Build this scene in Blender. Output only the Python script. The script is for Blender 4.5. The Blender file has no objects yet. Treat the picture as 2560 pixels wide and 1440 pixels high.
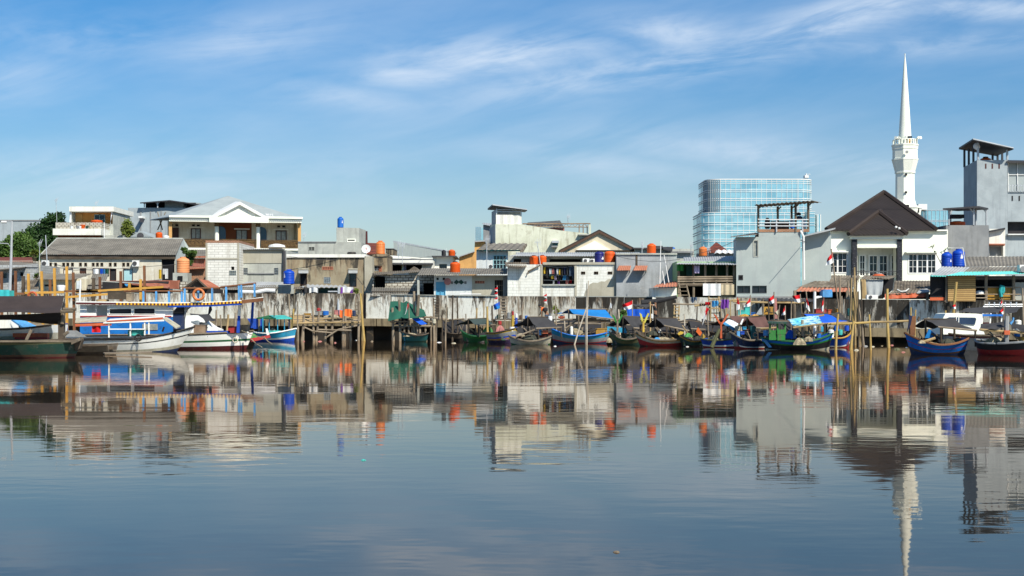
import bpy, bmesh, math, random
from mathutils import Vector, Matrix
R = math.radians
rnd = random.Random(7)
sc = bpy.context.scene
col = sc.collection
# ------------------------------------------------------------------ camera
F, HZ, CH = 3556.0, 790.0, 1.75          # focal length in photo pixels, horizon row, eye height above the water
cam = bpy.data.cameras.new('camera'); camo = bpy.data.objects.new('camera', cam); col.objects.link(camo)
camo.location = (0, 0, CH); camo.rotation_euler = (R(90), 0, 0)
cam.lens = 36 * F / 2560; cam.sensor_width = 36; cam.shift_y = (HZ - 720) / 2560
cam.clip_start = .5; cam.clip_end = 9000
sc.camera = camo
# ------------------------------------------------------------------ exposure, sun, sky
sc.view_settings.view_transform = 'Standard'; sc.view_settings.look = 'None'
sc.view_settings.exposure = 0.32; sc.view_settings.gamma = 1
SUN = Vector((.40, -.60, .70)).normalized()
sl = bpy.data.lights.new('sun', 'SUN'); sl.energy = 5.0; sl.angle = R(.5); sl.color = (1, .925, .80)
so = bpy.data.objects.new('sun', sl); col.objects.link(so)
so.rotation_euler = (-SUN).to_track_quat('-Z', 'Y').to_euler(); so.location = (60, -60, 90)

def N(nt, kind, loc=None, **kw):
    n = nt.nodes.new(kind)
    for k, v in kw.items():
        if k.startswith('i_'):
            key = k[2:]
            n.inputs[int(key) if key.isdigit() else key].default_value = v
        else:
            setattr(n, k, v)
    return n
def K(nt, a, b, ao=0, bi=0): nt.links.new(a.outputs[ao], b.inputs[bi])
def math_(nt, op, a, b=None, c=None, clamp=False):
    n = nt.nodes.new('ShaderNodeMath'); n.operation = op; n.use_clamp = clamp
    for i, v in enumerate((a, b, c)):
        if v is None: continue
        if isinstance(v, (int, float)): n.inputs[i].default_value = v
        else: nt.links.new(v, n.inputs[i])
    return n.outputs[0]
def mix_(nt, fac, a, b, mode='MIX'):
    n = nt.nodes.new('ShaderNodeMix'); n.data_type = 'RGBA'; n.blend_type = mode
    for i, v in ((0, fac), (6, a), (7, b)):
        if isinstance(v, (int, float)): n.inputs[i].default_value = v
        elif isinstance(v, (tuple, list)): n.inputs[i].default_value = (*v[:3], 1)
        else: nt.links.new(v, n.inputs[i])
    return n.outputs[2]
def ramp_(nt, v, a, b):
    n = nt.nodes.new('ShaderNodeMapRange'); n.interpolation_type = 'SMOOTHSTEP'
    nt.links.new(v, n.inputs[0]); n.inputs[1].default_value = a; n.inputs[2].default_value = b
    return n.outputs[0]

world = bpy.data.worlds.new('World'); sc.world = world; world.use_nodes = True
nt = world.node_tree; nt.nodes.clear()
sky = N(nt, 'ShaderNodeTexSky', sky_type='NISHITA', sun_disc=False)
sky.sun_elevation = math.asin(SUN.z); sky.sun_rotation = math.atan2(SUN.x, SUN.y)
sky.air_density = 1.0; sky.dust_density = .6; sky.ozone_density = 2.2
tc = N(nt, 'ShaderNodeTexCoord')
sep = N(nt, 'ShaderNodeSeparateXYZ'); K(nt, tc, sep, 0, 0)
yy = math_(nt, 'MAXIMUM', sep.outputs[1], .05)
az = math_(nt, 'DIVIDE', sep.outputs[0], yy); el = math_(nt, 'DIVIDE', sep.outputs[2], yy)
# wind-drawn cirrus: streaky noise on the sky direction, thicker in a few drifting banks
def cloud_noise(sx, sz, rot, det, dist, seed):
    cx = N(nt, 'ShaderNodeCombineXYZ'); nt.links.new(az, cx.inputs[0]); nt.links.new(el, cx.inputs[1]); cx.inputs[2].default_value = seed
    mp = N(nt, 'ShaderNodeMapping'); K(nt, cx, mp); mp.inputs['Rotation'].default_value = (0, 0, R(rot))
    m2 = N(nt, 'ShaderNodeMapping'); K(nt, mp, m2); m2.inputs['Scale'].default_value = (sx, sz, 1)
    nz = N(nt, 'ShaderNodeTexNoise', i_Scale=1.0, i_Detail=det, i_Roughness=.58, i_Distortion=dist); K(nt, m2, nz)
    return nz.outputs[0]
n1 = cloud_noise(6, 25, -12, 8, 1.0, 3.1)
n2 = cloud_noise(20, 80, -9, 8, 1.2, 8.7)
n3 = cloud_noise(3, 12, -6, 5, .4, 21.3)
fine = math_(nt, 'ADD', math_(nt, 'MULTIPLY', n1, .78), math_(nt, 'MULTIPLY', n2, .22))
mask = None
for (px, py, sx, sy, rot, amp) in ((1650, 165, 420, 40, 9, 1.0), (1260, 140, 260, 45, 4, .95), (1690, 85, 170, 40, -6, .75), (2130, 40, 380, 45, 17, 1.0),
                                   (1040, 190, 130, 25, 0, .8), (600, 105, 190, 55, 8, .5), (230, 95, 260, 40, 0, .4), (880, 245, 170, 30, -8, .5),
                                   (2000, 400, 480, 40, -7, .6), (300, 440, 420, 60, 0, .55), (1500, 410, 300, 30, -8, .45), (30, 180, 140, 60, 0, .35), (2350, 110, 250, 25, 3, .55), (2450, 20, 220, 25, 0, .9)):
    dx = math_(nt, 'SUBTRACT', az, (px - 1280) / F); dz = math_(nt, 'SUBTRACT', el, (HZ - py) / F)
    c, s = math.cos(R(rot)), math.sin(R(rot))
    u = math_(nt, 'MULTIPLY', math_(nt, 'ADD', math_(nt, 'MULTIPLY', dx, c), math_(nt, 'MULTIPLY', dz, s)), F / sx)
    w = math_(nt, 'MULTIPLY', math_(nt, 'SUBTRACT', math_(nt, 'MULTIPLY', dz, c), math_(nt, 'MULTIPLY', dx, s)), F / sy)
    q = math_(nt, 'ADD', math_(nt, 'MULTIPLY', u, u), math_(nt, 'MULTIPLY', w, w))
    g = math_(nt, 'MULTIPLY', math_(nt, 'POWER', 2.718, math_(nt, 'MULTIPLY', q, -.8)), amp)
    mask = g if mask is None else math_(nt, 'MAXIMUM', mask, g)
cf = math_(nt, 'MULTIPLY', math_(nt, 'ADD', math_(nt, 'MULTIPLY', mask, 1.0), .09), ramp_(nt, fine, .30, .70))
cf = math_(nt, 'ADD', cf, math_(nt, 'MULTIPLY', ramp_(nt, n3, .35, .75), .22), clamp=True)
tint = mix_(nt, ramp_(nt, el, 0.0, .24), (.96, 1.0, 1.01), (.35, .84, 1.20))
skyc = mix_(nt, 1.0, sky.outputs[0], tint, 'MULTIPLY')
cloudc = mix_(nt, math_(nt, 'MULTIPLY', cf, .8), skyc, (7.6, 8.7, 10.1))
bg = N(nt, 'ShaderNodeBackground', i_Strength=.078); nt.links.new(cloudc, bg.inputs[0])
out = N(nt, 'ShaderNodeOutputWorld'); K(nt, bg, out)

# ------------------------------------------------------------------ materials
MAT = {}
def base_mat(name, rough=.85, metal=0.0, spec=.3):
    m = bpy.data.materials.new(name); m.use_nodes = True
    t = m.node_tree; b = t.nodes['Principled BSDF']
    b.inputs['Roughness'].default_value = rough; b.inputs['Metallic'].default_value = metal
    b.inputs['Specular IOR Level'].default_value = spec
    MAT[name] = m
    return m, t, b
def coords(t, scale=(1, 1, 1), rand=True):
    tc = N(t, 'ShaderNodeTexCoord'); v = tc.outputs['Object']
    if rand:
        oi = N(t, 'ShaderNodeObjectInfo'); a = N(t, 'ShaderNodeVectorMath', operation='ADD')
        mu = math_(t, 'MULTIPLY', oi.outputs['Random'], 83.0)
        cb = N(t, 'ShaderNodeCombineXYZ'); t.links.new(mu, cb.inputs[0]); t.links.new(mu, cb.inputs[1])
        t.links.new(v, a.inputs[0]); K(t, cb, a, 0, 1); v = a.outputs[0]
    if scale != (1, 1, 1):
        mp = N(t, 'ShaderNodeMapping'); t.links.new(v, mp.inputs[0]); mp.inputs['Scale'].default_value = scale; v = mp.outputs[0]
    return v
def noise(t, v, s, d=4, r=.55, dist=0):
    n = N(t, 'ShaderNodeTexNoise', i_Scale=s, i_Detail=d, i_Roughness=r, i_Distortion=dist); t.links.new(v, n.inputs['Vector']); return n.outputs[0]
def S_(name, c1, c2=None, rough=.85, sc_=.9, k=1.0, streak=None, sk=0.0, slo=.52, shi=.66, fine=.22, bump=.0, metal=0, spec=.3, brick=None, spots=None, spk=.0, splo=.58, sphi=.66):
    """weathered surface: two-tone mottling, fine grain, optional run-off streaks, patches and masonry joints"""
    m, t, b = base_mat(name, rough, metal, spec)
    v = coords(t)
    c2 = c2 or tuple(x * .78 for x in c1)
    n = noise(t, v, sc_, 5, .6)
    c = mix_(t, math_(t, 'MULTIPLY', ramp_(t, n, .36, .66), k), c1, c2)
    if brick:
        bw, bh, mo, mc, var = brick
        tcn = N(t, 'ShaderNodeTexCoord'); sp = N(t, 'ShaderNodeSeparateXYZ'); t.links.new(tcn.outputs['Object'], sp.inputs[0])
        cb = N(t, 'ShaderNodeCombineXYZ'); t.links.new(math_(t, 'ADD', sp.outputs[0], sp.outputs[1]), cb.inputs[0]); t.links.new(sp.outputs[2], cb.inputs[1])
        br = N(t, 'ShaderNodeTexBrick', i_Scale=1.0, i_Bias=0.0); K(t, cb, br)
        br.inputs['Mortar Size'].default_value = mo; br.inputs['Brick Width'].default_value = bw; br.inputs['Row Height'].default_value = bh
        br.inputs['Color1'].default_value = (1, 1, 1, 1); br.inputs['Color2'].default_value = (1 - var,) * 3 + (1,); br.inputs['Mortar Smooth'].default_value = .1
        c = mix_(t, 1.0, c, br.outputs[0], 'MULTIPLY'); c = mix_(t, br.outputs[1], c, mc)
    if spots: c = mix_(t, math_(t, 'MULTIPLY', ramp_(t, noise(t, v, sc_ * 1.7, 7, .7, .5), splo, sphi), spk), c, spots)
    if streak:
        c = mix_(t, math_(t, 'MULTIPLY', ramp_(t, noise(t, v, .38, 9, .78, .4), .53, .68), sk * .75), c, tuple((a_ + 2 * b_) / 3 for a_, b_ in zip(c1, streak)))
        vs = coords(t, (2.6, 2.6, .22)); s = noise(t, vs, 1.0, 6, .65)
        c = mix_(t, math_(t, 'MULTIPLY', ramp_(t, s, slo, shi), sk), c, streak)
    f = noise(t, v, 14, 4, .7)
    c = mix_(t, 1.0, c, mix_(t, f, (1 - fine,) * 3, (1 + fine * .6,) * 3), 'MULTIPLY')
    t.links.new(c, b.inputs['Base Color'])
    if bump:
        bp = N(t, 'ShaderNodeBump', i_Strength=bump, i_Distance=.03); t.links.new(f, bp.inputs['Height']); K(t, bp, b, 0, 'Normal')
    return m
BRN, BLK = (.10, .075, .05), (.028, .026, .022)
S_('pale_concrete', (.46, .48, .43), (.36, .375, .34), streak=(.2, .2, .19), sk=.45)
S_('pale_concrete_clean', (.40, .45, .43), (.36, .41, .395), streak=(.3, .31, .32), sk=.25, fine=.1)
S_('blue_grey_plaster', (.36, .41, .43), (.30, .345, .365), streak=(.22, .24, .26), sk=.4, fine=.12)
S_('mid_grey_plaster', (.27, .28, .28), (.21, .22, .225), streak=(.15, .15, .15), sk=.4, fine=.14)
S_('grey_render', (.36, .385, .40), (.26, .28, .29), streak=(.2, .2, .2), sk=.4, spots=(.46, .46, .44), spk=.4)
S_('white_paint', (.78, .78, .71), (.69, .69, .62), streak=(.42, .4, .33), sk=.35, fine=.08, rough=.7)
S_('clean_white', (.84, .86, .76), (.80, .82, .72), fine=.04, rough=.65)
S_('cream_paint', (.64, .58, .43), (.56, .50, .37), streak=(.3, .25, .17), sk=.5, fine=.1)
S_('cream_low', (.66, .64, .54), (.56, .52, .42), streak=(.3, .26, .18), sk=.45, spots=(.75, .76, .72), spk=.6)
S_('beige_plaster', (.42, .40, .32), (.36, .34, .27), streak=(.26, .24, .18), sk=.35)
S_('pale_green_white', (.66, .68, .55), (.57, .59, .46), streak=(.25, .23, .15), sk=.55, spots=(.38, .36, .26), spk=.55, splo=.55)
S_('blue_white', (.66, .70, .69), (.58, .62, .62), streak=(.36, .36, .33), sk=.4, spots=(.66, .68, .66), spk=.7)
S_('orange_paint', (.60, .28, .075), (.52, .23, .06), streak=(.24, .11, .04), sk=.4, fine=.1)
S_('ochre_paint', (.62, .36, .13), (.55, .31, .11), streak=(.28, .16, .07), sk=.4, fine=.1)
S_('rust_brown_wall', (.20, .06, .025), (.16, .05, .02))
def wallmat(name, pale, mid, dark, lo, thin, z0=1.0, z1=3.4, grad=.16):
    m, t, b = base_mat(name, .9); v = coords(t)
    c = mix_(t, ramp_(t, noise(t, v, .55, 6, .65), .38, .62), pale, mid)
    geo = N(t, 'ShaderNodeNewGeometry'); sp = N(t, 'ShaderNodeSeparateXYZ'); t.links.new(geo.outputs['Position'], sp.inputs[0])
    zf = N(t, 'ShaderNodeMapRange'); t.links.new(sp.outputs[2], zf.inputs[0]); zf.inputs[1].default_value = z0; zf.inputs[2].default_value = z1
    up = math_(t, 'MULTIPLY', math_(t, 'SUBTRACT', zf.outputs[0], .5), grad)
    n2 = noise(t, coords(t, (5.0, 5.0, .75)), 1, 7, .7, .5); n1 = noise(t, coords(t, (1.3, 1.3, .26)), 1, 9, .74, .7)
    c = mix_(t, math_(t, 'MULTIPLY', ramp_(t, math_(t, 'ADD', n2, up), .50, .62), thin), c, (.20, .13, .075))
    c = mix_(t, math_(t, 'MULTIPLY', ramp_(t, math_(t, 'ADD', n1, up), lo, lo + .10), .95), c, dark)
    sp_ = noise(t, v, 3.2, 8, .75, .6); c = mix_(t, math_(t, 'MULTIPLY', ramp_(t, sp_, .58, .67), .5), c, (.13, .10, .065))
    f = noise(t, v, 16, 4, .7); c = mix_(t, 1.0, c, mix_(t, f, (.75,) * 3, (1.15,) * 3), 'MULTIPLY')
    t.links.new(c, b.inputs['Base Color']); bp = N(t, 'ShaderNodeBump', i_Strength=.3, i_Distance=.03); t.links.new(f, bp.inputs['Height']); K(t, bp, b, 0, 'Normal')
wallmat('stained_brown', (.36, .31, .21), (.27, .23, .155), (.045, .04, .032), .545, .5, 3.4, 6.4, .22)
wallmat('sea_wall_pale', (.80, .81, .73), (.66, .65, .56), (.06, .045, .032), .565, .6)
wallmat('sea_wall_dirty', (.74, .73, .64), (.50, .46, .36), (.045, .035, .026), .50, .75)
wallmat('sea_wall_black', (.50, .49, .43), (.24, .22, .17), (.022, .019, .015), .40, .9)
S_('plinth', (.31, .25, .15), (.19, .15, .09), streak=(.06, .048, .032), sk=.85, slo=.48)
S_('dark_pile', (.045, .038, .03), (.03, .026, .02), spots=(.16, .11, .06), spk=.6)
S_('block_white', (.75, .75, .69), (.66, .66, .60), brick=(.62, .21, .018, (.42, .41, .37), .1), streak=(.32, .29, .22), sk=.35, fine=.1)
S_('block_white_old', (.62, .60, .52), (.5, .47, .38), brick=(.42, .21, .028, (.11, .085, .06), .18), spots=(.13, .1, .07), spk=.65)
S_('block_wall_painted', (.77, .79, .74), (.70, .71, .65), brick=(.6, .21, .01, (.46, .47, .44), .06), streak=(.3, .27, .2), sk=.4, spots=(.40, .37, .28), spk=.55, splo=.62)
S_('block_grey', (.42, .44, .44), (.34, .36, .36), brick=(.42, .21, .02, (.22, .23, .23), .15))
S_('red_brick', (.42, .17, .075), (.33, .12, .05), brick=(.24, .08, .014, (.34, .27, .2), .35))
S_('asbestos', (.215, .20, .17), (.15, .14, .12), rough=.95, sc_=.6, streak=(.09, .085, .075), sk=.5, spots=(.29, .27, .23), spk=.5, fine=.3)
S_('asbestos_old', (.20, .17, .13), (.10, .085, .065), rough=.95, sc_=.9, spots=(.34, .31, .26), spk=.6, splo=.56, fine=.45)
S_('zinc', (.44, .46, .46), (.36, .38, .39), rough=.55, metal=.2, streak=(.26, .24, .2), sk=.4)
S_('zinc_roof', (.34, .385, .385), (.29, .33, .335), rough=.6, fine=.1, streak=(.33, .35, .36), sk=.4)
S_('dark_metal_roof', (.045, .045, .05), (.03, .03, .035), rough=.6)
S_('rust_roof', (.36, .12, .07), (.25, .085, .05), rough=.8, streak=(.5, .27, .2), sk=.4)
S_('orange_roof', (.50, .20, .12), (.38, .15, .09), rough=.75, streak=(.3, .12, .08), sk=.4)
S_('turquoise_roof', (.09, .50, .44), (.12, .54, .49), rough=.6, fine=.1)
S_('roof_tile_brown', (.031, .024, .021), (.025, .019, .017), rough=.6, brick=(.36, 3.0, .05, (.015, .011, .009), .1), fine=.15)
S_('roof_ridge_brown', (.042, .03, .024), rough=.6, fine=.1)
S_('roof_tile_red', (.27, .07, .035), (.2, .05, .028), rough=.7, brick=(.28, .3, .04, (.1, .03, .02), .3))
S_('roof_tile_grey', (.22, .22, .21), (.15, .15, .15), rough=.8, brick=(.3, .35, .07, (.045, .045, .045), .3))
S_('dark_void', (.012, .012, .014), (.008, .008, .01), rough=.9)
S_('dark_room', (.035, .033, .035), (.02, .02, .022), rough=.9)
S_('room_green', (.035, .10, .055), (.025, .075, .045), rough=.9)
S_('green_wall', (.30, .48, .25), (.26, .42, .22))
S_('timber_yellow', (.60, .33, .07), (.48, .25, .045), rough=.8, fine=.2)
S_('timber_brown', (.22, .10, .045), (.14, .06, .03), rough=.85, fine=.3)
S_('grey_wood', (.24, .195, .14), (.13, .105, .075), rough=.9, fine=.35)
S_('old_wood', (.11, .085, .06), (.055, .042, .03), rough=.9, fine=.35)
S_('bamboo', (.46, .33, .16), (.28, .20, .095), rough=.7, fine=.3)
S_('bamboo_grey', (.33, .27, .195), (.17, .135, .095), rough=.8, fine=.35)
S_('bamboo_pale', (.56, .50, .40), (.42, .36, .27), rough=.7, fine=.3)
S_('bamboo_bright', (.50, .35, .12), (.38, .26, .085), rough=.6, fine=.2)
S_('blind_slats', (.50, .33, .13), (.42, .27, .10), rough=.8, brick=(40, .13, .02, (.2, .12, .05), .3))
S_('white_trim', (.78, .79, .77), (.72, .73, .71), rough=.6, fine=.06)
S_('grey_post', (.42, .45, .47), (.34, .36, .38), rough=.6)
S_('steel_pale', (.55, .58, .6), (.45, .48, .5), rough=.45, metal=.3)
S_('steel_dark', (.07, .07, .075), rough=.6)
S_('rusty_steel', (.30, .22, .15), (.2, .13, .08), rough=.8)
S_('brown_frame', (.085, .038, .025), (.06, .027, .018), rough=.5)
S_('gilt_rail', (.06, .035, .018), (.2, .12, .04), sc_=9, k=1, rough=.5, fine=.4)
S_('teal_frame', (.38, .62, .66), (.32, .56, .6), rough=.6)
S_('blue_door', (.10, .34, .52), (.12, .40, .58), rough=.6)
S_('black_stone', (.02, .022, .03), (.03, .033, .042), sc_=5, spots=(.4, .4, .42), spk=.75, splo=.60, sphi=.66, fine=.4)
S_('glass_dark', (.012, .014, .022), (.02, .022, .03), rough=.12, spec=.5, fine=0)
S_('glass_blue', (.02, .04, .09), (.015, .03, .07), rough=.15, spec=.5, fine=0)
S_('glass_block', (.16, .2, .22), (.32, .37, .38), sc_=6, rough=.25, spec=.5, fine=.3)
S_('curtain_pane', (.34, .35, .32), (.2, .22, .2), sc_=4, rough=.3, spec=.5)
S_('tank_orange', (.66, .10, .010), (.60, .085, .010), rough=.5, spec=.3, fine=.06)
S_('tank_pale_orange', (.68, .19, .045), (.62, .16, .04), rough=.55, fine=.08, streak=(.7, .33, .14), sk=.5)
S_('tank_faded', (.74, .32, .14), (.68, .27, .11), rough=.6, fine=.1, streak=(.5, .22, .1), sk=.4)
S_('tank_blue', (.006, .065, .46), (.006, .055, .40), rough=.45, fine=.05)
S_('tank_light_blue', (.01, .13, .50), (.01, .11, .44), rough=.5, fine=.05)
S_('tank_navy', (.018, .022, .16), (.015, .018, .14), rough=.45, fine=.05)
S_('tank_black', (.02, .02, .024), rough=.5, fine=.1)
S_('logo_white', (.8, .8, .8), rough=.6, fine=.02)
S_('leaf_dark', (.030, .078, .017), (.015, .044, .010), rough=.6, sc_=.7, fine=.5)
S_('leaf_mid', (.072, .135, .022), (.04, .085, .014), rough=.6, sc_=.7, fine=.5)
S_('leaf_yellow', (.19, .22, .03), (.10, .14, .02), rough=.6, sc_=.9, fine=.5)
S_('bark', (.16, .12, .08), (.1, .075, .05), rough=.95)
S_('p_white', (.84, .85, .80), (.76, .77, .71), rough=.5, sc_=1.4, fine=.12, streak=(.42, .34, .2), sk=.5, slo=.57, shi=.7)
for nm, c in dict(p_red=(.5, .02, .018), p_orange=(.72, .12, .02), p_blue=(.006, .16, .60), p_royal=(.006, .075, .50), p_navy=(.014, .04, .13), p_cyan=(.03, .34, .55),
                  p_sky=(.10, .36, .72), p_teal=(.015, .17, .17), p_green=(.015, .17, .05), p_brightgreen=(.015, .27, .03), p_darkgreen=(.012, .075, .055), p_yellow=(.75, .48, .02), p_lemon=(.72, .66, .05),
                  p_black=(.018, .018, .02), p_maroon=(.12, .012, .014), p_turq=(.06, .52, .47), p_pink=(.62, .22, .19), p_purple=(.05, .025, .09), p_gold=(.62, .32, .015), p_cream=(.62, .58, .42), p_brown=(.13, .065, .035), p_olive=(.14, .15, .06), p_grey=(.36, .38, .38)).items():
    g_ = sum(c) / 3; blue = nm in ('p_blue', 'p_royal', 'p_cyan', 'p_sky', 'p_turq'); c = c if blue else tuple((x * .9 + g_ * .1) * .85 for x in c)
    S_(nm, c, tuple(x * .7 + .01 for x in c), rough=.6, sc_=2.0, fine=.3, streak=(.10, .08, .055) if not blue else (.02, .03, .06), sk=.6 if not blue else .4, slo=.54, shi=.7, spots=(.2, .17, .13), spk=.45, splo=.6, sphi=.66)
for nm, c in dict(c_black=(.032, .032, .035), c_charcoal=(.05, .05, .053), c_brown=(.13, .068, .058), c_darkbrown=(.047, .035, .033), c_green=(.018, .105, .07), c_slate=(.05, .075, .07), c_blue=(.012, .19, .52), c_royal=(.012, .11, .62), c_cyan=(.05, .27, .55),
                  c_white=(.74, .76, .76), c_grey=(.4, .43, .44), c_red=(.60, .012, .018), c_purple=(.17, .045, .32), c_lilac=(.55, .47, .66), c_orange=(.72, .15, .03), c_tan=(.52, .44, .3), c_denim=(.07, .11, .17), c_navy=(.015, .022, .06), c_yellow=(.7, .5, .05), c_mesh=(.02, .02, .022), c_teal=(.03, .35, .36), c_skin=(.28, .15, .09)).items():
    S_(nm, c, tuple(x * .82 for x in c), rough=.9, sc_=1.6, fine=.15, bump=.2)
S_('tarp_print', (.10, .55, .58), (.55, .72, .68), sc_=1.9, k=1, rough=.7, spots=(.03, .22, .55), spk=1, splo=.52, sphi=.56, fine=.1)
S_('banner_print', (.6, .66, .68), (.48, .54, .58), sc_=4, k=1, rough=.7, fine=.1)
S_('straw_net', (.42, .36, .24), (.2, .17, .11), sc_=6, k=1, rough=.95, fine=.5, bump=.6)
S_('green_net', (.10, .34, .10), (.05, .2, .06), sc_=6, k=1, rough=.95, fine=.5, bump=.6)
S_('dark_net', (.07, .07, .05), (.03, .035, .03), sc_=6, k=1, rough=.95, fine=.5, bump=.6)
for nm, sd in (('gear_mix', 0.), ('gear_mix2', 3.)):
    m, t, b = base_mat(nm, .8); vr = N(t, 'ShaderNodeTexVoronoi', i_Scale=2.6); v = coords(t); t.links.new(v, vr.inputs['Vector'])
    hs = N(t, 'ShaderNodeHueSaturation', i_Saturation=.55 + sd * .1, i_Value=.22); K(t, vr, hs, 1, 'Color'); t.links.new(mix_(t, ramp_(t, noise(t, v, 3, 3), .35, .6), (.05, .045, .038), hs.outputs[0]), b.inputs['Base Color'])
S_('lifebuoy_orange', (.56, .17, .045), (.48, .14, .04), sc_=3, spots=(.66, .45, .3), spk=.8, splo=.55, rough=.6)
S_('ferry_blue', (.008, .17, .52), (.01, .13, .42), sc_=1.5, spots=(.02, .035, .06), spk=.7, splo=.54, rough=.6)
S_('earth', (.17, .14, .10), (.11, .09, .065), rough=.95)
# striped awning edge (painted slanted bars)
m, t, b = base_mat('warning_stripes', .5)
wv = N(t, 'ShaderNodeTexWave', i_Scale=1.0); mp = N(t, 'ShaderNodeMapping'); t.links.new(coords(t, rand=False), mp.inputs[0]); mp.inputs['Scale'].default_value = (1.7, 0, -1.7); K(t, mp, wv)
t.links.new(mix_(t, ramp_(t, wv.outputs[1], .48, .52), (.09, .012, .012), (.72, .40, .02)), b.inputs['Base Color'])
# tower glazing: per-pane tint over a mirror-like coat
m, t, b = base_mat('tower_glass', .12, .55, .6)
v = coords(t, (.25, .25, .5), rand=False); sn = N(t, 'ShaderNodeVectorMath', operation='FLOOR'); t.links.new(v, sn.inputs[0])
wn = N(t, 'ShaderNodeTexWhiteNoise'); K(t, sn, wn)
nz = noise(t, coords(t, rand=False), .09, 2)
f = math_(t, 'ADD', math_(t, 'MULTIPLY', wn.outputs[0], .5), math_(t, 'MULTIPLY', nz, .6))
t.links.new(mix_(t, f, (.20, .40, .47), (.50, .74, .76)), b.inputs['Base Color'])
# water: dark, still, faintly rippled
m, t, b = base_mat('water', .03, 0, .5)
b.inputs['IOR'].default_value = 1.31; b.inputs['Base Color'].default_value = (.026, .022, .016, 1); b.inputs['Specular Tint'].default_value = (1, .81, .66, 1)
tcn = N(t, 'ShaderNodeTexCoord')
def wav(sx, sy, s, d, r=.5, dist=0):
    mp = N(t, 'ShaderNodeMapping'); t.links.new(tcn.outputs['Object'], mp.inputs[0]); mp.inputs['Scale'].default_value = (sx, sy, 1)
    return noise(t, mp.outputs[0], s, d, r, dist)
w1 = wav(.35, 1.0, .55, 2); w2 = wav(.6, 1.0, 2.2, 2); w3 = wav(.05, .11, 1.0, 2)
h = math_(t, 'ADD', math_(t, 'MULTIPLY', w1, .0036), math_(t, 'MULTIPLY', math_(t, 'MULTIPLY', w2, .0042), ramp_(t, w3, .3, .7)))
bp = N(t, 'ShaderNodeBump', i_Strength=1.0, i_Distance=1.0); t.links.new(h, bp.inputs['Height'])
# murky water under a faintly brown film: Fresnel-weighted reflection over a dark silty body
t.nodes.remove(b); fr = N(t, 'ShaderNodeFresnel', i_IOR=1.33); K(t, bp, fr, 0, 'Normal')
df = N(t, 'ShaderNodeBsdfDiffuse'); df.inputs[0].default_value = (.020, .018, .014, 1)
gl = N(t, 'ShaderNodeBsdfGlossy'); gl.inputs['Color'].default_value = (.97, .88, .81, 1); gl.inputs['Roughness'].default_value = .03; K(t, bp, gl, 0, 'Normal')
mx = N(t, 'ShaderNodeMixShader'); K(t, fr, mx, 0, 0); K(t, df, mx, 0, 1); K(t, gl, mx, 0, 2); K(t, mx, [n for n in t.nodes if n.type == 'OUTPUT_MATERIAL'][0])

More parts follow.
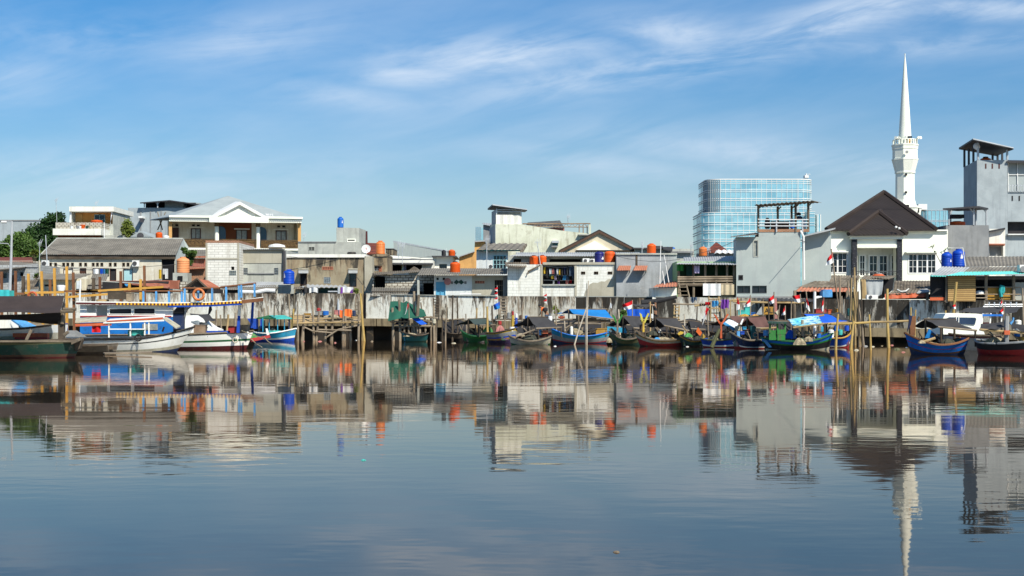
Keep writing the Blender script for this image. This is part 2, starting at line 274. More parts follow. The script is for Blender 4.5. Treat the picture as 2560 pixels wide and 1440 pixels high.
# ------------------------------------------------------------------ geometry helpers (photo pixel + distance -> world point)
def S(D): return D / F
def V(px, py, D): return Vector(((px - 1280) * D / F, D, CH + (HZ - py) * D / F))
def zy(py, D): return CH + (HZ - py) * D / F
LAND = 1.3
def yland(D): return HZ + (CH - LAND) * F / D
class MB:
    def __init__(s): s.v = []; s.f = []
    def add(s, vs, fs):
        o = len(s.v); s.v += [Vector(p) for p in vs]; s.f += [tuple(i + o for i in f) for f in fs]; return s
    def wbox(s, a, b):
        (x0, y0, z0), (x1, y1, z1) = a, b
        return s.add([(x0, y0, z0), (x1, y0, z0), (x1, y1, z0), (x0, y1, z0), (x0, y0, z1), (x1, y0, z1), (x1, y1, z1), (x0, y1, z1)],
                     [(0, 1, 5, 4), (1, 2, 6, 5), (2, 3, 7, 6), (3, 0, 4, 7), (4, 5, 6, 7), (3, 2, 1, 0)])
    def box(s, x0, y0, x1, y1, D, t=.3):
        a = V(x0, y1, D); b = V(x1, y0, D); return s.wbox(a, (b.x, D + t, b.z))
    def prism(s, pts, D, t):
        n = len(pts); P = [V(x, y, D) for x, y in pts]; Q = [p + Vector((0, t, 0)) for p in P]
        return s.add(P + Q, [tuple(range(n))[::-1], tuple(range(n, 2 * n))] + [(i, (i + 1) % n, n + (i + 1) % n, n + i) for i in range(n)])
    def plan(s, pts, ybot=None):
        """vertical walls round a closed plan of (px, D, ytop) corners, flat-capped"""
        T_ = [V(x, y, D) for x, D, y in pts]; B_ = [Vector((p.x, p.y, LAND)) for p in T_]; n = len(pts)
        return s.add(T_ + B_, [tuple(range(n))] + [(i, n + i, n + (i + 1) % n, (i + 1) % n) for i in range(n)])
    def slab(s, a, b, c, d, t=.06, dirv=(0, 0, -1)):
        P = [V(*q) if not isinstance(q, Vector) else q for q in (a, b, c, d)]; o = Vector(dirv) * t; Q = [p + o for p in P]
        return s.add(P + Q, [(0, 1, 2, 3), (7, 6, 5, 4)] + [(i, 4 + i, 4 + (i + 1) % 4, (i + 1) % 4) for i in range(4)])
    def corr(s, a, b, c, d, pitch=.2, amp=.025, t=.015):
        """corrugated sheet: a,b along the top edge, d,c along the bottom edge"""
        A, B, C_, D_ = [V(*q) if not isinstance(q, Vector) else q for q in (a, b, c, d)]
        nrm = (B - A).cross(D_ - A).normalized()
        if nrm.z < 0: nrm = -nrm
        n = max(2, min(160, int((B - A).length / pitch * 2))); vs = []
        for i in range(n + 1):
            u = i / n; o = nrm * (amp if i % 2 else -amp)
            p, q = A.lerp(B, u) + o, D_.lerp(C_, u) + o
            vs += [p, q, p - nrm * t, q - nrm * t]
        fs = []
        for i in range(n):
            k = 4 * i
            fs += [(k, k + 1, k + 5, k + 4), (k + 2, k + 6, k + 7, k + 3), (k + 1, k + 3, k + 7, k + 5), (k, k + 4, k + 6, k + 2)]
        fs += [(0, 2, 3, 1), (4 * n, 4 * n + 1, 4 * n + 3, 4 * n + 2)]
        return s.add(vs, fs)
    def tube(s, pts, r, n=6, r2=None):
        P = [V(*q) if not isinstance(q, Vector) else q for q in pts]; r2 = r if r2 is None else r2; vs = []; m = len(P)
        for i, p in enumerate(P):
            d = (P[min(i + 1, m - 1)] - P[max(i - 1, 0)]).normalized()
            u = d.orthogonal().normalized(); w = d.cross(u); rr = r + (r2 - r) * i / max(1, m - 1)
            vs += [p + (u * math.cos(2 * math.pi * k / n) + w * math.sin(2 * math.pi * k / n)) * rr for k in range(n)]
        fs = [(i * n + k, i * n + (k + 1) % n, (i + 1) * n + (k + 1) % n, (i + 1) * n + k) for i in range(m - 1) for k in range(n)]
        return s.add(vs, fs + [tuple(range(n))[::-1], tuple(range((m - 1) * n, m * n))])
    def lathe(s, o, prof, n=20, tilt=None, ph=0):
        vs = []
        for r, z in prof: vs += [Vector((r * math.cos(2 * math.pi * (k + ph) / n), r * math.sin(2 * math.pi * (k + ph) / n), z)) for k in range(n)]
        if tilt is not None: vs = [tilt @ p for p in vs]
        m = len(prof)
        fs = [(i * n + k, i * n + (k + 1) % n, (i + 1) * n + (k + 1) % n, (i + 1) * n + k) for i in range(m - 1) for k in range(n)]
        return s.add([p + Vector(o) for p in vs], fs + [tuple(range(n))[::-1], tuple(range((m - 1) * n, m * n))])
    def grid(s, fn, nu, nv, t=.012):
        P = [[Vector(fn(i / nu, j / nv)) for j in range(nv + 1)] for i in range(nu + 1)]
        nr = (P[nu][0] - P[0][0]).cross(P[0][nv] - P[0][0])
        nr = nr.normalized() if nr.length > 1e-9 else Vector((0, 0, 1))
        W = nv + 1; top = [p for r_ in P for p in r_]; k = len(top); fs = []
        for i in range(nu):
            for j in range(nv):
                a = i * W + j; fs += [(a, a + W, a + W + 1, a + 1), (k + a + 1, k + a + W + 1, k + a + W, k + a)]
        edge = [i * W for i in range(nu + 1)] + [nu * W + j for j in range(1, nv + 1)] + [i * W + nv for i in range(nu - 1, -1, -1)] + [j for j in range(nv - 1, 0, -1)]
        for a, b in zip(edge, edge[1:] + edge[:1]): fs.append((b, a, k + a, k + b))
        return s.add(top + [p - nr * t for p in top], fs)
    def wall(s, x0, y0, x1, y1, D, t, holes=()):
        """front wall with real openings (no back face; what stands behind closes it)"""
        xs = sorted({x0, x1} | {min(max(h[i], x0), x1) for h in holes for i in (0, 2)}); ys = sorted({y0, y1} | {min(max(h[i], y0), y1) for h in holes for i in (1, 3)})
        nx, ny = len(xs) - 1, len(ys) - 1
        def full(i, j):
            if not (0 <= i < nx and 0 <= j < ny): return False
            cx, cy = (xs[i] + xs[i + 1]) / 2, (ys[j] + ys[j + 1]) / 2
            return not any(h[0] < cx < h[2] and h[1] < cy < h[3] for h in holes)
        o = Vector((0, t, 0))
        for i in range(nx):
            for j in range(ny):
                if not full(i, j): continue
                a, b, c, d = V(xs[i], ys[j], D), V(xs[i + 1], ys[j], D), V(xs[i + 1], ys[j + 1], D), V(xs[i], ys[j + 1], D)
                s.add([a, d, c, b], [(0, 1, 2, 3)])
                if not full(i - 1, j): s.add([a, a + o, d + o, d], [(0, 1, 2, 3)])
                if not full(i + 1, j): s.add([b, c, c + o, b + o], [(0, 1, 2, 3)])
                if not full(i, j - 1): s.add([a, b, b + o, a + o], [(0, 1, 2, 3)])
                if not full(i, j + 1): s.add([d, d + o, c + o, c], [(0, 1, 2, 3)])
        return s
WL = {}
def thing(name, label, cat, base, group=None):
    o = bpy.data.objects.new(name, None); col.objects.link(o); o.empty_display_size = .2
    p = V(*base) if not isinstance(base, Vector) else base
    o.location = p; WL[o.name] = p; o['label'] = label; o['category'] = cat; o['kind'] = 'thing'
    if group: o['group'] = group
    return o
def part(name, mb, mat, parent=None, label=None, smooth=False):
    org = WL[parent.name] if parent else Vector((0, 0, 0))
    if parent is None and mb.v:
        lo = Vector([min(p[i] for p in mb.v) for i in range(3)]); hi = Vector([max(p[i] for p in mb.v) for i in range(3)])
        org = Vector(((lo.x + hi.x) / 2, (lo.y + hi.y) / 2, lo.z))
    me = bpy.data.meshes.new(name); me.from_pydata([tuple(p - org) for p in mb.v], [], mb.f); me.update()
    if smooth:
        for p in me.polygons: p.use_smooth = True
    me.materials.append(MAT[mat] if isinstance(mat, str) else mat)
    o = bpy.data.objects.new(name, me); col.objects.link(o); WL[o.name] = org
    if parent: o.parent = parent
    else: o.location = org
    if label: o['label'] = label
    return o
def solo(name, mb, mat, label, cat, group=None, kind=None, smooth=False):
    o = part(name, mb, mat, None, label, smooth); o['category'] = cat; o['kind'] = kind or 'thing'
    if group: o['group'] = group
    return o
def struct(name, mb, mat):
    o = part(name, mb, mat); o['kind'] = 'structure'; return o
def autosmooth(o, ang=40):
    me = o.data
    for p in me.polygons: p.use_smooth = True
    me.set_sharp_from_angle(angle=R(ang))
    return o
# ------------------------------------------------------------------ ground and water
def DW(x): return 114 - 24 * x / 2560
mb = MB(); mb.add([(-2500, -40, 0), (2500, -40, 0), (2500, 135, 0), (-2500, 135, 0)], [(0, 1, 2, 3)])
struct('water', mb, 'water')
edge = [V(x, 790, DW(x) + .6) for x in range(-900, 3501, 200)]; edge = [(p.x, p.y, LAND) for p in edge]
mb = MB(); edge = [(-4000, edge[0][1], LAND)] + edge + [(4000, edge[-1][1], LAND)]; far = [(x, 5000, LAND) for x, y, z in edge]; n = len(edge)
mb.add(edge + far, [(i, i + 1, n + i + 1, n + i) for i in range(n - 1)])
struct('ground', mb, 'earth')
# ------------------------------------------------------------------ builders for the built-up bank
def bld(name, label, x0, y0, x1, D, depth, mat, holes=(), t=.22, cat='house', group=None, yb=None):
    T = thing(name, label, cat, ((x0 + x1) / 2, yland(D), D), group)
    yb = yb or yland(D)
    mb = MB().wall(x0, y0, x1, yb, D, t, holes)
    a, b = V(x0, yb, D), V(x1, y0, D); mb.wbox((a.x, D + t + .004, a.z), (b.x, D + depth, b.z))
    part('wall', mb, mat, T); return T
def win(T, x0, y0, x1, y1, D, fr, pane, nx=1, ny=1, name='window', fw=.9, rec=.1, label=None):
    mb = MB(); q = D - .035
    mb.box(x0 - fw * .5, y0 - fw * .5, x0 + fw * .5, y1 + fw * .5, q, .12); mb.box(x1 - fw * .5, y0 - fw * .5, x1 + fw * .5, y1 + fw * .5, q, .12)
    for k in range(ny + 1):
        y = y0 + (y1 - y0) * k / ny; w = fw * (.5 if k in (0, ny) else .32); mb.box(x0 + fw * .5, y - w, x1 - fw * .5, y + w, q + .005, .11)
    for k in range(1, nx):
        x = x0 + (x1 - x0) * k / nx; mb.box(x - fw * .36, y0, x + fw * .36, y1, q + .01, .09)
    o = part(name, mb, fr, T, label); part('pane', MB().box(x0, y0, x1, y1, D + rec, .03), pane, o); return o
def hole(T, x0, y0, x1, y1, D, mat='dark_void', name='vent', rec=.16): return part(name, MB().box(x0, y0, x1, y1, D + rec, .03), mat, T)
def slabp(T, name, x0, y0, x1, y1, D, t, mat, label=None): return part(name, MB().box(x0, y0, x1, y1, D, t), mat, T, label)
def roof(T, a, b, c, d, mat='asbestos', pitch=.17, amp=.022, name='roof', label=None): return part(name, MB().corr(a, b, c, d, pitch, amp), mat, T, label)
def troof(T, a, b, c, d, mat, t=.1, name='roof'): return part(name, MB().slab(a, b, c, d, t), mat, T)
def disc(mb, px, py, D, r, depth=.05, n=16):
    o = V(px, py, D); return mb.lathe(o, [(r * .2, 0), (r, 0), (r, depth), (r * .2, depth)], n, Matrix.Rotation(R(90), 3, 'X'))
def ac(x0, y0, x1, y1, D, label, fx=.38):
    T = thing('air_conditioner', label, 'air conditioner', ((x0 + x1) / 2, y1, D), 'air conditioner units on the walls')
    part('casing', MB().box(x0, y0, x1, y1, D - .3, .3), 'white_trim', T)
    r = (y1 - y0) * .36 * S(D); part('fan_grille', disc(MB(), x0 + (x1 - x0) * fx, (y0 + y1) / 2, D - .3, r), 'steel_dark', T); return T
def tank(x0, y0, x1, y1, D, mat, label, logo=None, lid=None):
    r = (x1 - x0) / 2 * S(D); h = (y1 - y0) * S(D); cx = (x0 + x1) / 2; p = V(cx, y1, D); p.y += r
    T = thing('water_tank', label, 'water tank', p, 'rooftop water tanks')
    pr = [(r * .9, 0), (r * .97, .02 * h)]
    nr = 7
    for k in range(nr):
        z0 = .04 * h + .72 * h * k / nr; dz = .72 * h / nr
        pr += [(r * .955, z0), (r * 1.0, z0 + dz * .2), (r * 1.0, z0 + dz * .85)]
    pr += [(r * .97, .79 * h), (r * .86, .86 * h), (r * .62, .91 * h), (r * .45, .93 * h)]
    autosmooth(part('body', MB().lathe(p, pr, 28), mat, T), 50)
    part('lid', MB().lathe(p + Vector((0, 0, .93 * h)), [(r * .44, 0), (r * .47, .01 * h), (r * .47, .06 * h), (r * .3, .07 * h)], 20), lid or mat, T)
    if logo:
        lx, ly, lw, lh = logo; mb = MB()
        for k in range(6):
            a0 = lx - lw / 2 + lw * k / 6; a1 = a0 + lw / 6
            P = [Vector((p.x + r * 1.012 * math.sin(a), p.y - r * 1.012 * math.cos(a), p.z + h * z)) for a, z in ((a0, ly), (a1, ly), (a1, ly + lh * (1 - abs(k - 3) / 4)), (a0, ly + lh * (1 - abs(k - 2.4) / 4)))]
            mb.slab(*P, t=.012, dirv=(0, 1, 0))
        part('logo', mb, 'logo_white', T)
    return T
def pole(name, label, cat, x0, y0, x1, y1, D, r, mat, group=None, D1=None, r2=None, n=7, bow=0, extra=None):
    """x0,y0 = foot, x1,y1 = tip (pixels)"""
    a, b = V(x0, y0, D), V(x1, y1, D1 or D); mid = (a + b) / 2 + Vector((bow, 0, 0))
    mb = MB().tube([a, a.lerp(mid, .5) + Vector((bow * .25, 0, 0)), mid, mid.lerp(b, .5) + Vector((bow * .25, 0, 0)), b], r, n, r2 if r2 else r * .75)
    if extra: extra(mb)
    return solo(name, mb, mat, label, cat, group)
def leaves(mb, c, rx, ry, rz, n, size, rg):
    """leaf-sized faces spread through a lumpy volume"""
    cl = []
    for _ in range(max(5, int(n / 70))):
        while True:
            d = Vector((rg.uniform(-1, 1), rg.uniform(-1, 1), rg.uniform(-1, 1)))
            if d.length < 1: break
        cl.append((Vector((d.x * rx * .85, d.y * ry * .85, d.z * rz * .85)), rg.uniform(.3, .52) * min(rx, rz) * 1.2))
    for i in range(n):
        q, cr = cl[i % len(cl)]
        d = Vector((rg.gauss(0, 1), rg.gauss(0, 1), rg.gauss(0, 1))).normalized() * (cr * rg.uniform(.35, 1.0) ** .6) * (1.45 if i % 9 == 0 else 1)
        p = Vector(c) + q + d; s_ = size * rg.uniform(.6, 1.3)
        u = Vector((rg.gauss(0, 1), rg.gauss(0, 1), rg.gauss(0, .7))).normalized(); w = u.orthogonal().normalized(); w = (w + u.cross(w) * rg.uniform(-1, 1)).normalized()
        mb.add([p - u * s_, p + w * s_ * .45, p + u * s_, p - w * s_ * .45], [(0, 1, 2, 3)])
def tree(name, label, cx, cy, rx, ry, D, n, mat, foot, size=.2, cat='tree', group=None, lobes=None, seed=1):
    rg = random.Random(seed); k = S(D); T = thing(name, label, cat, foot, group); c = V(cx, cy, D); f = V(*foot)
    mb = MB()
    for lx, ly, lrx, lry in (lobes or [(cx, cy, rx, ry)]):
        leaves(mb, V(lx, ly, D) + Vector((0, rg.uniform(-.6, .6), 0)), lrx * k, lrx * k * .8, lry * k, int(n * (lrx * lry) / (rx * ry)), size, rg)
    part('crown', mb, mat, T)
    tr = MB().tube([f, f.lerp(c, .5) + Vector((.1, 0, 0)), c], max(.05, rx * k * .09), 7, max(.02, rx * k * .03))
    for lx, ly, lrx, lry in (lobes or [(cx - rx * .5, cy - ry * .3, 1, 1), (cx + rx * .5, cy - ry * .4, 1, 1)]):
        tr.tube([f.lerp(c, .55), V(lx, ly, D)], max(.03, rx * k * .045), 5, .02)
    part('trunk', tr, 'bark', T); return T
def text(T, s, px, py, D, h, mat, name='lettering', off=.02, rot=None):
    cu = bpy.data.curves.new(name, 'FONT'); cu.body = s; cu.size = h * S(D) * 1.35; cu.extrude = .006; cu.align_x = 'CENTER'; cu.align_y = 'CENTER'
    tmp = bpy.data.objects.new('tmp', cu); col.objects.link(tmp); bpy.context.view_layer.update()
    me = bpy.data.meshes.new_from_object(tmp.evaluated_get(bpy.context.evaluated_depsgraph_get())); bpy.data.objects.remove(tmp); me.materials.clear(); me.materials.append(MAT[mat])
    o = bpy.data.objects.new(name, me); col.objects.link(o); p = V(px, py, D) - Vector((0, off, 0))
    o.rotation_euler = rot or (R(90), 0, 0); o.parent = T; o.location = p - WL[T.name]; return o
def antenna(label, x, yb, yt, D, w=9, tilt=0):
    mb = MB().tube([V(x, yb, D), V(x + tilt, yt, D)], .03, 5)
    a = V(x + tilt - w * .6, yt + 2, D); b = V(x + tilt + w, yt + 1, D); mb.tube([a, b], .02, 4)
    for k in range(6):
        p = a.lerp(b, k / 5); h = (.12 + .1 * (k % 3)); mb.tube([p - Vector((0, .3, h)), p + Vector((0, .3, h))], .012, 4)
    return solo('tv_antenna', mb, 'steel_pale', label, 'antenna', 'television antennas above the roofs')

# ================================================================== far left
T = bld('warehouse', 'huge pale grey warehouse wall behind the big tree', -60, 552, 104, 200, 30, 'blue_grey_plaster', cat='warehouse')
slabp(T, 'parapet_strip', -60, 549.5, 104, 552, 199.9, .5, 'mid_grey_plaster')
T = bld('red_tiled_house', 'low house with a wavy red tiled roof behind the grey shack', -30, 652, 82, 135, 7, 'cream_low')
troof(T, (-30, 643, 141), (80, 643, 141), (82, 654, 134.5), (-30, 654, 134.5), 'roof_tile_red')
T = bld('shack', 'small grey block shack with a low sheet roof beside the street lamp', -20, 662, 94, 122, 6, 'block_grey', [(7, 683, 17, 696), (50, 681, 58, 690), (26, 688, 35, 735)])
hole(T, 7, 683, 17, 696, 122, 'glass_dark', 'window'); hole(T, 50, 681, 58, 690, 122, 'dark_void'); hole(T, 26, 688, 35, 740, 122, 'brown_frame', 'door')
roof(T, (-22, 652, 129), (98, 657, 129), (62, 668, 121), (-22, 677, 121))
part('gable', MB().prism([(40, 663.5), (93, 659), (94, 668), (40, 668)], 121.9, .2), 'block_grey', T)
tree('leafy_tree', 'tall dark green tree beside the orange balcony house', 128, 600, 40, 62, 168, 9500, 'leaf_dark', (135, yland(168), 168), .2,
     lobes=[(124, 560, 21, 27), (152, 547, 18, 14), (110, 588, 26, 28), (134, 606, 24, 34), (88, 598, 24, 32), (100, 638, 32, 24), (150, 580, 18, 24), (70, 628, 24, 24)], group='trees by the long grey roof', seed=3)
tree('leafy_tree', 'broad bushy tree in front of the grey warehouse wall', 45, 620, 45, 36, 150, 9000, 'leaf_mid', (48, yland(150), 150), .17,
     lobes=[(20, 628, 28, 22), (52, 606, 28, 26), (74, 626, 28, 26), (4, 642, 26, 16), (46, 640, 36, 18), (30, 612, 20, 18)], group='trees by the long grey roof', seed=4)
tree('banana_plant', 'young plant with drooping leaves left of the long cream house', 87, 632, 9, 5, 131, 160, 'leaf_yellow', (80, yland(131), 131), .3, cat='plant', seed=5)
tree('shrub', 'low green shrub growing beside the grey shack wall', 88, 692, 14, 9, 118, 420, 'leaf_mid', (88, 715, 118), .12, cat='shrub', seed=6)
# street lamp
T = thing('street_lamp', 'tall pale blue street lamp pole with two arms', 'street lamp', (27, 742, 106))
part('pole', MB().tube([V(24, 742, 106), V(28, 640, 106), V(30, 553, 106)], .12, 8, .07), 'grey_post', T)
part('lamp_head', MB().slab((3, 552, 106), (17, 552, 106), (17, 554, 107), (3, 554, 107), .12), 'white_trim', T)
part('lamp_arm', MB().tube([V(17, 553, 106), V(30, 553.5, 106)], .035, 5).tube([V(28, 620, 106), V(20, 609, 106), V(-5, 608, 106)], .035, 5), 'grey_post', T)
# orange balcony house
D = 160
T = bld('balcony_house', 'weathered house with an orange recessed upper balcony', 174, 516, 283, D, 7, 'pale_concrete', [(179, 527, 282, 560)], t=1.6)
hole(T, 179, 527, 282, 560, D, 'orange_paint', 'recess_wall', 1.5)
slabp(T, 'door', 184, 534, 206, 560, D + 1.42, .06, 'ochre_paint'); win(T, 236.5, 537, 262, 560, D + 1.44, 'teal_frame', 'glass_dark', 2, 2, rec=.02)
slabp(T, 'roof_slab', 173, 516.5, 284, 528.5, D - .5, 8.4, 'white_paint')
part('parapet', MB().box(139, 556, 254, 572, D - 3, .2).wbox(V(253.5, 572, D - 2.8), V(254, 556, D - 2.8) + Vector((0, 3, 0))), 'block_white_old', T)
slabp(T, 'balcony_slab', 132, 571.5, 253, 587.5, D - 3.5, 3.5, 'white_paint')
part('lower_wall', MB().box(144, 588, 252, yland(D), D - 2, 2), 'rust_brown_wall', T); part('wing_wall', MB().box(254.5, 588, 305, yland(D), D - 1.9, 2), 'pale_concrete', T)
for x in (177, 280): part('curtain', MB().prism([(x - 2, 529), (x + 2, 529), (x + 1 - (x > 200) * 6, 560), (x - 4, 560)], D - .2, .05), 'c_white', T)
pole('downpipe', 'thin white pipe standing on the orange balcony house corner', 'pipe', 260.5, 596, 260.5, 556, 156, .05, 'white_trim')
tank(223, 549, 252, 559, 158.2, 'tank_orange', 'squat orange tank on the orange balcony house parapet')
T = thing('basin', 'small orange plastic basin on the white balcony ledge', 'basin', (207, 572, 156.8)); part('bowl', MB().lathe(V(207, 572, 156.8), [(.15, 0), (.27, .35), (.25, .4)], 16), 'tank_orange', T)
part('rim', MB().lathe(V(207, 572, 156.8) + Vector((0, 0, .4)), [(.25, 0), (.3, .01), (.3, .05)], 16), 'tank_orange', T)
for x, c, w in ((179, 'c_white', 5), (194, 'p_grey', 6), (200, 'c_white', 4), (218, 'p_darkgreen', 5), (226, 'c_tan', 5)):
    solo('bucket', MB().lathe(V(x, 572, 156.6), [(.12, 0), (.16, .3), (.17, .32)], 10), c, {179: 'white bucket', 194: 'grey bucket', 200: 'white pail beside the grey bucket', 218: 'dark green bucket', 226: 'tan pail'}[x] + ' on the white balcony ledge', 'bucket', 'buckets on the balcony ledge')
tree('shrub', 'yellow green bushy tree against the orange balcony house side wall', 322, 570, 16, 24, 157, 1500, 'leaf_yellow', (320, yland(157), 157), .15, cat='tree', seed=8)
antenna('thin pale antenna mast rising above the dark green tree', 143, 580, 498, 165, 4, -3)
# grey house behind
D = 186
T = bld('grey_house', 'plain grey concrete house with a dark rooftop shed', 320, 519.5, 520, D, 8, 'blue_grey_plaster')
part('rooftop_room', MB().box(364, 505, 412, 519.4, D + 3, 3).box(412, 504, 459, 519.4, D + 1, 4).box(459, 506, 490, 519.4, D + 3, 3).box(490, 507, 499, 519.4, D + .5, 5), 'zinc_roof', T)
part('shed_opening', MB().box(364.5, 506, 411.5, 519, D + 2.9, .05).box(459.5, 507, 489.5, 519, D + 2.9, .05), 'dark_void', T)
part('shed_roof', MB().slab((350, 506, D - 1), (424, 500, D - 1), (424, 501.5, D + 6), (352, 506, D + 6), .15).slab((424, 500, D - 1), (503, 511, D - 1), (500, 511, D + 6), (424, 501.5, D + 6), .15), 'dark_metal_roof', T)
for x in (361, 394): part('post', MB().tube([V(x, 519.5, D - .5), V(x, 505, D - .5)], .08, 5).tube([V(x, 511, D - .5), V(x - 5, 505, D - .5)], .05, 4).tube([V(x, 511, D - .5), V(x + 5, 505, D - .5)], .05, 4), 'steel_pale', T)
for x in (352, 376, 403): slabp(T, 'pilaster', x - 1.3, 527, x + 1.3, 590, D - .06, .06, 'mid_grey_plaster')
T = thing('window_canopy', 'small dark metal canopy on the grey house wall', 'canopy', (353, 556, 184)); part('hood', MB().box(346, 540, 356, 545, 184.5, 1.4), 'white_trim', T); part('shade', MB().slab((348, 545.5, 184.4), (358, 545.5, 184.4), (360, 555, 183.4), (351, 555, 183.4), .05), 'dark_metal_roof', T)
T = bld('gabled_shed', 'small white gable roof peeking above the long grey roof', 328, 592, 374, 150, 5, 'white_paint', cat='shed')
part('gable', MB().prism([(326, 592), (350, 577), (377, 592)], 149.9, 5), 'zinc_roof', T)
for i, (x, s) in enumerate(((398, 1), (402, -1))): pole('bamboo_pole', ['grey bamboo pole leaning on the grey house wall', 'second bamboo pole crossing it on the grey house wall'][i], 'pole', x + 8 * s, 575, x - 8 * s + 4, 530, 176, .08, 'bamboo_grey', 'bamboo poles')
tank(387, 579, 404, 597.5, 141, 'tank_orange', 'small orange tank behind the long grey roof ridge', lid='tank_black')
tank(405, 588, 421, 597.5, 141, 'white_trim', 'low white tank beside the small orange tank')
solo('satellite_dish', disc(MB(), 351, 590, 146, .35, .06).tube([V(351, 590, 145.8), V(349, 598, 146)], .03, 4), 'steel_dark', 'small dark satellite dish in front of the white gable', 'dish')
# long house
D = 128
vx = [126, 139, 159, 169.5, 181, 201, 214, 233, 243.5, 254.5, 275.5, 288, 309, 320]
hs = [(x - 3.2, 657, x + 3.2, 665.5) for x in vx]
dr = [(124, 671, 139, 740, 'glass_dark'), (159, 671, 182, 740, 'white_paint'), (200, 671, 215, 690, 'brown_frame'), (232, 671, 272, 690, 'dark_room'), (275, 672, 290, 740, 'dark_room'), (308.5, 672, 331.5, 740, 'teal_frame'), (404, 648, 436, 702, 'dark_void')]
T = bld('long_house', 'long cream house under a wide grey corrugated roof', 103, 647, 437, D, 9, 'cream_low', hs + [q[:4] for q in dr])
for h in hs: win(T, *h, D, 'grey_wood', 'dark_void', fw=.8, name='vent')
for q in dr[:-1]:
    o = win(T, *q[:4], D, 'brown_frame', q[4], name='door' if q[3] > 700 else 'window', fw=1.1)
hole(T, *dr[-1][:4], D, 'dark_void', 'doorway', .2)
roof(T, (142, 596, D + 6), (458, 597, D + 6), (441, 637, D - .4), (101, 636, D - .4), 'asbestos', .19, .024)
part('ridge_cap', MB().tube([V(141, 596.5, D + 6), V(458, 597, D + 6)], .09, 6).tube([V(142, 596.5, D + 6), V(102, 636, D - .4)], .07, 6), 'pale_concrete', T)
slabp(T, 'fascia', 102, 637, 438, 647, D - .25, .2, 'old_wood')
part('gable', MB().plan([(437.2, D + .3, 637), (459, D + 6, 597), (471, D + 6.05, 617), (471.5, D + 6, 660), (440, D + .25, 660)]), 'pale_concrete_clean', T)
ac(103.5, 651, 121, 666, 127.6, 'white air conditioner at the left end of the long cream house'); ac(330.5, 651, 347, 666, 127.8, 'white air conditioner near the doorway of the long cream house')
for x0, x1, y0, y1, c, w in ((234, 248, 672, 690, 'c_white', 'white shirt'), (251, 257, 672, 689, 'c_royal', 'blue shirt'), (258, 263, 673, 690, 'c_cyan', 'pale blue shirt'), (264, 272, 673, 690, 'c_green', 'dark green shirt'), (397, 404, 674, 697, 'c_yellow', 'yellow towel'), (407, 412, 672, 686, 'c_white', 'white cloth'), (413, 420, 672, 697, 'c_white', 'long white cloth')):
    fold = lambda u, v: V(x0 + (x1 - x0) * u, y0 + (y1 - y0) * v, 126.6 + .08 * math.sin(u * 9 + x0))
    solo('laundry', MB().grid(fold, 8, 4), c, w + ' drying in front of the long cream house', 'laundry', 'clothes drying along the long cream house')
for i, (x0, y0, x1, y1) in enumerate(((107, 664, 270, 672), (150, 668, 440, 661))): solo('cable', MB().tube([V(x0, y0, 126.9), V((x0 + x1) / 2, max(y0, y1) + 4, 126.9), V(x1, y1, 126.9)], .025, 4), 'steel_dark', ['black cable sagging along the left half of the long house', 'black cable sagging along the whole long house'][i], 'cable')
pole('white_pipe', 'pale pole leaning beside the air conditioner of the long house', 'pole', 122, 735, 114, 588, 126, .05, 'steel_pale'); antenna('thin antenna mast left of the long grey roof', 99, 670, 605, 126, 5)
# ================================================================== 2015 house
D = 165
hs = [(437, 571, 459.6, 600), (488, 572.5, 512.5, 600), (548.7, 571, 574, 600), (595.7, 573, 630, 600), (650, 571, 674.6, 602), (697, 576, 722.5, 602)]
T = bld('pediment_house', 'large cream villa with a white pediment and grey hip roof', 426, 552, 750, D, 12, 'cream_paint', [(433, 553, 742.5, 620)], t=2.6)
for a, b, m in ((433, 552, 'cream_low'), (552, 638, 'rust_brown_wall'), (638, 742.5, 'cream_low')): slabp(T, 'veranda_wall', a, 553, b, 620, D + 2.3, .2, m)
slabp(T, 'door', 437, 571, 459.6, 620, D + 2.2, .09, 'brown_frame'); q = D + 2.24
win(T, 490, 573, 512, 598, q, 'brown_frame', 'curtain_pane', 2, 1, fw=2.4, rec=.02); win(T, 600, 575, 626, 600, q, 'brown_frame', 'curtain_pane', 2, 1, fw=2.4, rec=.02); win(T, 698, 576, 723, 600, q, 'brown_frame', 'curtain_pane', 2, 1, fw=2.4, rec=.02)
for x0, x1, y in ((484, 519, 568), (594, 632, 571), (691, 728, 571)): slabp(T, 'window_hood', x0, y, x1, y + 2.5, D + 2.1, .2, 'white_paint')
for x in (442, 455, 495, 507, 704.5, 717): slabp(T, 'vent', x - 3.5, 562.5, x + 3.5, 567, D + 2.22, .08, 'dark_room')
for x0, x1, yt in ((548.7, 574, 565.7), (650, 674.6, 566.6)):
    cx, r = (x0 + x1) / 2, (x1 - x0) / 2; pts = [(x0, 618), (x1, 618)] + [(cx + r * math.cos(a * math.pi / 10), yt + r - r * math.sin(a * math.pi / 10)) for a in range(11)]
    part('arched_doorway', MB().prism(pts[::-1], D + 2.2, .08), 'glass_blue', T)
part('cornice', MB().box(423, 540, 751, 545, D - 1.0, 1.4).box(424.5, 545.2, 749.5, 555, D - .7, 1.2).box(519, 542, 665, 556, D - 1.3, .5), 'clean_white', T)
mb = MB()
for k in range(60): x = 428 + k * 5.35; mb.box(x, 547, x + 2, 551, D - .82, .1)
part('cornice_moulding', mb, 'white_trim', T)
part('pediment', MB().prism([(527, 541.5), (660, 541.5), (594, 506)], D - .9, 2.5), 'white_paint', T)
part('pediment_moulding', MB().slab((524, 542, D - 1.3), (594, 504, D - 1.3), (594, 504, D + 1.4), (524, 542, D + 1.4), .35).slab((594, 504, D - 1.3), (663, 542, D - 1.3), (663, 542, D + 1.4), (594, 504, D + 1.4), .35), 'white_trim', T)
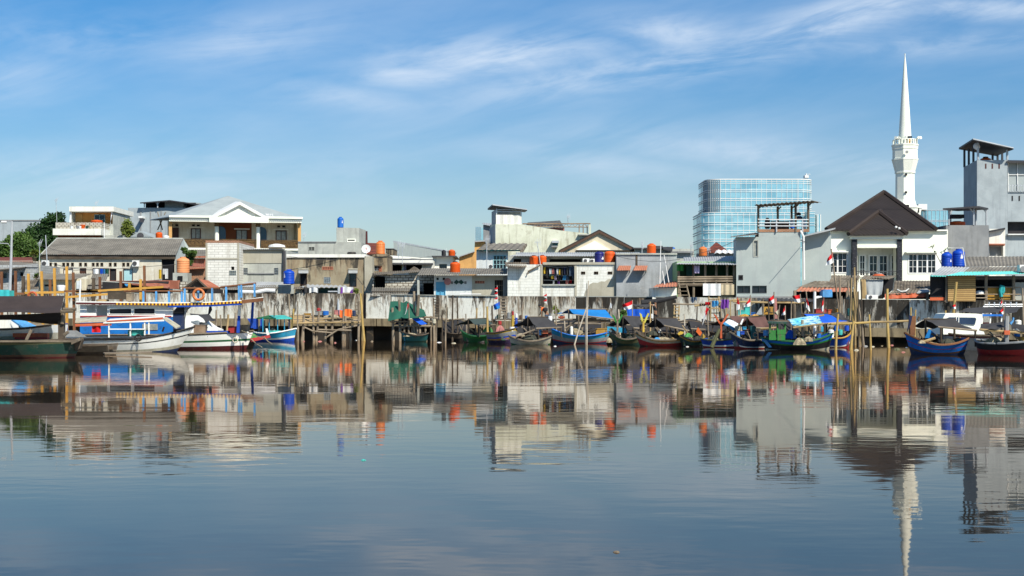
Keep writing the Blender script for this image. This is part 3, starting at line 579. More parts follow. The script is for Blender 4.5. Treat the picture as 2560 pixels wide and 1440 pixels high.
ap = (596, 490, D + 6.5); e1, e2, e3, e4 = (432, 541.5, D - .8), (742, 541.5, D - .8), (742, 552, D + 13), (432, 552, D + 13)
part('roof', MB().slab(e1, e2, ap, ap, .1).slab(e2, e3, ap, ap, .1).slab(e3, e4, ap, ap, .1).slab(e4, e1, ap, ap, .1), 'zinc_roof', T)
for x0, x1 in ((537, 548), (638.5, 649)):
    c = V((x0 + x1) / 2, 620, D - .1); c.y += .1; r = (x1 - x0) / 2 * S(D)
    autosmooth(part('column', MB().lathe(c, [(r * 1.1, 0), (r, .2), (r * .93, zy(567, D) - c.z)], 18), 'clean_white', T))
    part('capital', MB().lathe(c + Vector((0, 0, zy(567, D) - c.z + .004)), [(r, 0), (r * 1.2, .2), (r * 1.0, .3), (r * 1.5, .55)], 14), 'gilt_rail', T)
for x0, x1 in ((426, 433), (743, 750)): slabp(T, 'corner_pillar', x0 - .3, 556.5, x1 + .3, 620, D - .15, .13, 'ochre_paint')
for x0, x1, y0, y1 in ((434, 536.5, 598, 619), (549.5, 638, 598, 620), (650, 741.5, 599, 619.5)):
    o = part('balustrade', MB().box(x0, y0 + 2, x1, y1 - 2, D - .35, .08), 'gilt_rail', T)
    mb = MB().box(x0, y0, x1, y0 + 1.4, D - .42, .2).box(x0, y1 - 1.6, x1, y1, D - .42, .2); n = int((x1 - x0) / 9)
    for k in range(n + 1): x = x0 + (x1 - x0 - 1) * k / n; mb.box(x, y0 + 1.4, x + .9, y1 - 1.6, D - .41, .1)
    for k in range(n):
        x = x0 + (x1 - x0) * (k + .5) / n; c = V(x, (y0 + y1) / 2, D - .43)
        mb.tube([c + Vector((.18 * math.cos(a * .7854), 0, .26 * math.sin(a * .7854))) for a in range(9)], .03, 4)
    part('scrollwork', mb, 'gilt_rail', o)
T.rotation_euler.z = R(11)
part('balcony_slab', MB().box(426, 620.2, 750, 625, D - .8, 3.6).box(428, 625.2, 748, 637, D - .5, 3.2), 'clean_white', T)
text(T, '2015', 671, 536.5, D - .75 + .55, 7.5, 'logo_white', 'painted_year', off=.06, rot=(R(52), 0, 0))
solo('white_sack', MB().lathe(V(692, 619.5, D - .7), [(.3, 0), (1.0, .05), (.9, .3), (.3, .45)], 14), 'c_white', 'white bundle lying along the villa balustrade', 'bundle')
T = bld('lean_to_shed', 'low house with grey tiled roof behind the small leafy tree', 466, 640, 513, 134, 6, 'rust_roof', cat='shed'); roof(T, (478, 624, 139), (514, 624, 139), (514, 646, 133.6), (470, 646, 133.6))
T = bld('brick_house', 'bare red brick wall beside the white block tower', 468, 668, 512, 123, 5, 'red_brick')
roof(T, (470, 656, 128), (513, 660, 128), (513, 671, 122.5), (468, 673, 122.5), 'rust_roof')
tree('leafy_tree', 'small leafy tree behind the faded orange tank', 473, 640, 15, 22, 125, 1500, 'leaf_mid', (476, yland(125), 125), .13, lobes=[(462, 624, 8, 8), (474, 640, 13, 16), (486, 630, 8, 8), (475, 658, 9, 10)], seed=9)
tank(438, 641.5, 470, 682, 121, 'tank_faded', 'large faded orange tank beside the long cream house')
T = thing('tank_stand', 'low concrete stand under the faded orange tank', 'stand', (454, yland(121), 121)); part('stand', MB().box(432, 682.2, 469, yland(121), 120.8, 1.5), 'pale_concrete', T); part('stand_opening', MB().box(444, 690, 456, 702, 120.7, .08), 'dark_void', T)
# white block tower and beige plaster house
D = 116
T = bld('block_tower', 'tall narrow white block house with an orange brick top edge', 514, 607, 597, D, 7, 'block_white', [(577.7, 666.5, 585.6, 675), (573, 676.6, 590, 688)])
hole(T, 577.7, 666.5, 585.6, 675, D, 'dark_void', 'window'); win(T, 573, 676.6, 590, 688, D, 'pale_concrete', 'glass_block', 4, 3, fw=.5, rec=.04)
slabp(T, 'brick_top', 514, 601, 597, 606.8, D - .02, 6.9, 'red_brick'); slabp(T, 'tie_beam', 513.5, 645, 597.3, 649, D - .05, .06, 'beige_plaster')
for x in (514, 593): slabp(T, 'corner_pier', x, 607.2, x + 4.5, 712, D - .04, .05, 'beige_plaster')
D = 118
T = bld('plaster_house', 'blank beige plaster house beside the white block tower', 599, 624, 712, D, 8, 'pale_concrete', [(609, 670, 619, 686), (685.6, 670, 695.7, 686)])
slabp(T, 'upper_band', 599, 624.2, 707, 658, D - .05, .055, 'beige_plaster'); slabp(T, 'ledge', 619, 682, 685.6, 685, D - .1, .1, 'mid_grey_plaster')
for x in (609, 685.6): win(T, x, 670, x + 10, 686, D, 'mid_grey_plaster', 'glass_block', 2, 4, fw=.5, rec=.04)
roof(T, (597, 622.5, D + 8), (712, 622.5, D + 8), (712, 624, D - .3), (597, 624, D - .3), 'dark_metal_roof'); part('downpipe', MB().tube([V(710.5, 627, D - .15), V(710, 712, D - .15)], .14, 6), 'steel_dark', T)
tank(706, 673, 734, 710, 108.6, 'tank_blue', 'blue tank with a white giraffe mark on the grey lean-to', (-.75, .42, .35, .36))
# stained brown house
D = 112
hs = [(751, 683, 767, 740), (874, 683, 891, 716), (810, 693, 826, 708), (806, 667.5, 832, 674)]
T = bld('stained_house', 'brown plaster house covered in black water stains', 716, 642, 911, D, 9, 'stained_brown', hs)
slabp(T, 'parapet', 716, 635.5, 914, 643.5, D - .15, 9, 'white_paint')
slabp(T, 'pier', 911.3, 641, 931, yland(D), D - .15, 5, 'beige_plaster')
win(T, *hs[0], D, 'brown_frame', 'dark_room', 1, 2, 'door'); win(T, *hs[1], D, 'brown_frame', 'glass_dark', 1, 2, 'door'); win(T, *hs[2], D, 'steel_pale', 'glass_block', 3, 3, fw=.5, rec=.04); win(T, *hs[3], D, 'orange_roof', 'dark_void', 6, 2, 'vent_blocks', fw=1.6)
for x0, x1 in ((746, 771), (871, 894)): part('awning', MB().slab((x0, 675, D - .02), (x1, 675, D - .02), (x1, 682, D - .7), (x0, 682, D - .7), .04), 'zinc', T); slabp(T, 'hood', x0, 671, x1, 674, D - .12, .12, 'beige_plaster')
T = bld('stained_annex', 'narrow stained annex below the tall orange tank', 931.5, 640, 968, 113.5, 5, 'stained_brown', [(933, 665, 948, 677), (948, 667, 954, 678)], cat='annex')
win(T, 933, 665, 948, 677, 113.5, 'steel_pale', 'dark_void', 4, 2, fw=.6); win(T, 948, 667, 954, 678, 113.5, 'orange_roof', 'dark_void', 2, 3, 'vent_blocks', fw=1.4); slabp(T, 'hood', 931, 663, 955, 665, 113.3, .2, 'old_wood'); slabp(T, 'parapet', 931, 635.5, 968.5, 641, 113.4, 5, 'stained_brown')
tank(938.5, 601, 961.5, 635.5, 115, 'tank_pale_orange', 'tall pale orange tank on the stained annex roof')
# grey houses behind it
D = 150
T = bld('concrete_house', 'grey concrete house with a square rooftop block', 745, 605, 903, D, 9, 'pale_concrete', cat='house')
part('roof_block', MB().plan([(841, D + .5, 569), (898, D + .5, 570), (915, D + 5, 576), (870, D + 7, 575)]), 'pale_concrete', T)
win(T, 868, 598, 888, 603.5, D + .44, 'clean_white', 'dark_void', 1, 1, fw=2.2, rec=.03); slabp(T, 'wall_ledge', 745, 603.5, 840, 606, D - .1, .4, 'mid_grey_plaster'); win(T, 772, 617, 786, 626, D - .01, 'pale_concrete', 'dark_void', 2, 3, 'vent', fw=.8, rec=0.0)
tank(842.5, 541.5, 858, 568.5, 151, 'tank_light_blue', 'bright blue tank high on the grey rooftop block', (.75, .4, .35, .3))
T = bld('red_roof_house', 'house with a steep red tiled roof behind the satellite dish', 915, 632, 962, 142, 5, 'cream_paint'); troof(T, (917, 607, 146), (948, 608, 146), (950, 634, 141.6), (918, 634, 141.6), 'roof_tile_red')
pole('red_pipe', 'dark red chimney pipe beside the grey rooftop block', 'pipe', 916.5, 620, 916.5, 578, 140, .12, 'p_maroon')
T = bld('concrete_shed', 'small stained concrete block beside the tall orange tank', 964, 622, 983, 150, 5, 'stained_brown', cat='shed'); slabp(T, 'cap', 963, 620.5, 984, 622, 149.9, 5, 'mid_grey_plaster')
T = thing('warehouse', 'long pale grey warehouse sloping away behind the rooftops', 'warehouse', (1040, yland(195), 195)); part('wall', MB().plan([(984, 195, 606), (1140, 240, 632), (1140, 275, 632), (984, 230, 620)]), 'pale_concrete_clean', T); part('roof_edge', MB().slab((983, 601.5, 194.8), (1141, 630, 239.8), (1141, 632.5, 239.8), (983, 606, 194.8), .3, (0, 1, 0)), 'steel_pale', T)
T = thing('satellite_dish', 'white satellite dish on the stained house roof', 'dish', (914, 641, 113.5)); part('dish', MB().lathe(V(915.5, 622, 113.6), [(.04, .22), (.2, .16), (.34, .02), (.36, .0), (.2, .12), (.03, .18)], 20, Matrix.Rotation(R(72), 3, 'X') @ Matrix.Rotation(R(180), 3, 'Y')), 'white_trim', T)
part('feed_arm', MB().tube([V(920, 631, 113.4), V(915, 622, 112.9)], .02, 4).lathe(V(915, 622, 112.9), [(.05, 0), (.05, .1)], 8), 'p_red', T); part('mount', MB().tube([V(915.5, 623, 113.8), V(913, 641, 113.8)], .05, 6), 'steel_pale', T)
solo('tyre', MB().lathe(V(879, 635.8, 112.6), [(.16, .02), (.34, 0), (.36, .1), (.3, .18), (.16, .16)], 18), 'p_black', 'black tyre lying on the stained house roof', 'tyre')
# tiled house with veranda + block wall + small tank house
D = 124
T = bld('veranda_house', 'low house with grey tiled roof and dark open veranda', 969, 650, 1082, D, 7, 'white_paint', [(970.5, 661.5, 1005, 677), (1009, 661.5, 1055, 677)], t=1.2)
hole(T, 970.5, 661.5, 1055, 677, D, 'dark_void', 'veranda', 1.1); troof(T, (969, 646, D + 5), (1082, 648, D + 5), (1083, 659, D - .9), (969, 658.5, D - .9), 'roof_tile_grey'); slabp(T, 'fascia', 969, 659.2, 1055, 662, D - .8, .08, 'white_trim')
slabp(T, 'brick_step', 970, 677, 1012, 681, D - .2, .2, 'red_brick'); part('upper_wall', MB().slab((968, 638, D + 6), (1082, 646, D + 6), (1082, 649, D + 6), (968, 646, D + 6), .2, (0, 1, 0)), 'white_paint', T)
for x, c, w in ((976, 'c_red', 'red'), (1003.5, 'c_yellow', 'olive yellow'), (1011, 'c_lilac', 'lilac')): solo('laundry', MB().box(x, 663, x + 4.5, 675.5, D + .4, .04), c, w + ' cloth hanging in the dark open veranda', 'laundry', 'cloths in the open veranda')
T = bld('gabled_shed', 'small weathered gable roof beside the dark veranda', 1022, 680, 1050, 118, 4, 'pale_concrete', cat='shed'); part('gable', MB().prism([(1016, 680), (1035, 666), (1053, 679)], 117.6, 4.2), 'asbestos_old', T)
D = 108.5
T = bld('block_wall_house', 'ruined white block house with one black opening', 931, 687, 1084, D, 6, 'block_white_old', [(934, 690, 963, 722), (1058, 708, 1083, 740)], t=1.5)
hole(T, 934, 690, 963, 722, D, 'dark_void', 'opening', 1.4); hole(T, 1058, 708, 1083, 740, D, 'dark_void', 'opening', 1.4)
roof(T, (932, 681, D + 5), (1050, 674, D + 5), (1044, 680, D - .6), (933, 687.5, D - .6), 'asbestos_old')
T = thing('low_shed', 'low shed of grey roof sheets behind the sea wall', 'shed', (995, yland(106), 106)); roof(T, (930, 718.5, 108), (1057, 718.5, 108), (1058, 727, 106), (928, 728, 106), 'asbestos'); roof(T, (930, 729.5, 106.3), (1045, 729.5, 106.3), (1045, 740, 105.0), (926, 740, 105.0), 'asbestos')
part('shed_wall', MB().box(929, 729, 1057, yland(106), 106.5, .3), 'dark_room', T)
D = 127
T = bld('small_white_house', 'small white cube house carrying a black and an orange tank', 1082, 642, 1132, D, 6, 'white_paint', [(1098, 660, 1117.5, 671)]); hole(T, 1098, 660, 1117.5, 671, D, 'glass_dark', 'window'); slabp(T, 'roof_slab', 1079, 639.3, 1141, 641.8, D - .7, 7, 'steel_dark')
tank(1103.5, 624.5, 1114.5, 639, D, 'tank_black', 'small black tank on the small white cube house'); tank(1120.5, 623.5, 1137.5, 639.3, D + .2, 'tank_orange', 'orange tank beside the small black tank')
# blue door house
D = 104.5
hs = [(1091, 694, 1097, 700), (1106.5, 694, 1112.5, 700), (1090.6, 705.6, 1113, 742), (1126.5, 703, 1133, 710), (1160, 703, 1167, 710), (1187, 702, 1211.5, 709), (1236.5, 700, 1257.5, 740)]
T = bld('blue_door_house', 'pale blue house with a blue double door and diamond vents', 1085, 688, 1269, D, 7, 'blue_white', hs)
for h in hs[:2]: hole(T, *h, D)
win(T, *hs[2], D, 'blue_door', 'blue_door', 2, 2, 'door', fw=1.6, rec=.06); win(T, *hs[3], D, 'white_trim', 'dark_void', 1, 3, 'vent', fw=.7); win(T, *hs[4], D, 'white_trim', 'dark_void', 1, 3, 'vent', fw=.7)
win(T, *hs[5], D, 'orange_roof', 'dark_void', 4, 2, 'vent_blocks', fw=2); win(T, *hs[6], D, 'rusty_steel', 'dark_void', 5, 3, 'gate', fw=.9)
part('diamond_vent', MB().prism([(1134, 706), (1141, 711.5), (1147, 706.5), (1153, 711.5), (1160, 706), (1153, 699), (1147, 703.5), (1141, 699)], D - .05, .05), 'p_darkgreen', T)
slabp(T, 'side_wall', 1258, 690, 1268.5, 745, D - .06, .06, 'mid_grey_plaster'); part('plaster_wall', MB().wall(1180, 690, 1258, 745, D - .06, .06, hs[5:]), 'beige_plaster', T)
roof(T, (1053, 670.5, D + 5), (1269, 671, D + 5), (1268, 685, D - 1), (1042, 687.5, D - 1), 'asbestos'); part('post', MB().box(1043, 688, 1048.5, yland(D), D - .7, .2), 'pale_concrete', T)
tank(1124.5, 653, 1150, 681.5, 105.5, 'tank_orange', 'orange tank standing on the blue door house roof', lid='tank_black')
solo('round_basket', MB().lathe(V(1119, 704, 104.25), [(.08, 0), (.24, .02), (.26, .1), (.1, .14)], 16, Matrix.Rotation(R(90), 3, 'X')), 'p_pink', 'pink woven tray hanging by the blue double door', 'tray')
solo('white_pipe', MB().tube([V(1150, 735.5, 103.6), V(1203, 735.5, 103.6)], .04, 5), 'white_trim', 'white horizontal pipe below the diamond vents', 'pipe')
# orange house, white two-storey house
T = thing('orange_house', 'orange painted house wedged behind the blue window house', 'house', (1180, yland(132), 132)); part('wall', MB().prism([(1148, 640), (1186, 627), (1187, 604), (1212, 602), (1212, 800), (1148, 800)][::-1], 132, 6), 'ochre_paint', T)
part('roof', MB().slab((1186, 602, 131.6), (1213, 600.5, 131.6), (1213, 600.5, 138), (1186, 602, 138), .12).slab((1135, 644, 131.6), (1187, 626.5, 131.6), (1187, 626.5, 138), (1135, 644, 138), .1), 'zinc', T)
D = 119
T = bld('blue_window_house', 'white upper floor with a pale blue window and short roof', 1191, 627, 1270, D, 6, 'blue_white', [(1233.5, 639, 1265.5, 672)]); win(T, 1233.5, 639, 1265.5, 672, D, 'teal_frame', 'glass_dark', 4, 3, fw=1.7)
roof(T, (1212, 608.5, D + 5), (1316, 608.5, D + 5), (1302, 624, D - .7), (1191, 624, D - .7), 'asbestos', .5, .05); slabp(T, 'fascia', 1191, 624.5, 1301, 628, D - .6, .1, 'p_teal'); part('roof_verge', MB().slab((1316, 608, D + 5), (1318, 610, D + 5), (1304, 633, D - .7), (1300, 625, D - .7), .15), 'asbestos_old', T)
antenna('tall thin antenna in front of the blue window house', 1217, 676, 596, 112, 8); ac(1222.5, 660, 1230.5, 672.5, 112.5, 'small white air conditioner below the blue window', .5)
# cream rooftop house
D = 130
T = thing('cream_house', 'tall blank cream house topped by a sheet metal shed', 'house', (1350, yland(D), D))
part('wall', MB().plan([(1225, D + 4, 562), (1239, D, 560.5), (1304, D, 560.5), (1316, D, 563), (1324, D, 569), (1400, D, 576), (1473, D, 584), (1473, D + 8, 590), (1225, D + 9, 575)]), 'pale_green_white', T)
part('side_wall', MB().slab((1224, 572, D + 4.3), (1238.8, 561, D - .03), (1238.8, 640, D - .03), (1224, 640, D + 4.3), .03, (-.8, -.3, 0)), 'blue_grey_plaster', T)  # grey slab puts the shade of the cream house's left face into colour
o = part('rooftop_shed', MB().corr((1240, 537, D + .1), (1304, 537, D + .1), (1304, 561, D + .1), (1240, 561, D + .1), .6, .03), 'white_paint', T)
part('shed_side', MB().slab((1229, 530, D + 4), (1239.5, 524, D + .2), (1239.5, 561, D + .2), (1229, 562, D + 4), .05, (1, 0, 0)), 'blue_grey_plaster', o)
mb = MB()
for x in (1241.5, 1303.5): mb.box(x - 1, 521, x + 1, 537, D + .1, .1)
mb.box(1242.5, 528.5, 1302.5, 530, D + .12, .05).box(1242.5, 523.5, 1302.5, 525, D + .12, .05)
for k in range(11): x = 1247 + k * 5; mb.box(x, 530, x + .8, 537, D + .14, .05)
part('shed_grille', mb, 'steel_pale', o); part('shed_back', MB().box(1243, 525, 1302, 537, D + 3.6, .05), 'pale_concrete', o)
part('shed_roof', MB().slab((1231, 510.5, D - .3), (1318, 523, D - .3), (1312, 527, D + 5), (1219, 521, D + 5), .14), 'dark_metal_roof', T)
part('roof_trim', MB().slab((1231, 510, D - .4), (1318, 522.5, D - .4), (1318, 525, D - .4), (1231, 513, D - .4), .08, (0, 1, 0)), 'steel_pale', T)
mb = MB().tube([V(1306, 559.5, D + .6), V(1476, 559, D + .6)], .06, 5).tube([V(1318, 566, D + .6), V(1470, 568, D + .6)], .04, 5)
for k in range(10): x = 1318 + k * 15; mb.tube([V(x, 567, D + .6), V(x + 7.5, 559.5, D + .6), V(x + 15, 567.5, D + .6)], .035, 4)
for x in (1448, 1458, 1468): mb.tube([V(x, 586, D + .3), V(x, 563, D + .3)], .05, 5)
part('roof_truss', mb, 'rusty_steel', T); part('corner_post', MB().box(1472, 561, 1477.5, 604, D - .2, .3), 'pale_green_white', T); part('ledge', MB().box(1446, 585, 1478, 588, D - .4, .38), 'pale_concrete', T)
T = bld('dark_roof_house', 'house with a dark tiled roof behind the cream rooftop house', 1316, 569, 1411, 141, 5, 'p_pink'); troof(T, (1320, 556, 145), (1400, 551, 145), (1411, 569, 140.6), (1316, 560, 140.6), 'roof_tile_grey')
T = bld('dark_grey_house', 'dark grey sheet clad house behind the cream rooftop house', 1208, 562, 1228, 148, 6, 'mid_grey_plaster'); roof(T, (1206, 557, 150), (1232, 558, 150), (1232, 566, 147.6), (1206, 560, 147.6), 'zinc')
T = thing('window_box', 'small metal window box on the blank cream wall', 'window box', (1388, 624, 129.6)); part('hood', MB().box(1380, 601.5, 1397, 607, 129.2, .8), 'steel_pale', T); part('screen', MB().box(1383, 607.2, 1395, 614, 129.4, .5), 'p_teal', T); part('shelf', MB().box(1379, 614.2, 1394, 618, 129.1, .85), 'mid_grey_plaster', T)
# gable behind
D = 123
T = thing('gable_house', 'house with a wide cream gable and pinkish eave boards', 'house', (1498, yland(D), D)); part('wall', MB().prism([(1405, 622), (1498, 579), (1590, 626), (1590, 800), (1405, 800)], D, 9), 'cream_paint', T)
part('roof', MB().slab((1498, 573.5, D - .2), (1598, 626, D - .2), (1598, 626, D + 9), (1498, 573.5, D + 9), .2).slab((1498, 573.5, D - .2), (1398, 625, D - .2), (1398, 625, D + 9), (1498, 573.5, D + 9), .2), 'roof_tile_brown', T)
part('eave_board', MB().slab((1498, 576.5, D - .26), (1596, 628, D - .26), (1594, 632, D - .26), (1498, 582.5, D - .26), .1, (0, 1, 0)).slab((1498, 576.5, D - .262), (1400, 627, D - .262), (1400, 633, D - .262), (1498, 582.5, D - .262), .1, (0, 1, 0)), 'p_brown', T)
part('porch_pediment', MB().prism([(1440, 625), (1487, 602), (1526, 625)], D - .12, .12), 'clean_white', T); slabp(T, 'eave_ledge', 1440, 625.3, 1590, 628, D - .15, .14, 'roof_ridge_brown')
# low white row with the laundry recess
D = 106
T = bld('flat_roof_house', 'long low house with a white flat roof edge behind two orange tanks', 1270, 640, 1545, D, 8, 'pale_concrete', [(1284, 647, 1303, 659), (1374, 647.5, 1453, 658.5)], t=.9)
for h in ((1284, 647, 1303, 659), (1374, 647.5, 1453, 658.5)): hole(T, *h, D, 'dark_void', 'opening', .8)
roof(T, (1290, 631, D + 7), (1600, 631, D + 7), (1600, 634.5, D + 1), (1290, 634.5, D + 1), 'zinc'); roof(T, (1300, 635, D + 1), (1492, 635, D + 1), (1492, 640, D - 1.2), (1271, 639.5, D - 1.2), 'zinc')
slabp(T, 'zinc_panel', 1303.5, 648, 1322, 660, D - .07, .07, 'zinc')
D = 103.5
hs = [(1357, 662, 1438.5, 711), (1453, 679, 1463, 685.5), (1485.5, 679, 1495.5, 685.5), (1520, 679, 1530.5, 685.5)]
T = bld('laundry_house', 'white block house with laundry hanging in an open balcony', 1269, 661, 1541, D, 3, 'block_wall_painted', hs, t=1.8)
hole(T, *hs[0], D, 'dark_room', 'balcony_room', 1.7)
for h in hs[1:]: win(T, *h, D, 'grey_wood', 'dark_void', 2, 1, 'vent', fw=.7)
slabp(T, 'cap_beam', 1357, 655.5, 1542, 661.5, D - .12, 1.8, 'beige_plaster'); slabp(T, 'sill', 1356, 710.5, 1440, 714, D - .15, .4, 'pale_concrete')
for x in (1354, 1439, 1536): slabp(T, 'pier', x - 3, 662, x + 3, 742, D - .05, .055, 'beige_plaster')
part('plaster_patch', MB().prism([(1460, 742), (1463, 728), (1470, 720), (1474, 711), (1483, 706), (1494, 707), (1503, 703), (1512, 704), (1520, 698), (1533, 697), (1533, 742)][::-1], D - .03, .03), 'beige_plaster', T)
roof(T, (1262, 655, D + 1.5), (1322, 656, D + 1.5), (1314, 668, D - .8), (1264, 666.5, D - .8), 'asbestos_old'); solo('black_gutter', MB().tube([V(1318, 686, D - .15), V(1321, 678, D - .15), V(1350, 663, D - .2)], .06, 5), 'grey_wood', 'grey drain pipe slanting across the white block wall', 'pipe')
cl = [(1359, 'c_yellow', 5, 668, 684), (1366, 'c_black', 6, 671, 695), (1373, 'c_white', 6, 672, 685), (1380, 'p_pink', 5, 672, 685), (1386, 'c_navy', 4, 672, 690), (1391, 'c_white', 5, 672, 686), (1397, 'c_yellow', 4, 673, 687), (1402, 'c_black', 6, 668, 690), (1409, 'c_navy', 6, 668, 686), (1416, 'c_charcoal', 6, 667, 687), (1423, 'c_denim', 6, 667, 690), (1430, 'c_denim', 6, 667, 696),
      (1374, 'c_teal', 5, 684, 691), (1378, 'c_yellow', 6, 689, 697), (1386, 'c_lilac', 5, 690, 699), (1394, 'c_black', 7, 691, 703), (1407, 'c_cyan', 8, 688, 700), (1416, 'c_denim', 7, 686, 700), (1382, 'c_white', 4, 702, 710), (1394, 'c_purple', 5, 702, 710), (1414, 'p_pink', 8, 701, 710), (1424, 'c_red', 5, 700, 709)]
words_ = dict(c_yellow='yellow', c_black='black', c_white='white', p_pink='pink', c_navy='navy', c_charcoal='charcoal', c_denim='denim blue', c_teal='teal', c_lilac='lilac', c_cyan='light blue', c_purple='purple', c_red='red')
seen = {}
for x, c, w, y0, y1 in cl:
    row = 'upper' if y0 < 675 else 'middle' if y0 < 695 else 'lower'; k = (c, row); seen[k] = seen.get(k, 0) + 1
    q = D + (.25 if row == 'upper' else .5 if row == 'middle' else .7); pos = ['', ', second of its colour', ', third of its colour'][seen[k] - 1]
    fold = lambda u, v: V(x + w * (u + .06 * math.sin(v * 5 + x)), y0 + (y1 - y0) * v, q + .07 * math.sin(u * 8 + x) * (.4 + v))
    solo('laundry', MB().grid(fold, 6, 5), c, f'{words_[c]} garment on the {row} line{pos}, open balcony', 'laundry', 'clothes drying in the open balcony')
for y, q in ((666.5, D + .25), (687, D + .5), (700, D + .7)): solo('washing_line', MB().tube([V(1357.5, y, q), V(1398, y + 1.5, q), V(1438, y, q)], .012, 4), 'steel_pale', {666.5: 'topmost washing line across the open balcony', 687: 'middle washing line across the open balcony', 700: 'lowest washing line across the open balcony'}[y], 'washing line', 'washing lines in the open balcony')
tank(1324, 637.5, 1345, 661, 103.8, 'tank_orange', 'orange tank nearer the laundry balcony, left one of a touching pair', lid='tank_black'); tank(1345.5, 637, 1366.5, 661, 104.4, 'tank_orange', 'orange tank above the laundry balcony, right one of a touching pair', lid='tank_black')
tank(1487, 626.5, 1511, 658, 104.2, 'tank_navy', 'dark blue tank with a white patch beside an orange tank', (.75, .3, .6, .25), lid='tank_black'); tank(1511.5, 625, 1539, 658.5, 104, 'tank_orange', 'largest orange tank standing beside the dark blue tank', lid='tank_black')
ac(1457, 646, 1474, 658, 104.9, 'white air conditioner left of the dark blue tank'); ac(1476, 647, 1486.5, 658, 104.7, 'small white air conditioner touching the dark blue tank')
antenna('white bent antenna above the touching orange tanks', 1351, 662, 604, 103.2, 9, -8)
# grey house with orange awnings
D = 103.2
T = bld('awning_house', 'grey rendered house with two small orange awnings', 1541, 636, 1692, D, 8, 'grey_render')
slabp(T, 'parapet', 1540, 633, 1693, 636.5, D - .12, 8, 'pale_concrete'); slabp(T, 'crack_strip', 1589, 637, 1594, 665, D - .03, .03, 'old_wood')
for x in (1542, 1583):
    part('awning', MB().corr((x + 5, 664, D - .02), (x + 36, 664, D - .02), (x + 33, 675.5, D - .75), (x, 676, D - .75), .12, .015), 'orange_roof', T); part('bracket', MB().tube([V(x + 34, 664, D - .03), V(x + 32, 681, D - .05)], .03, 4).tube([V(x + 32, 681, D - .05), V(x + 31, 676, D - .7)], .025, 4), 'grey_wood', T)
T = bld('lean_to_shed', 'white walled lean-to with a faded orange sheet roof', 1631, 719.5, 1692, 98.6, 2.6, 'white_paint', cat='lean-to'); roof(T, (1640, 712, 101.2), (1694, 701, 101.2), (1693, 716, 98), (1631, 717.5, 98), 'orange_roof', .18)
for i, (x0, y0, x1, y1) in enumerate(((1649.5, 709, 1652, 602), (1662, 713, 1656, 677), (1672, 706, 1660, 637))): pole('white_pipe', ['tall white pipe beside the orange tank on the awning house', 'short white pipe standing on the lean-to roof', 'slanting white pipe crossing the bare grey wall'][i], 'pipe', x0, y0, x1, y1, 100, .035, 'white_trim', 'white pipes by the awning house')
tank(1618.5, 608, 1641, 633, 104.5, 'tank_orange', 'orange tank with a black mark on the awning house roof')
T = bld('flat_roof_house', 'white walled flat roofed house behind the orange awnings', 1588, 622, 1735, 122, 8, 'pale_concrete'); slabp(T, 'roof_slab', 1583, 619, 1676, 622, 121.5, 8.6, 'steel_dark'); slabp(T, 'parapet', 1660, 628, 1735, 632, 121.6, .3, 'mid_grey_plaster'); part('water_tray', MB().box(1641, 614.5, 1657, 620, 123, 2), 'steel_dark', T)
tank(1663.5, 616.5, 1676.5, 628, 122, 'tank_light_blue', 'small blue tank, taller of two on the flat roof'); tank(1677.5, 617.5, 1688.5, 628, 122, 'tank_light_blue', 'smallest blue tank at the right end of the flat roof')
solo('roof_shed', MB().slab((1655, 617, 121.6), (1682, 617, 121.6), (1680, 627, 121.2), (1658, 621, 121.2), .1), 'dark_metal_roof', 'dark sheet propped up beside the small blue tanks', 'sheet')
antenna('thin antenna left of the orange tank on the awning house', 1605, 633, 611, 108, 3); antenna('spindly antenna above the green veranda house roof', 1727.5, 642, 612, 108, 5)
# green veranda house
D = 100.5
T = bld('green_house', 'green walled house with a bamboo railed veranda over the wall', 1692, 654, 1841, D, 7, 'green_wall', [(1694, 660, 1840, 712), (1696, 715, 1800, 743)], t=2.0)
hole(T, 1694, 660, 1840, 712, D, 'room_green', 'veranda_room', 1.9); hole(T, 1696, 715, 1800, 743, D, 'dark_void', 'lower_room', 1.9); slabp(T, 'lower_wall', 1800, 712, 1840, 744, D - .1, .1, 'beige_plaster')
slabp(T, 'door', 1716, 665, 1730, 708, D + 1.8, .08, 'p_teal'); slabp(T, 'cupboard', 1766, 688, 1786, 708, D + 1.4, .4, 'grey_wood')
roof(T, (1708, 643, D + 5), (1842, 640, D + 5), (1842, 651, D + 1.5), (1711, 653, D + 1.5), 'zinc'); roof(T, (1705, 652, D + 1.6), (1842, 650.5, D + 1.6), (1842, 661.5, D - 1.1), (1688, 659.5, D - 1.1), 'zinc')
for x in (1697, 1734, 1763, 1790.5, 1817.5, 1835): part('post', MB().tube([V(x, 745 if x in (1697, 1734, 1835) else 712, D - .35), V(x, 660, D - .35)], .085, 6), 'bamboo_grey', T)
mb = MB()
for y in (692, 697, 703, 710): mb.tube([V(1694, y + 1, D - .42), V(1838, y, D - .42)], .06, 6)
part('railing', mb, 'bamboo_grey', T); part('deck_beam', MB().box(1692, 712, 1800, 715, D - .5, .6), 'old_wood', T)
T2 = thing('ladder', 'bamboo ladder under the green veranda house', 'ladder', (1715, 745, 99.9)); part('side_rail', MB().tube([V(1702, 745, 99.6), V(1698, 712, 99.9)], .05, 5), 'bamboo_grey', T2); part('side_rail', MB().tube([V(1724, 745, 99.6), V(1716, 712, 99.9)], .05, 5), 'bamboo_grey', T2)
for k in range(3): part('rung', MB().tube([V(1701 - k, 738 - 10 * k, 99.7), V(1722 - 2 * k, 738 - 10 * k, 99.7)], .03, 5), 'bamboo_grey', T2)
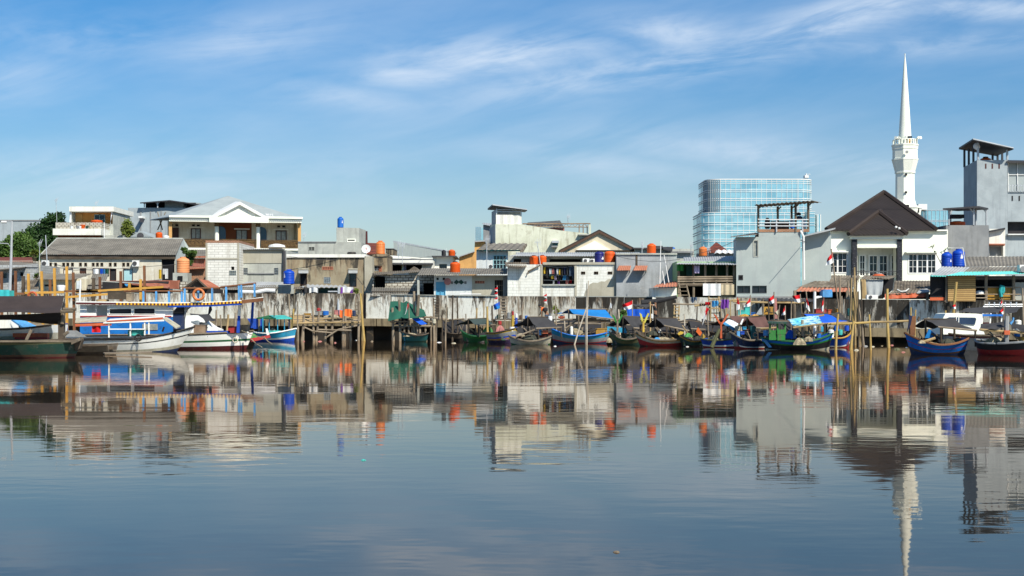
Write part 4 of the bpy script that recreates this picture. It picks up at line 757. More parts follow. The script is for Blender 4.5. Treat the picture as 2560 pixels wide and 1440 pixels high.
for x0, x1, y0, y1, c, w in ((1735, 1749, 664, 683, 'c_lilac', 'lilac shirt hanging in the green veranda'), (1757.5, 1802, 709, 739, 'c_white', 'large white sheet hung below the green veranda'), (1803, 1836, 711, 737, 'c_tan', 'pale beige sheet beside the large white sheet'), (1692, 1709, 661, 677, 'p_brightgreen', 'light green cloth at the corner of the green house')):
    fold = lambda u, v: V(x0 + (x1 - x0) * u, y0 + (y1 - y0) * v, 99.9 + .05 * math.sin(u * 14 + x0)); solo('laundry', MB().grid(fold, 14, 4), c, w, 'laundry', 'sheets and clothes on the green house')
tank(1748.5, 616, 1769, 639.5, 106, 'tank_pale_orange', 'pale orange tank on the green veranda house roof')
T = bld('red_gable_house', 'house with a red tiled hip roof under the glass tower', 1762, 629, 1822, 128, 6, 'mid_grey_plaster'); part('roof', MB().slab((1764, 629, 127.5), (1789, 606, 131), (1793, 606, 131), (1822, 629, 127.5), .12), 'roof_tile_red', T)
T = bld('white_roof_shed', 'grey shed with a white corrugated roof beside the tall grey house', 1786, 632, 1842, 112, 5, 'mid_grey_plaster', cat='shed'); roof(T, (1790, 625, 116), (1842, 625, 116), (1842, 633, 111.6), (1786, 632.5, 111.6), 'white_trim', .4, .05)
# tall grey house with pavilion
D = 99.5
hs = [(1884.5, 600.5, 1895.5, 641), (1845, 714.5, 1876, 732), (1882, 714.5, 1916.6, 732), (1848, 688, 1858, 699)]
T = bld('pavilion_house', 'tall smooth grey house with an open rooftop pavilion', 1841.6, 592, 2000, D, 4, 'pale_concrete_clean', hs)
part('upper_wall', MB().box(1897, 580.5, 2000, 591.9, D + .01, 4), 'pale_concrete_clean', T); part('wing', MB().plan([(2000.3, D + .8, 588), (2013, D + .8, 588), (2067.5, D + .8, 577), (2067.5, D + 2, 590), (2000.3, D + 2, 590)]), 'pale_concrete_clean', T)
win(T, *hs[0], D, 'pale_concrete', 'curtain_pane', 1, 1, fw=2.2); win(T, *hs[1], D, 'steel_dark', 'glass_dark', 2, 1, fw=1.0); win(T, *hs[2], D, 'steel_dark', 'glass_dark', 2, 1, fw=1.0); win(T, *hs[3], D, 'steel_dark', 'dark_void', 1, 3, 'vent', fw=1.2)
roof(T, (1830, 589, D + 4), (1896, 579, D + 4), (1896.5, 586, D - .8), (1829, 591.5, D - .8), 'asbestos', .2)
part('wing_roof', MB().slab((2012, 586, D + 2), (2078, 570, D + 2), (2081, 572, D - .1), (2012, 588, D - .1), .1), 'zinc', T); slabp(T, 'base_strip', 1841, 741, 2001, 746, D - .12, .12, 'mid_grey_plaster')
slabp(T, 'brick_parapet', 1897, 573, 2021, 580.3, D - .02, .3, 'red_brick')
o = part('pavilion_roof', MB().corr((1886, 517, D + 6), (2030, 507, D + 6), (2036, 502.5, D - .8), (1889.5, 511.5, D - .8), .3, .035), 'grey_wood', T)
for x, q, y in ((1896, D, 513), (1988, D, 509), (2018, D + .3, 507), (1926, D + 5, 516), (1960, D + 5, 514)): part('pavilion_post', MB().tube([V(x, 580, q), V(x, y, q)], .085, 6).tube([V(x, y + 10, q), V(x + 8, y + 1, q)], .05, 5), 'grey_wood', T)
mb = MB()
for y in (549, 557, 565): mb.tube([V(1896, y, D - .12), V(2020, y + 1, D - .12)], .045, 5)
for x in (1941, 2005): mb.tube([V(x, 580, D - .1), V(x, 549, D - .1)], .06, 5)
part('railing', mb, 'steel_pale', T); part('downpipe', MB().tube([V(2000, 577, D - .1), V(2008, 592, D - .12), V(2009, 700, D - .05)], .07, 6), 'white_trim', T)
for x0, x1, y0, y1, c, w, q in ((1911, 1926, 544, 572, 'c_black', 'black sack heaped under the rooftop pavilion', .8), (1927, 1973, 553, 570, 'p_brown', 'brown board standing under the rooftop pavilion', 1.6), (1975, 1985, 545, 566, 'c_white', 'white sack on the rooftop pavilion floor', .9), (1975, 1987, 565, 571, 'c_royal', 'blue bag on the rooftop pavilion floor', .5), (1989, 2003, 531, 538, 'c_black', 'black bundle hung high in the rooftop pavilion', .7), (1989, 2007, 540, 548, 'c_navy', 'navy bundle hung on the pavilion rail', .6), (2006, 2015, 550, 571, 'c_denim', 'dark blue sack at the pavilion corner', .8)):
    r = (x1 - x0) / 2 * S(D); p = V((x0 + x1) / 2, y1, D + q); h = (y1 - y0) * S(D)
    if 'board' in w: solo('board', MB().box(x0, y0, x1, y1 + 3, D + q, .06), c, w, 'board')
    else: solo('sack', MB().lathe(p, [(r * .7, 0), (r, h * .2), (r * .95, h * .6), (r * .6, h * .92), (r * .3, h)], 12), c, w, 'sack', 'bundles in the rooftop pavilion')
T_pav = bpy.data.objects['pavilion_house']; T_pav.rotation_euler.z = -R(6)
# glass office tower
def rrect(x0, x1, D0, D1, r, n=10):
    a, b = V(x0, 790, D0).x, V(x1, 790, D0).x; P = []
    for cx, cy, a0 in ((b - r, D0 + r, -90), (b - r, D1 - r, 0), (a + r, D1 - r, 90), (a + r, D0 + r, 180)):
        P += [Vector((cx + r * math.cos(R(a0 + 90 * k / n)), cy + r * math.sin(R(a0 + 90 * k / n)), 0)) for k in range(n + 1)]
    return P
def ring(mb, P, z0, z1, off=0):
    c = sum(P, Vector()) / len(P); Q = [p + (p - c).normalized() * off for p in P]; n = len(Q)
    mb.add([q + Vector((0, 0, z0)) for q in Q] + [q + Vector((0, 0, z1)) for q in Q], [(i, (i + 1) % n, n + (i + 1) % n, n + i) for i in range(n)] + [tuple(range(n))[::-1], tuple(range(n, 2 * n))])
def along(P, step):
    out = []; d = 0; nxt = 0
    for a, b in zip(P, P[1:] + P[:1]):
        L = (b - a).length
        while nxt <= d + L: out.append(a.lerp(b, (nxt - d) / max(L, 1e-6))); nxt += step
        d += L
    return out
D = 640
T = thing('glass_tower', 'curved blue glass office tower with white bands', 'office tower', (1895, yland(D), D))
Pu, Pl = rrect(1767, 2035, D, D + 34, 7), rrect(1755, 2030, D - 6, D + 30, 6)
zt, zm = zy(447, D), zy(533, D)
mb = MB(); ring(mb, Pu, zm, zt); o = part('upper_glazing', mb, 'tower_glass', T); mb = MB(); ring(mb, Pl, LAND, zm); o2 = part('lower_glazing', mb, 'tower_glass', T)
mb = MB()
for y, h in ((447, 2.2), (453, 1.0), (458, 1.0), (474, 1.5), (479, 1.0), (495.5, 1.6), (500.5, 1.2), (517, 1.2), (521.5, 1.2)): ring(mb, Pu, zy(y + h, D), zy(y, D), .25)
for y in (533, 539, 558, 563.5, 577.5, 583.5, 599, 604.5, 620): ring(mb, Pl, zy(y + 1.3, D), zy(y, D), .3)
part('spandrel_band', mb, 'white_trim', T)
mb = MB()
for p in along(Pu, 2.3):
    if p.y < D + 20: mb.wbox((p.x - .065, p.y - .2, zm), (p.x + .065, p.y + .1, zt))
part('mullion_grid', mb, 'white_trim', o); mb = MB()
for p in along(Pu, .9):
    if p.y < D + 12 and p.x < V(1800, 790, D).x: mb.wbox((p.x - .12, p.y - .45, zm), (p.x + .12, p.y + .1, zt - .4))
part('corner_fin', mb, 'blue_grey_plaster', o); mb = MB()
for p in along(Pl, 2.6):
    if p.y < D + 14: mb.wbox((p.x - .07, p.y - .16, LAND), (p.x + .07, p.y + .05, zm))
part('mullion_grid', mb, 'white_trim', o2)
P3 = rrect(2014, 2042, D - 8, D + 10, 4, 6); mb = MB(); ring(mb, P3, LAND, zy(532, D)); part('side_bay', mb, 'tower_glass', T); P4 = rrect(2040, 2054, D - 3, D + 10, 2, 4); mb = MB(); ring(mb, P4, LAND, zy(537, D)); part('side_bay', mb, 'tower_glass', T)
mb = MB()
for y in (532, 537, 546, 559, 565): ring(mb, P3, zy(y + 1, D), zy(y, D), .2)
for p in along(P4, 1.0): mb.wbox((p.x - .12, p.y - .2, LAND), (p.x + .12, p.y + .05, zy(537, D)))
part('side_bay_band', mb, 'white_trim', T)
part('roof_crane', MB().box(2012, 438, 2022, 444.6, D + 8, 3).box(2020, 435, 2026, 436, D + 8, 1).box(2015, 434, 2018, 437.9, D + 8, 1), 'white_trim', T)
D = 700
T = thing('glass_block', 'pale blue glass building behind the white minaret base', 'office building', (2345, yland(D), D)); Pb = rrect(2308, 2380, D, D + 25, 3, 3); mb = MB(); ring(mb, Pb, LAND, zy(525, D)); o = part('glazing', mb, 'tower_glass', T); mb = MB()
for y in (525, 550, 553): ring(mb, Pb, zy(y + 1.2, D), zy(y, D), .25)
for p in along(Pb, 2.0): mb.wbox((p.x - .1, p.y - .2, LAND), (p.x + .1, p.y + .05, zy(525, D)))
part('mullion_grid', mb, 'steel_pale', o); part('plant_room', MB().box(2296, 510, 2318, 524, D - 4, 10), 'white_trim', T)
T = thing('distant_tower', 'tiny pale blue tower far behind the orange house', 'office tower', (1198, yland(900), 900)); part('glazing', MB().box(1188, 567, 1203, yland(900), 900, 20).box(1203.2, 570, 1209, yland(900), 901, 15), 'tower_glass', T); mb = MB()
for k in range(8): mb.box(1188 + 2 * k, 566, 1188.6 + 2 * k, yland(900), 899.6, .4)
part('fin', mb, 'steel_pale', T)
# minaret
D = 270
T = thing('minaret', 'tall white octagonal minaret with a needle spire', 'minaret', (2271.5, yland(D), D)); k = S(D); base = V(2271.5, 790, D); base.y += 2.5
def oct_(y0, y1, w0, w1, mb, n=8, ph=.5, f=1 / math.cos(math.pi / 8)):
    return mb.lathe((base.x, base.y, zy(y1, D)), [(w1 / 2 * k * f, 0), (w0 / 2 * k * f, (y1 - y0) * k)], n, None, ph)
mb = MB(); oct_(430, 497, 43, 44, mb); oct_(497, 516, 44.5, 54, mb); oct_(397, 426, 60, 46, mb); oct_(370, 396.5, 57, 57, mb); oct_(425.8, 430.4, 47, 47, mb); oct_(393.5, 397.2, 61, 61, mb); oct_(361, 370, 60, 59, mb); oct_(358, 361.2, 62, 62, mb)
part('shaft', mb, 'clean_white', T)
mb = MB(); oct_(514, 519, 78, 78, mb); oct_(519, 536, 75, 70, mb); oct_(536, 800, 60, 60, mb); part('base', mb, 'clean_white', T)
mb = MB()
for j in range(16):
    a = math.pi * 2 * j / 16; p = Vector((base.x + 36 * k * math.sin(a), base.y - 36 * k * math.cos(a), zy(531, D))); mb.wbox(p - Vector((.22, .12, 0)), p + Vector((.22, .12, .85)))
part('arcade_opening', mb, 'dark_room', T)
autosmooth(part('spire', MB().lathe((base.x, base.y, zy(361, D)), [(17 * k, 0), (15.5 * k, 24 * k), (11.5 * k, 90 * k), (7.4 * k, 150 * k), (3.4 * k, 205 * k), (.9 * k, 228 * k), (.12, 233 * k)], 24), 'clean_white', T), 60)
mb = MB()
for j in range(24):
    a = math.pi * 2 * j / 24; p = Vector((base.x + 29 * k * math.cos(a), base.y + 29 * k * math.sin(a), zy(358, D))); mb.wbox(p - Vector((.1, .1, 0)), p + Vector((.1, .1, .95)))
for zo in (.9,):
    mb.tube([Vector((base.x + 29 * k * math.cos(math.pi * 2 * j / 24), base.y + 29 * k * math.sin(math.pi * 2 * j / 24), zy(358, D) + zo)) for j in range(25)], .09, 5)
part('balcony_rail', mb, 'clean_white', T)
part('window', MB().box(2263, 433.5, 2268, 438.5, D + .55, .2).box(2263, 478, 2268, 483, D + .5, .2), 'dark_room', T); part('window', disc(MB(), 2267, 380, D - .2, .28, .1), 'mid_grey_plaster', T)
part('doorway', MB().box(2270, 346.5, 2280, 358, D + .9, .3), 'ochre_paint', T); part('door_light', MB().box(2270, 340, 2280, 345, D + 1.0, .3), 'glass_dark', T)
for x in (2239, 2246, 2297, 2302, 2263): part('loudspeaker', MB().tube([V(x + (5 if x < 2270 else -5), 346, D + 1.2), V(x, 344, D + .6)], .12, 8, .3), 'clean_white', T)
part('louvre', MB().box(2262, 511.5, 2273, 517, D - 1.4, .3), 'dark_room', T)
# white villa with brown roof
D = 111
hs = [(2070.5, 633, 2118, 682), (2271.6, 635, 2340, 683), (2143.5, 620, 2242.8, 705)]
T = bld('brown_roof_villa', 'white villa with a steep dark brown hip roof', 2068, 576, 2369.5, D, 9, 'clean_white', hs[:2] + [hs[2]], t=1.5)
slabp(T, 'porch_wall', 2143, 619, 2243, 706, D + 1.3, .15, 'white_paint')
part('cornice', MB().box(2067, 574, 2124, 577.5, D - .25, .3).box(2264, 574, 2370, 577.5, D - .25, .3).box(2067.5, 578.6, 2123, 582, D - .12, .15).box(2265, 578.6, 2369.8, 582, D - .12, .15), 'clean_white', T)
def bigwin(x0, y0, x1, y1, q, cols, name='window'):
    w = win(T, x0, y0, x1, y1, q, 'white_trim', 'glass_dark', 1, 1, name, fw=3.2, rec=.1)
    mb = MB(); n = len(cols); s_ = x0
    tot = sum(cols)
    for i, c in enumerate(cols):
        e = s_ + (x1 - x0) * c / tot
        if i < n - 1: mb.box(e - 2, y0 + 1.8, e + 2, y1 - 1.8, q - .02, .1)
        mb.box((s_ + e) / 2 - .5, y0 + 1.8, (s_ + e) / 2 + .5, y1 - 1.8, q - .01, .07); s_ = e
    for k in (1, 2): y = y0 + (y1 - y0) * k / 3; mb.box(x0 + 1.8, y - .5, x1 - 1.8, y + .5, q - .006, .06)
    part('mullion', mb, 'white_trim', w)
bigwin(2070.5, 633, 2118, 682, D, (1, 1)); bigwin(2271.6, 635, 2340, 683, D, (1, 1.15, 1)); q = D + 1.16
bigwin(2149, 638, 2163, 690, q, (1,)); bigwin(2173, 638.5, 2194, 700, q, (1,), 'door'); bigwin(2198, 638.5, 2219, 700, q, (1,), 'door'); bigwin(2228, 638, 2242, 690, q, (1,))
for x0, x1, y in ((2066, 2121, 628.5), (2266, 2345, 629.5)): part('window_hood', MB().box(x0, y, x1, y + 2.2, D - .5, .5).box(x0 + 2, y + 2.4, x1 - 2, y + 5, D - .35, .35), 'clean_white', T)
part('porch_beam', MB().box(2126, 586, 2261, 591, D - .75, .75).box(2129, 591.2, 2258, 598, D - .65, .65).box(2143.2, 598.2, 2243.3, 611, D - .4, .38).box(2142, 611.2, 2244, 619.5, D - .5, .5), 'clean_white', T)
for x0, x1 in ((2131, 2143), (2243.5, 2255.6)): slabp(T, 'column', x0, 598.2, x1, 706, D - .55, .38, 'black_stone')
part('roof', MB().slab((2066, 573.5, D - .5), (2340, 573.5, D - .5), (2209.7, 481, D + 6), (2209.7, 481, D + 6), .12).slab((2340, 573.5, D - .5), (2340, 580, D + 12), (2209.7, 481, D + 6), (2209.7, 481, D + 6), .12).slab((2066, 580, D + 12), (2066, 573.5, D - .5), (2209.7, 481, D + 6), (2209.7, 481, D + 6), .12).slab((2340, 580, D + 12), (2066, 580, D + 12), (2209.7, 481, D + 6), (2209.7, 481, D + 6), .12), 'roof_tile_brown', T)
part('porch_roof', MB().slab((2121, 585.5, D - .95), (2267, 584.5, D - .95), (2196.6, 530, D + 1.6), (2196.6, 530, D + 1.6), .12), 'roof_tile_brown', T)
mb = MB()
for a, b in (((2066, 573, D - .5), (2209.7, 480, D + 6)), ((2340, 573, D - .5), (2209.7, 480, D + 6)), ((2121, 585, D - .95), (2196.6, 529.5, D + 1.6)), ((2267, 584, D - .95), (2196.6, 529.5, D + 1.6)), ((2196.6, 529.5, D + 1.6), (2202, 528, D + 2.6))): mb.tube([V(*a), V(*b)], .19, 6)
part('roof_ridge', mb, 'roof_ridge_brown', T)
mb = MB().tube([V(2143, 678, D - .45), V(2243, 678, D - .45)], .03, 5)
mb.tube([V(2143, 683, D - .45), V(2243, 683, D - .45)], .02, 5)
for x in range(2146, 2243, 19): mb.tube([V(x, 706, D - .45), V(x, 678, D - .45)], .025, 5)
part('railing', mb, 'steel_dark', T); ac(2292, 569, 2314, 573.5, 111.5, 'low white air conditioner on the brown roof villa parapet', .35)
for i, (x, y) in enumerate(((2240, 569), (2248, 572))): solo('floodlight', MB().lathe(V(x, y + 2, D - 1.2), [(.04, 0), (.1, .05), (.1, .14), (.05, .18)], 8), 'white_trim', ['white bulb lamp on the porch roof slope', 'second bulb lamp lower on the porch roof slope'][i], 'lamp')
# grey block house with canopy
D = 111.3
T = bld('canopy_house', 'grey plastered block house with a small rooftop canopy', 2365.5, 563, 2472, D, 7, 'mid_grey_plaster'); part('rooftop_canopy', MB().slab((2357, 520.5, D - .7), (2447, 515, D - .7), (2471, 520, D + 4), (2395, 524, D + 4), .13), 'dark_metal_roof', T)
for x, q in ((2372, D), (2434, D), (2376.5, D + 3.4), (2466, D + 3.6), (2440, D + 3.5)): part('canopy_post', MB().tube([V(x, 563, q), V(x, 520, q)], .07, 6).tube([V(x, 532, q), V(x + 9 * (1 if x < 2400 else -1), 521, q)], .045, 5), 'steel_pale', T)
tank(2378.5, 551.5, 2419, 563, 112, 'tank_orange', 'wide orange tank top under the rooftop canopy', lid='tank_black'); part('dark_shelf', MB().box(2380, 536, 2411, 545, D + 2.5, 1), 'dark_room', T)
T = bld('white_strip_house', 'narrow white house between the two grey houses', 2473, 572, 2513, 119, 6, 'white_paint', [(2473.5, 615, 2508, 640)], t=.6); slabp(T, 'lower_recess', 2473.5, 615, 2508, 640, 119.5, .08, 'mid_grey_plaster')
part('roof', MB().slab((2471, 577, 118.6), (2513, 569, 118.6), (2513, 569, 124), (2471, 577, 124), .14), 'dark_metal_roof', T); part('tiled_ledge', MB().box(2472.5, 609, 2513, 611.5, 118.4, .6).box(2473, 611.7, 2512, 614.5, 118.6, .4), 'orange_roof', T)
# tall grey tower house
D = 122
T = thing('tower_house', 'tallest grey house with a dark canopy on its roof', 'house', (2480, yland(D), D))
part('wall', MB().plan([(2409, D + 6, 418), (2442.5, D, 400), (2519, D, 400), (2519, D + 7, 412), (2440, D + 9, 415)]), 'blue_grey_plaster', T)
mb = MB().wall(2519.2, 480, 2640, yland(D), D + .05, .7, [(2518, 554, 2600, 585)]); mb.wbox(V(2519.2, yland(D), D + .8), V(2640, 480, D + .8) + Vector((0, 7, 0))); part('wing_wall', mb, 'blue_grey_plaster', T); hole(T, 2519.5, 554, 2600, 585, D + .05, 'dark_room', 'opening', .65); slabp(T, 'sill', 2520, 584.5, 2600, 587, D - .35, .6, 'white_trim')
part('canopy_roof', MB().slab((2433, 346, D - .6), (2534, 369, D - 1), (2490, 386, D + 8), (2397, 369, D + 8), .16), 'dark_metal_roof', T); part('canopy_trim', MB().slab((2433, 345.5, D - 1.1), (2534, 368.5, D - 1.1), (2534, 371, D - 1.1), (2433, 348.5, D - 1.1), .08, (0, 1, 0)), 'steel_pale', T)
for x, q, y0, y1 in ((2445, D + .2, 400, 352), (2518, D + .2, 400, 367), (2411, D + 5.6, 418, 373), (2422, D + 3.8, 412, 372), (2433.5, D + 2, 406, 366), (2481.5, D + 6.8, 412, 386), (2494, D + 6.6, 412, 384), (2505.5, D + 6.4, 412, 380)): part('canopy_post', MB().tube([V(x, y0, q), V(x, y1, q)], .1, 6), 'steel_pale' if q < D + 1 else 'steel_dark', T)
for x in (2464.5, 2481, 2498): slabp(T, 'slit_window', x - 1.8, 409, x + 1.8, 421.5, D - .02, .06, 'p_maroon')
for x in (2531, 2548.5): slabp(T, 'slit_window', x - 1.6, 489.5, x + 1.6, 502, D + .02, .06, 'dark_room')
part('glazed_room', MB().box(2521, 405, 2640, 479.5, D + .6, 6), 'zinc_roof', T); mb = MB()
for x in (2521, 2544, 2567, 2590): mb.box(x - .8, 404, x + .8, 479.5, D + .5, .08)
mb.box(2521.9, 436, 2600, 437.6, D + .505, .07).box(2521.9, 405, 2600, 406.6, D + .505, .07); part('glazing_bar', mb, 'white_trim', T); mb = MB().box(2522, 463, 2600, 464.5, D - .1, .06).box(2522, 477.5, 2600, 479, D - .1, .06)
for k in range(11): x = 2523 + k * 7; mb.box(x, 461, x + 1.8, 477.4, D - .14, .03)
part('balcony_rail', mb, 'steel_pale', T); part('wing_roof', MB().slab((2517, 402, D - .2), (2640, 404, D - .2), (2640, 402, D + 7), (2517, 400, D + 7), .15), 'dark_metal_roof', T)
T2 = thing('satellite_dish', 'white dish fixed to a canopy post of the tallest grey house', 'dish', (2441, 381, 122.2)); part('dish', MB().lathe(V(2441.5, 366, 122.2), [(.02, .1), (.2, .06), (.3, 0)], 14, Matrix.Rotation(R(85), 3, 'X')), 'white_trim', T2); part('arm', MB().tube([V(2441.5, 366, 122.3), V(2444.5, 368, 122.2)], .03, 4), 'steel_pale', T2)
T2 = thing('water_tank', 'orange tank lid showing above the tallest house parapet', 'water tank', (2464, 400, 124), 'rooftop water tanks'); part('body', MB().lathe(V(2464, 402, 124.5), [(.5, 0), (.42, .18), (.25, .24)], 16), 'tank_orange', T2); part('lid', MB().lathe(V(2464, 398, 124.5) + Vector((0, 0, .1)), [(.24, 0), (.24, .1), (.1, .13)], 12), 'tank_black', T2)
# ================================================================== lean-tos on top of the wall
D = 109.6
T = thing('lean_to', 'grey sheet lean-to roofs stepped beside the red gable roof', 'lean-to', (640, yland(D), D))
roof(T, (615, 704, D + 2.5), (735, 705, D + 2.5), (716, 717, D), (590, 717, D), 'zinc'); roof(T, (556, 716, D + .6), (700, 712, D + .6), (690, 723, D - .8), (552, 724, D - .8), 'asbestos')
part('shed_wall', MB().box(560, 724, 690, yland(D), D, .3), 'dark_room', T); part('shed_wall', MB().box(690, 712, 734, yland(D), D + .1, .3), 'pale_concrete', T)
solo('tarp_roll', MB().tube([V(600, 730, D - 1), V(640, 731, D - 1), V(665, 726, D - 1), V(688, 727, D - 1)], .16, 8), 'c_white', 'rolled white sheet lying along the wall top', 'tarp roll')
D = 111
T = thing('red_shed', 'small shed with a red sheet gable roof above the wall', 'shed', (516, yland(D), D)); part('shed_wall', MB().box(470, 722, 545, yland(D), D, 2), 'dark_room', T); part('gable', MB().prism([(462, 722), (493, 700), (516, 722)], D - .1, .1), 'old_wood', T)
roof(T, (494, 697.5, D - .3), (520, 701, D + 3), (551, 719, D + 3), (516, 720.5, D - .6), 'rust_roof'); part('roof_verge', MB().tube([V(457, 724, D - .6), V(493, 697.5, D - .4), V(518, 721, D - .6)], .12, 5), 'old_wood', T)
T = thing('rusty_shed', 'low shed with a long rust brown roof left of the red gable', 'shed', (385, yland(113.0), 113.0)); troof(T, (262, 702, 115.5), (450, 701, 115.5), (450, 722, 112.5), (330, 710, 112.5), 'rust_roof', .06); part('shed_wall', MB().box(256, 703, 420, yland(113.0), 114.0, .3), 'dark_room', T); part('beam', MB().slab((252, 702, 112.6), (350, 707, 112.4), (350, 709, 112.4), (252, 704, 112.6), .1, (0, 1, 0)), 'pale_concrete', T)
part('brick_end', MB().box(424, 702, 449, 722, 112.3, .1), 'rust_roof', T); part('block_end', MB().box(449.5, 704, 468, 735, 112.2, .3), 'block_white_old', T)
for x0, x1, y0, y1, c, w in ((311, 321, 709, 716, 'c_cyan', 'pale blue rag hanging under the rust brown roof'), (247, 252, 700, 722, 'c_white', 'white strip of cloth at the rusty shed corner')): solo('laundry', MB().prism([(x0, y0), (x1, y0 + 1), (x1 - 3, y1), (x0 + 2, y1 - 2)], 112.0, .04), c, w, 'laundry')
D = 115
T = bld('cream_hut', 'low cream hut with grey sheet roofs behind yellow timber posts', 97, 697, 216, D, 5, 'cream_paint', [(111, 711, 122, 716), (124, 711, 132, 716)]); hole(T, 111, 711, 122, 716, D); hole(T, 124, 711, 132, 716, D)
roof(T, (106, 684, D + 4), (232, 684, D + 4), (186, 699, D - .8), (90, 698, D - .8)); roof(T, (232, 684.5, D + 4.1), (272, 684.5, D + 4.1), (258, 722, D - .5), (216, 722, D - .5), 'asbestos'); slabp(T, 'door_curtain', 191, 702, 203, 722, D - .1, .08, 'banner_print'); part('side_wall', MB().box(216.5, 712, 258, yland(D), D + .3, .2), 'dark_room', T)
roof(T, (60, 700, D + 2), (98, 700, D + 2), (96, 722, D - 1), (50, 724, D - 1), 'asbestos_old')
solo('white_tub', MB().lathe(V(153, 727, 113.5), [(.28, 0), (.33, .3), (.34, .42), (.2, .46)], 18), 'white_trim', 'large white tub behind the yellow timber posts', 'tub')
D = 107.5
T = thing('lean_to', 'low lean-to with a pale zinc roof below the stained house', 'lean-to', (815, yland(D), D)); roof(T, (765, 711.5, D + 1.5), (868, 714, D + 1.5), (860, 718, D - .5), (748, 718.5, D - .5), 'zinc', .35, .05); roof(T, (735, 718, D + .5), (768, 712, D + .5), (765, 722, D - .8), (733, 722, D - .8), 'asbestos_old')
part('shed_wall', MB().box(738, 720, 775, yland(D), D, .2), 'beige_plaster', T); part('shed_opening', MB().box(775.3, 719, 850, yland(D), D + .2, .1), 'p_darkgreen', T); part('post', MB().tube([V(846, 790, D - 1.6), V(847, 717, D - 1.2)], .09, 6), 'steel_pale', T); part('sink_shelf', MB().box(820, 727, 848, 730, D - .4, .3), 'steel_pale', T)
for x0, x1, y0, y1, c, w in ((773, 795, 721, 733, 'c_white', 'white and striped cloths bundled under the zinc lean-to'), (754, 770, 721, 734, 'c_charcoal', 'dark cloth draped over the wall below the lean-to')): solo('laundry', MB().grid(lambda u, v: V(x0 + (x1 - x0) * u, y0 + (y1 - y0) * v - 3 * math.sin(u * 3), D - .7 + .15 * math.sin(u * 9)), 9, 4), c, w, 'laundry')
o = thing('banner', 'white and purple printed banner hung on the wall edge', 'banner', (867, 733, D - 1)); part('cloth', MB().grid(lambda u, v: V(856 + 27 * u, 717.5 + 14 * v, D - 1 + .05 * math.sin(u * 10)), 10, 4), 'c_white', o); part('purple_edge', MB().prism([(852, 719), (857, 718), (857, 733), (851, 734)], D - 1.05, .04).prism([(876, 727), (884, 722), (883, 733), (876, 733)], D - 1.08, .04), 'c_purple', o)
tree('potted_plant', 'yellow green plant on the wall top beside the banner', 890, 726, 9, 8, 106, 330, 'leaf_yellow', (890, 736, 106), .12, cat='plant', seed=11)
# shanties on the right
D = 98
T = thing('patched_shed', 'shed with patched grey roof sheets before the white villa', 'shed', (2080, yland(D), D)); roof(T, (2072, 688, D + 4), (2150, 689, D + 4), (2136, 717, D - .3), (1990, 719, D - .3), 'asbestos_old', .2)
o = roof(T, (2000, 717, D), (2128, 718, D), (2124, 729, D - 1.6), (1987, 728, D - 1.6), 'orange_roof', .25, name='eave_sheet'); part('eave_patch', MB().slab((2043, 719, D - .15), (2064, 719, D - .15), (2062, 725.5, D - 1.1), (2042, 725, D - 1.1), .05), 'dark_metal_roof', T)
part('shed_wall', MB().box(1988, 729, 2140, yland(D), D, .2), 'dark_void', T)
for x in (1987, 2036, 2118): part('post', MB().tube([V(x, 760, D - 1.8), V(x, 727, D - 1.5)], .1, 6), 'bamboo_grey', T)
solo('crate', MB().box(2057, 727, 2081, 743, D - 2.6, .9).box(2058.5, 724, 2080, 726.8, D - 2.5, .8), 'p_sky', 'blue plastic fish crate stacked at the patched shed eave', 'crate'); solo('board', MB().slab((2037, 741, D - 2.2), (2055, 738, D - 2.2), (2055, 741, D - 2.6), (2037, 745, D - 2.6), .06), 'white_trim', 'white board lying under the orange eave', 'board')
D = 95.5
T = thing('cloth_shack', 'narrow shack closed by a hanging white cloth', 'shack', (2188, 748, D)); roof(T, (2160, 688.5, D + 2.5), (2240, 689, D + 2.5), (2222, 697.5, D - .6), (2151, 698, D - .6), 'asbestos_old', .22)
part('curtain', MB().grid(lambda u, v: V(2158 + 50 * u + (4 - 8 * u) * v * v, 699 + (36 + 9 * math.sin(u * 3.1)) * v, D - .45 + .06 * math.sin(u * 17) * v), 18, 8), 'c_grey', T); part('side_mesh', MB().prism([(2208, 699), (2235, 695), (2232, 724), (2210, 745)], D - .1, 1.6), 'c_mesh', T); part('shed_wall', MB().box(2156, 700, 2208, 747, D, .1), 'dark_void', T)
for x in (2154, 2160): part('post', MB().tube([V(x + 3, 747, D - .5), V(x, 698, D - .5)], .11, 6), 'bamboo', T)
T2 = thing('basin', 'orange basin turned over on the cloth shack roof', 'basin', (2195, 690, D)); part('bowl', MB().lathe(V(2196, 690, D), [(.42, 0), (.3, .12), (.2, .14)], 16), 'p_orange', T2); part('lid', MB().lathe(V(2199, 687.5, D + .1), [(.26, 0), (.16, .1), (.05, .13)], 14), 'p_grey', T2)
ac(2167, 737, 2195, 748, 94.6, 'old cream air conditioner at the foot of the white cloth', .33)
D = 95
T = thing('patched_shed', 'shed with curled grey sheets over a red tarp', 'shed', (2280, 748, D)); roof(T, (2236, 702, D + 4), (2325, 702, D + 4), (2326, 724, D + 1), (2233, 724, D + 1), 'asbestos_old', .2); roof(T, (2236, 722, D + 1.3), (2326, 720, D + 1.3), (2322, 733, D - .6), (2219, 736, D - .6), 'asbestos_old', .2)
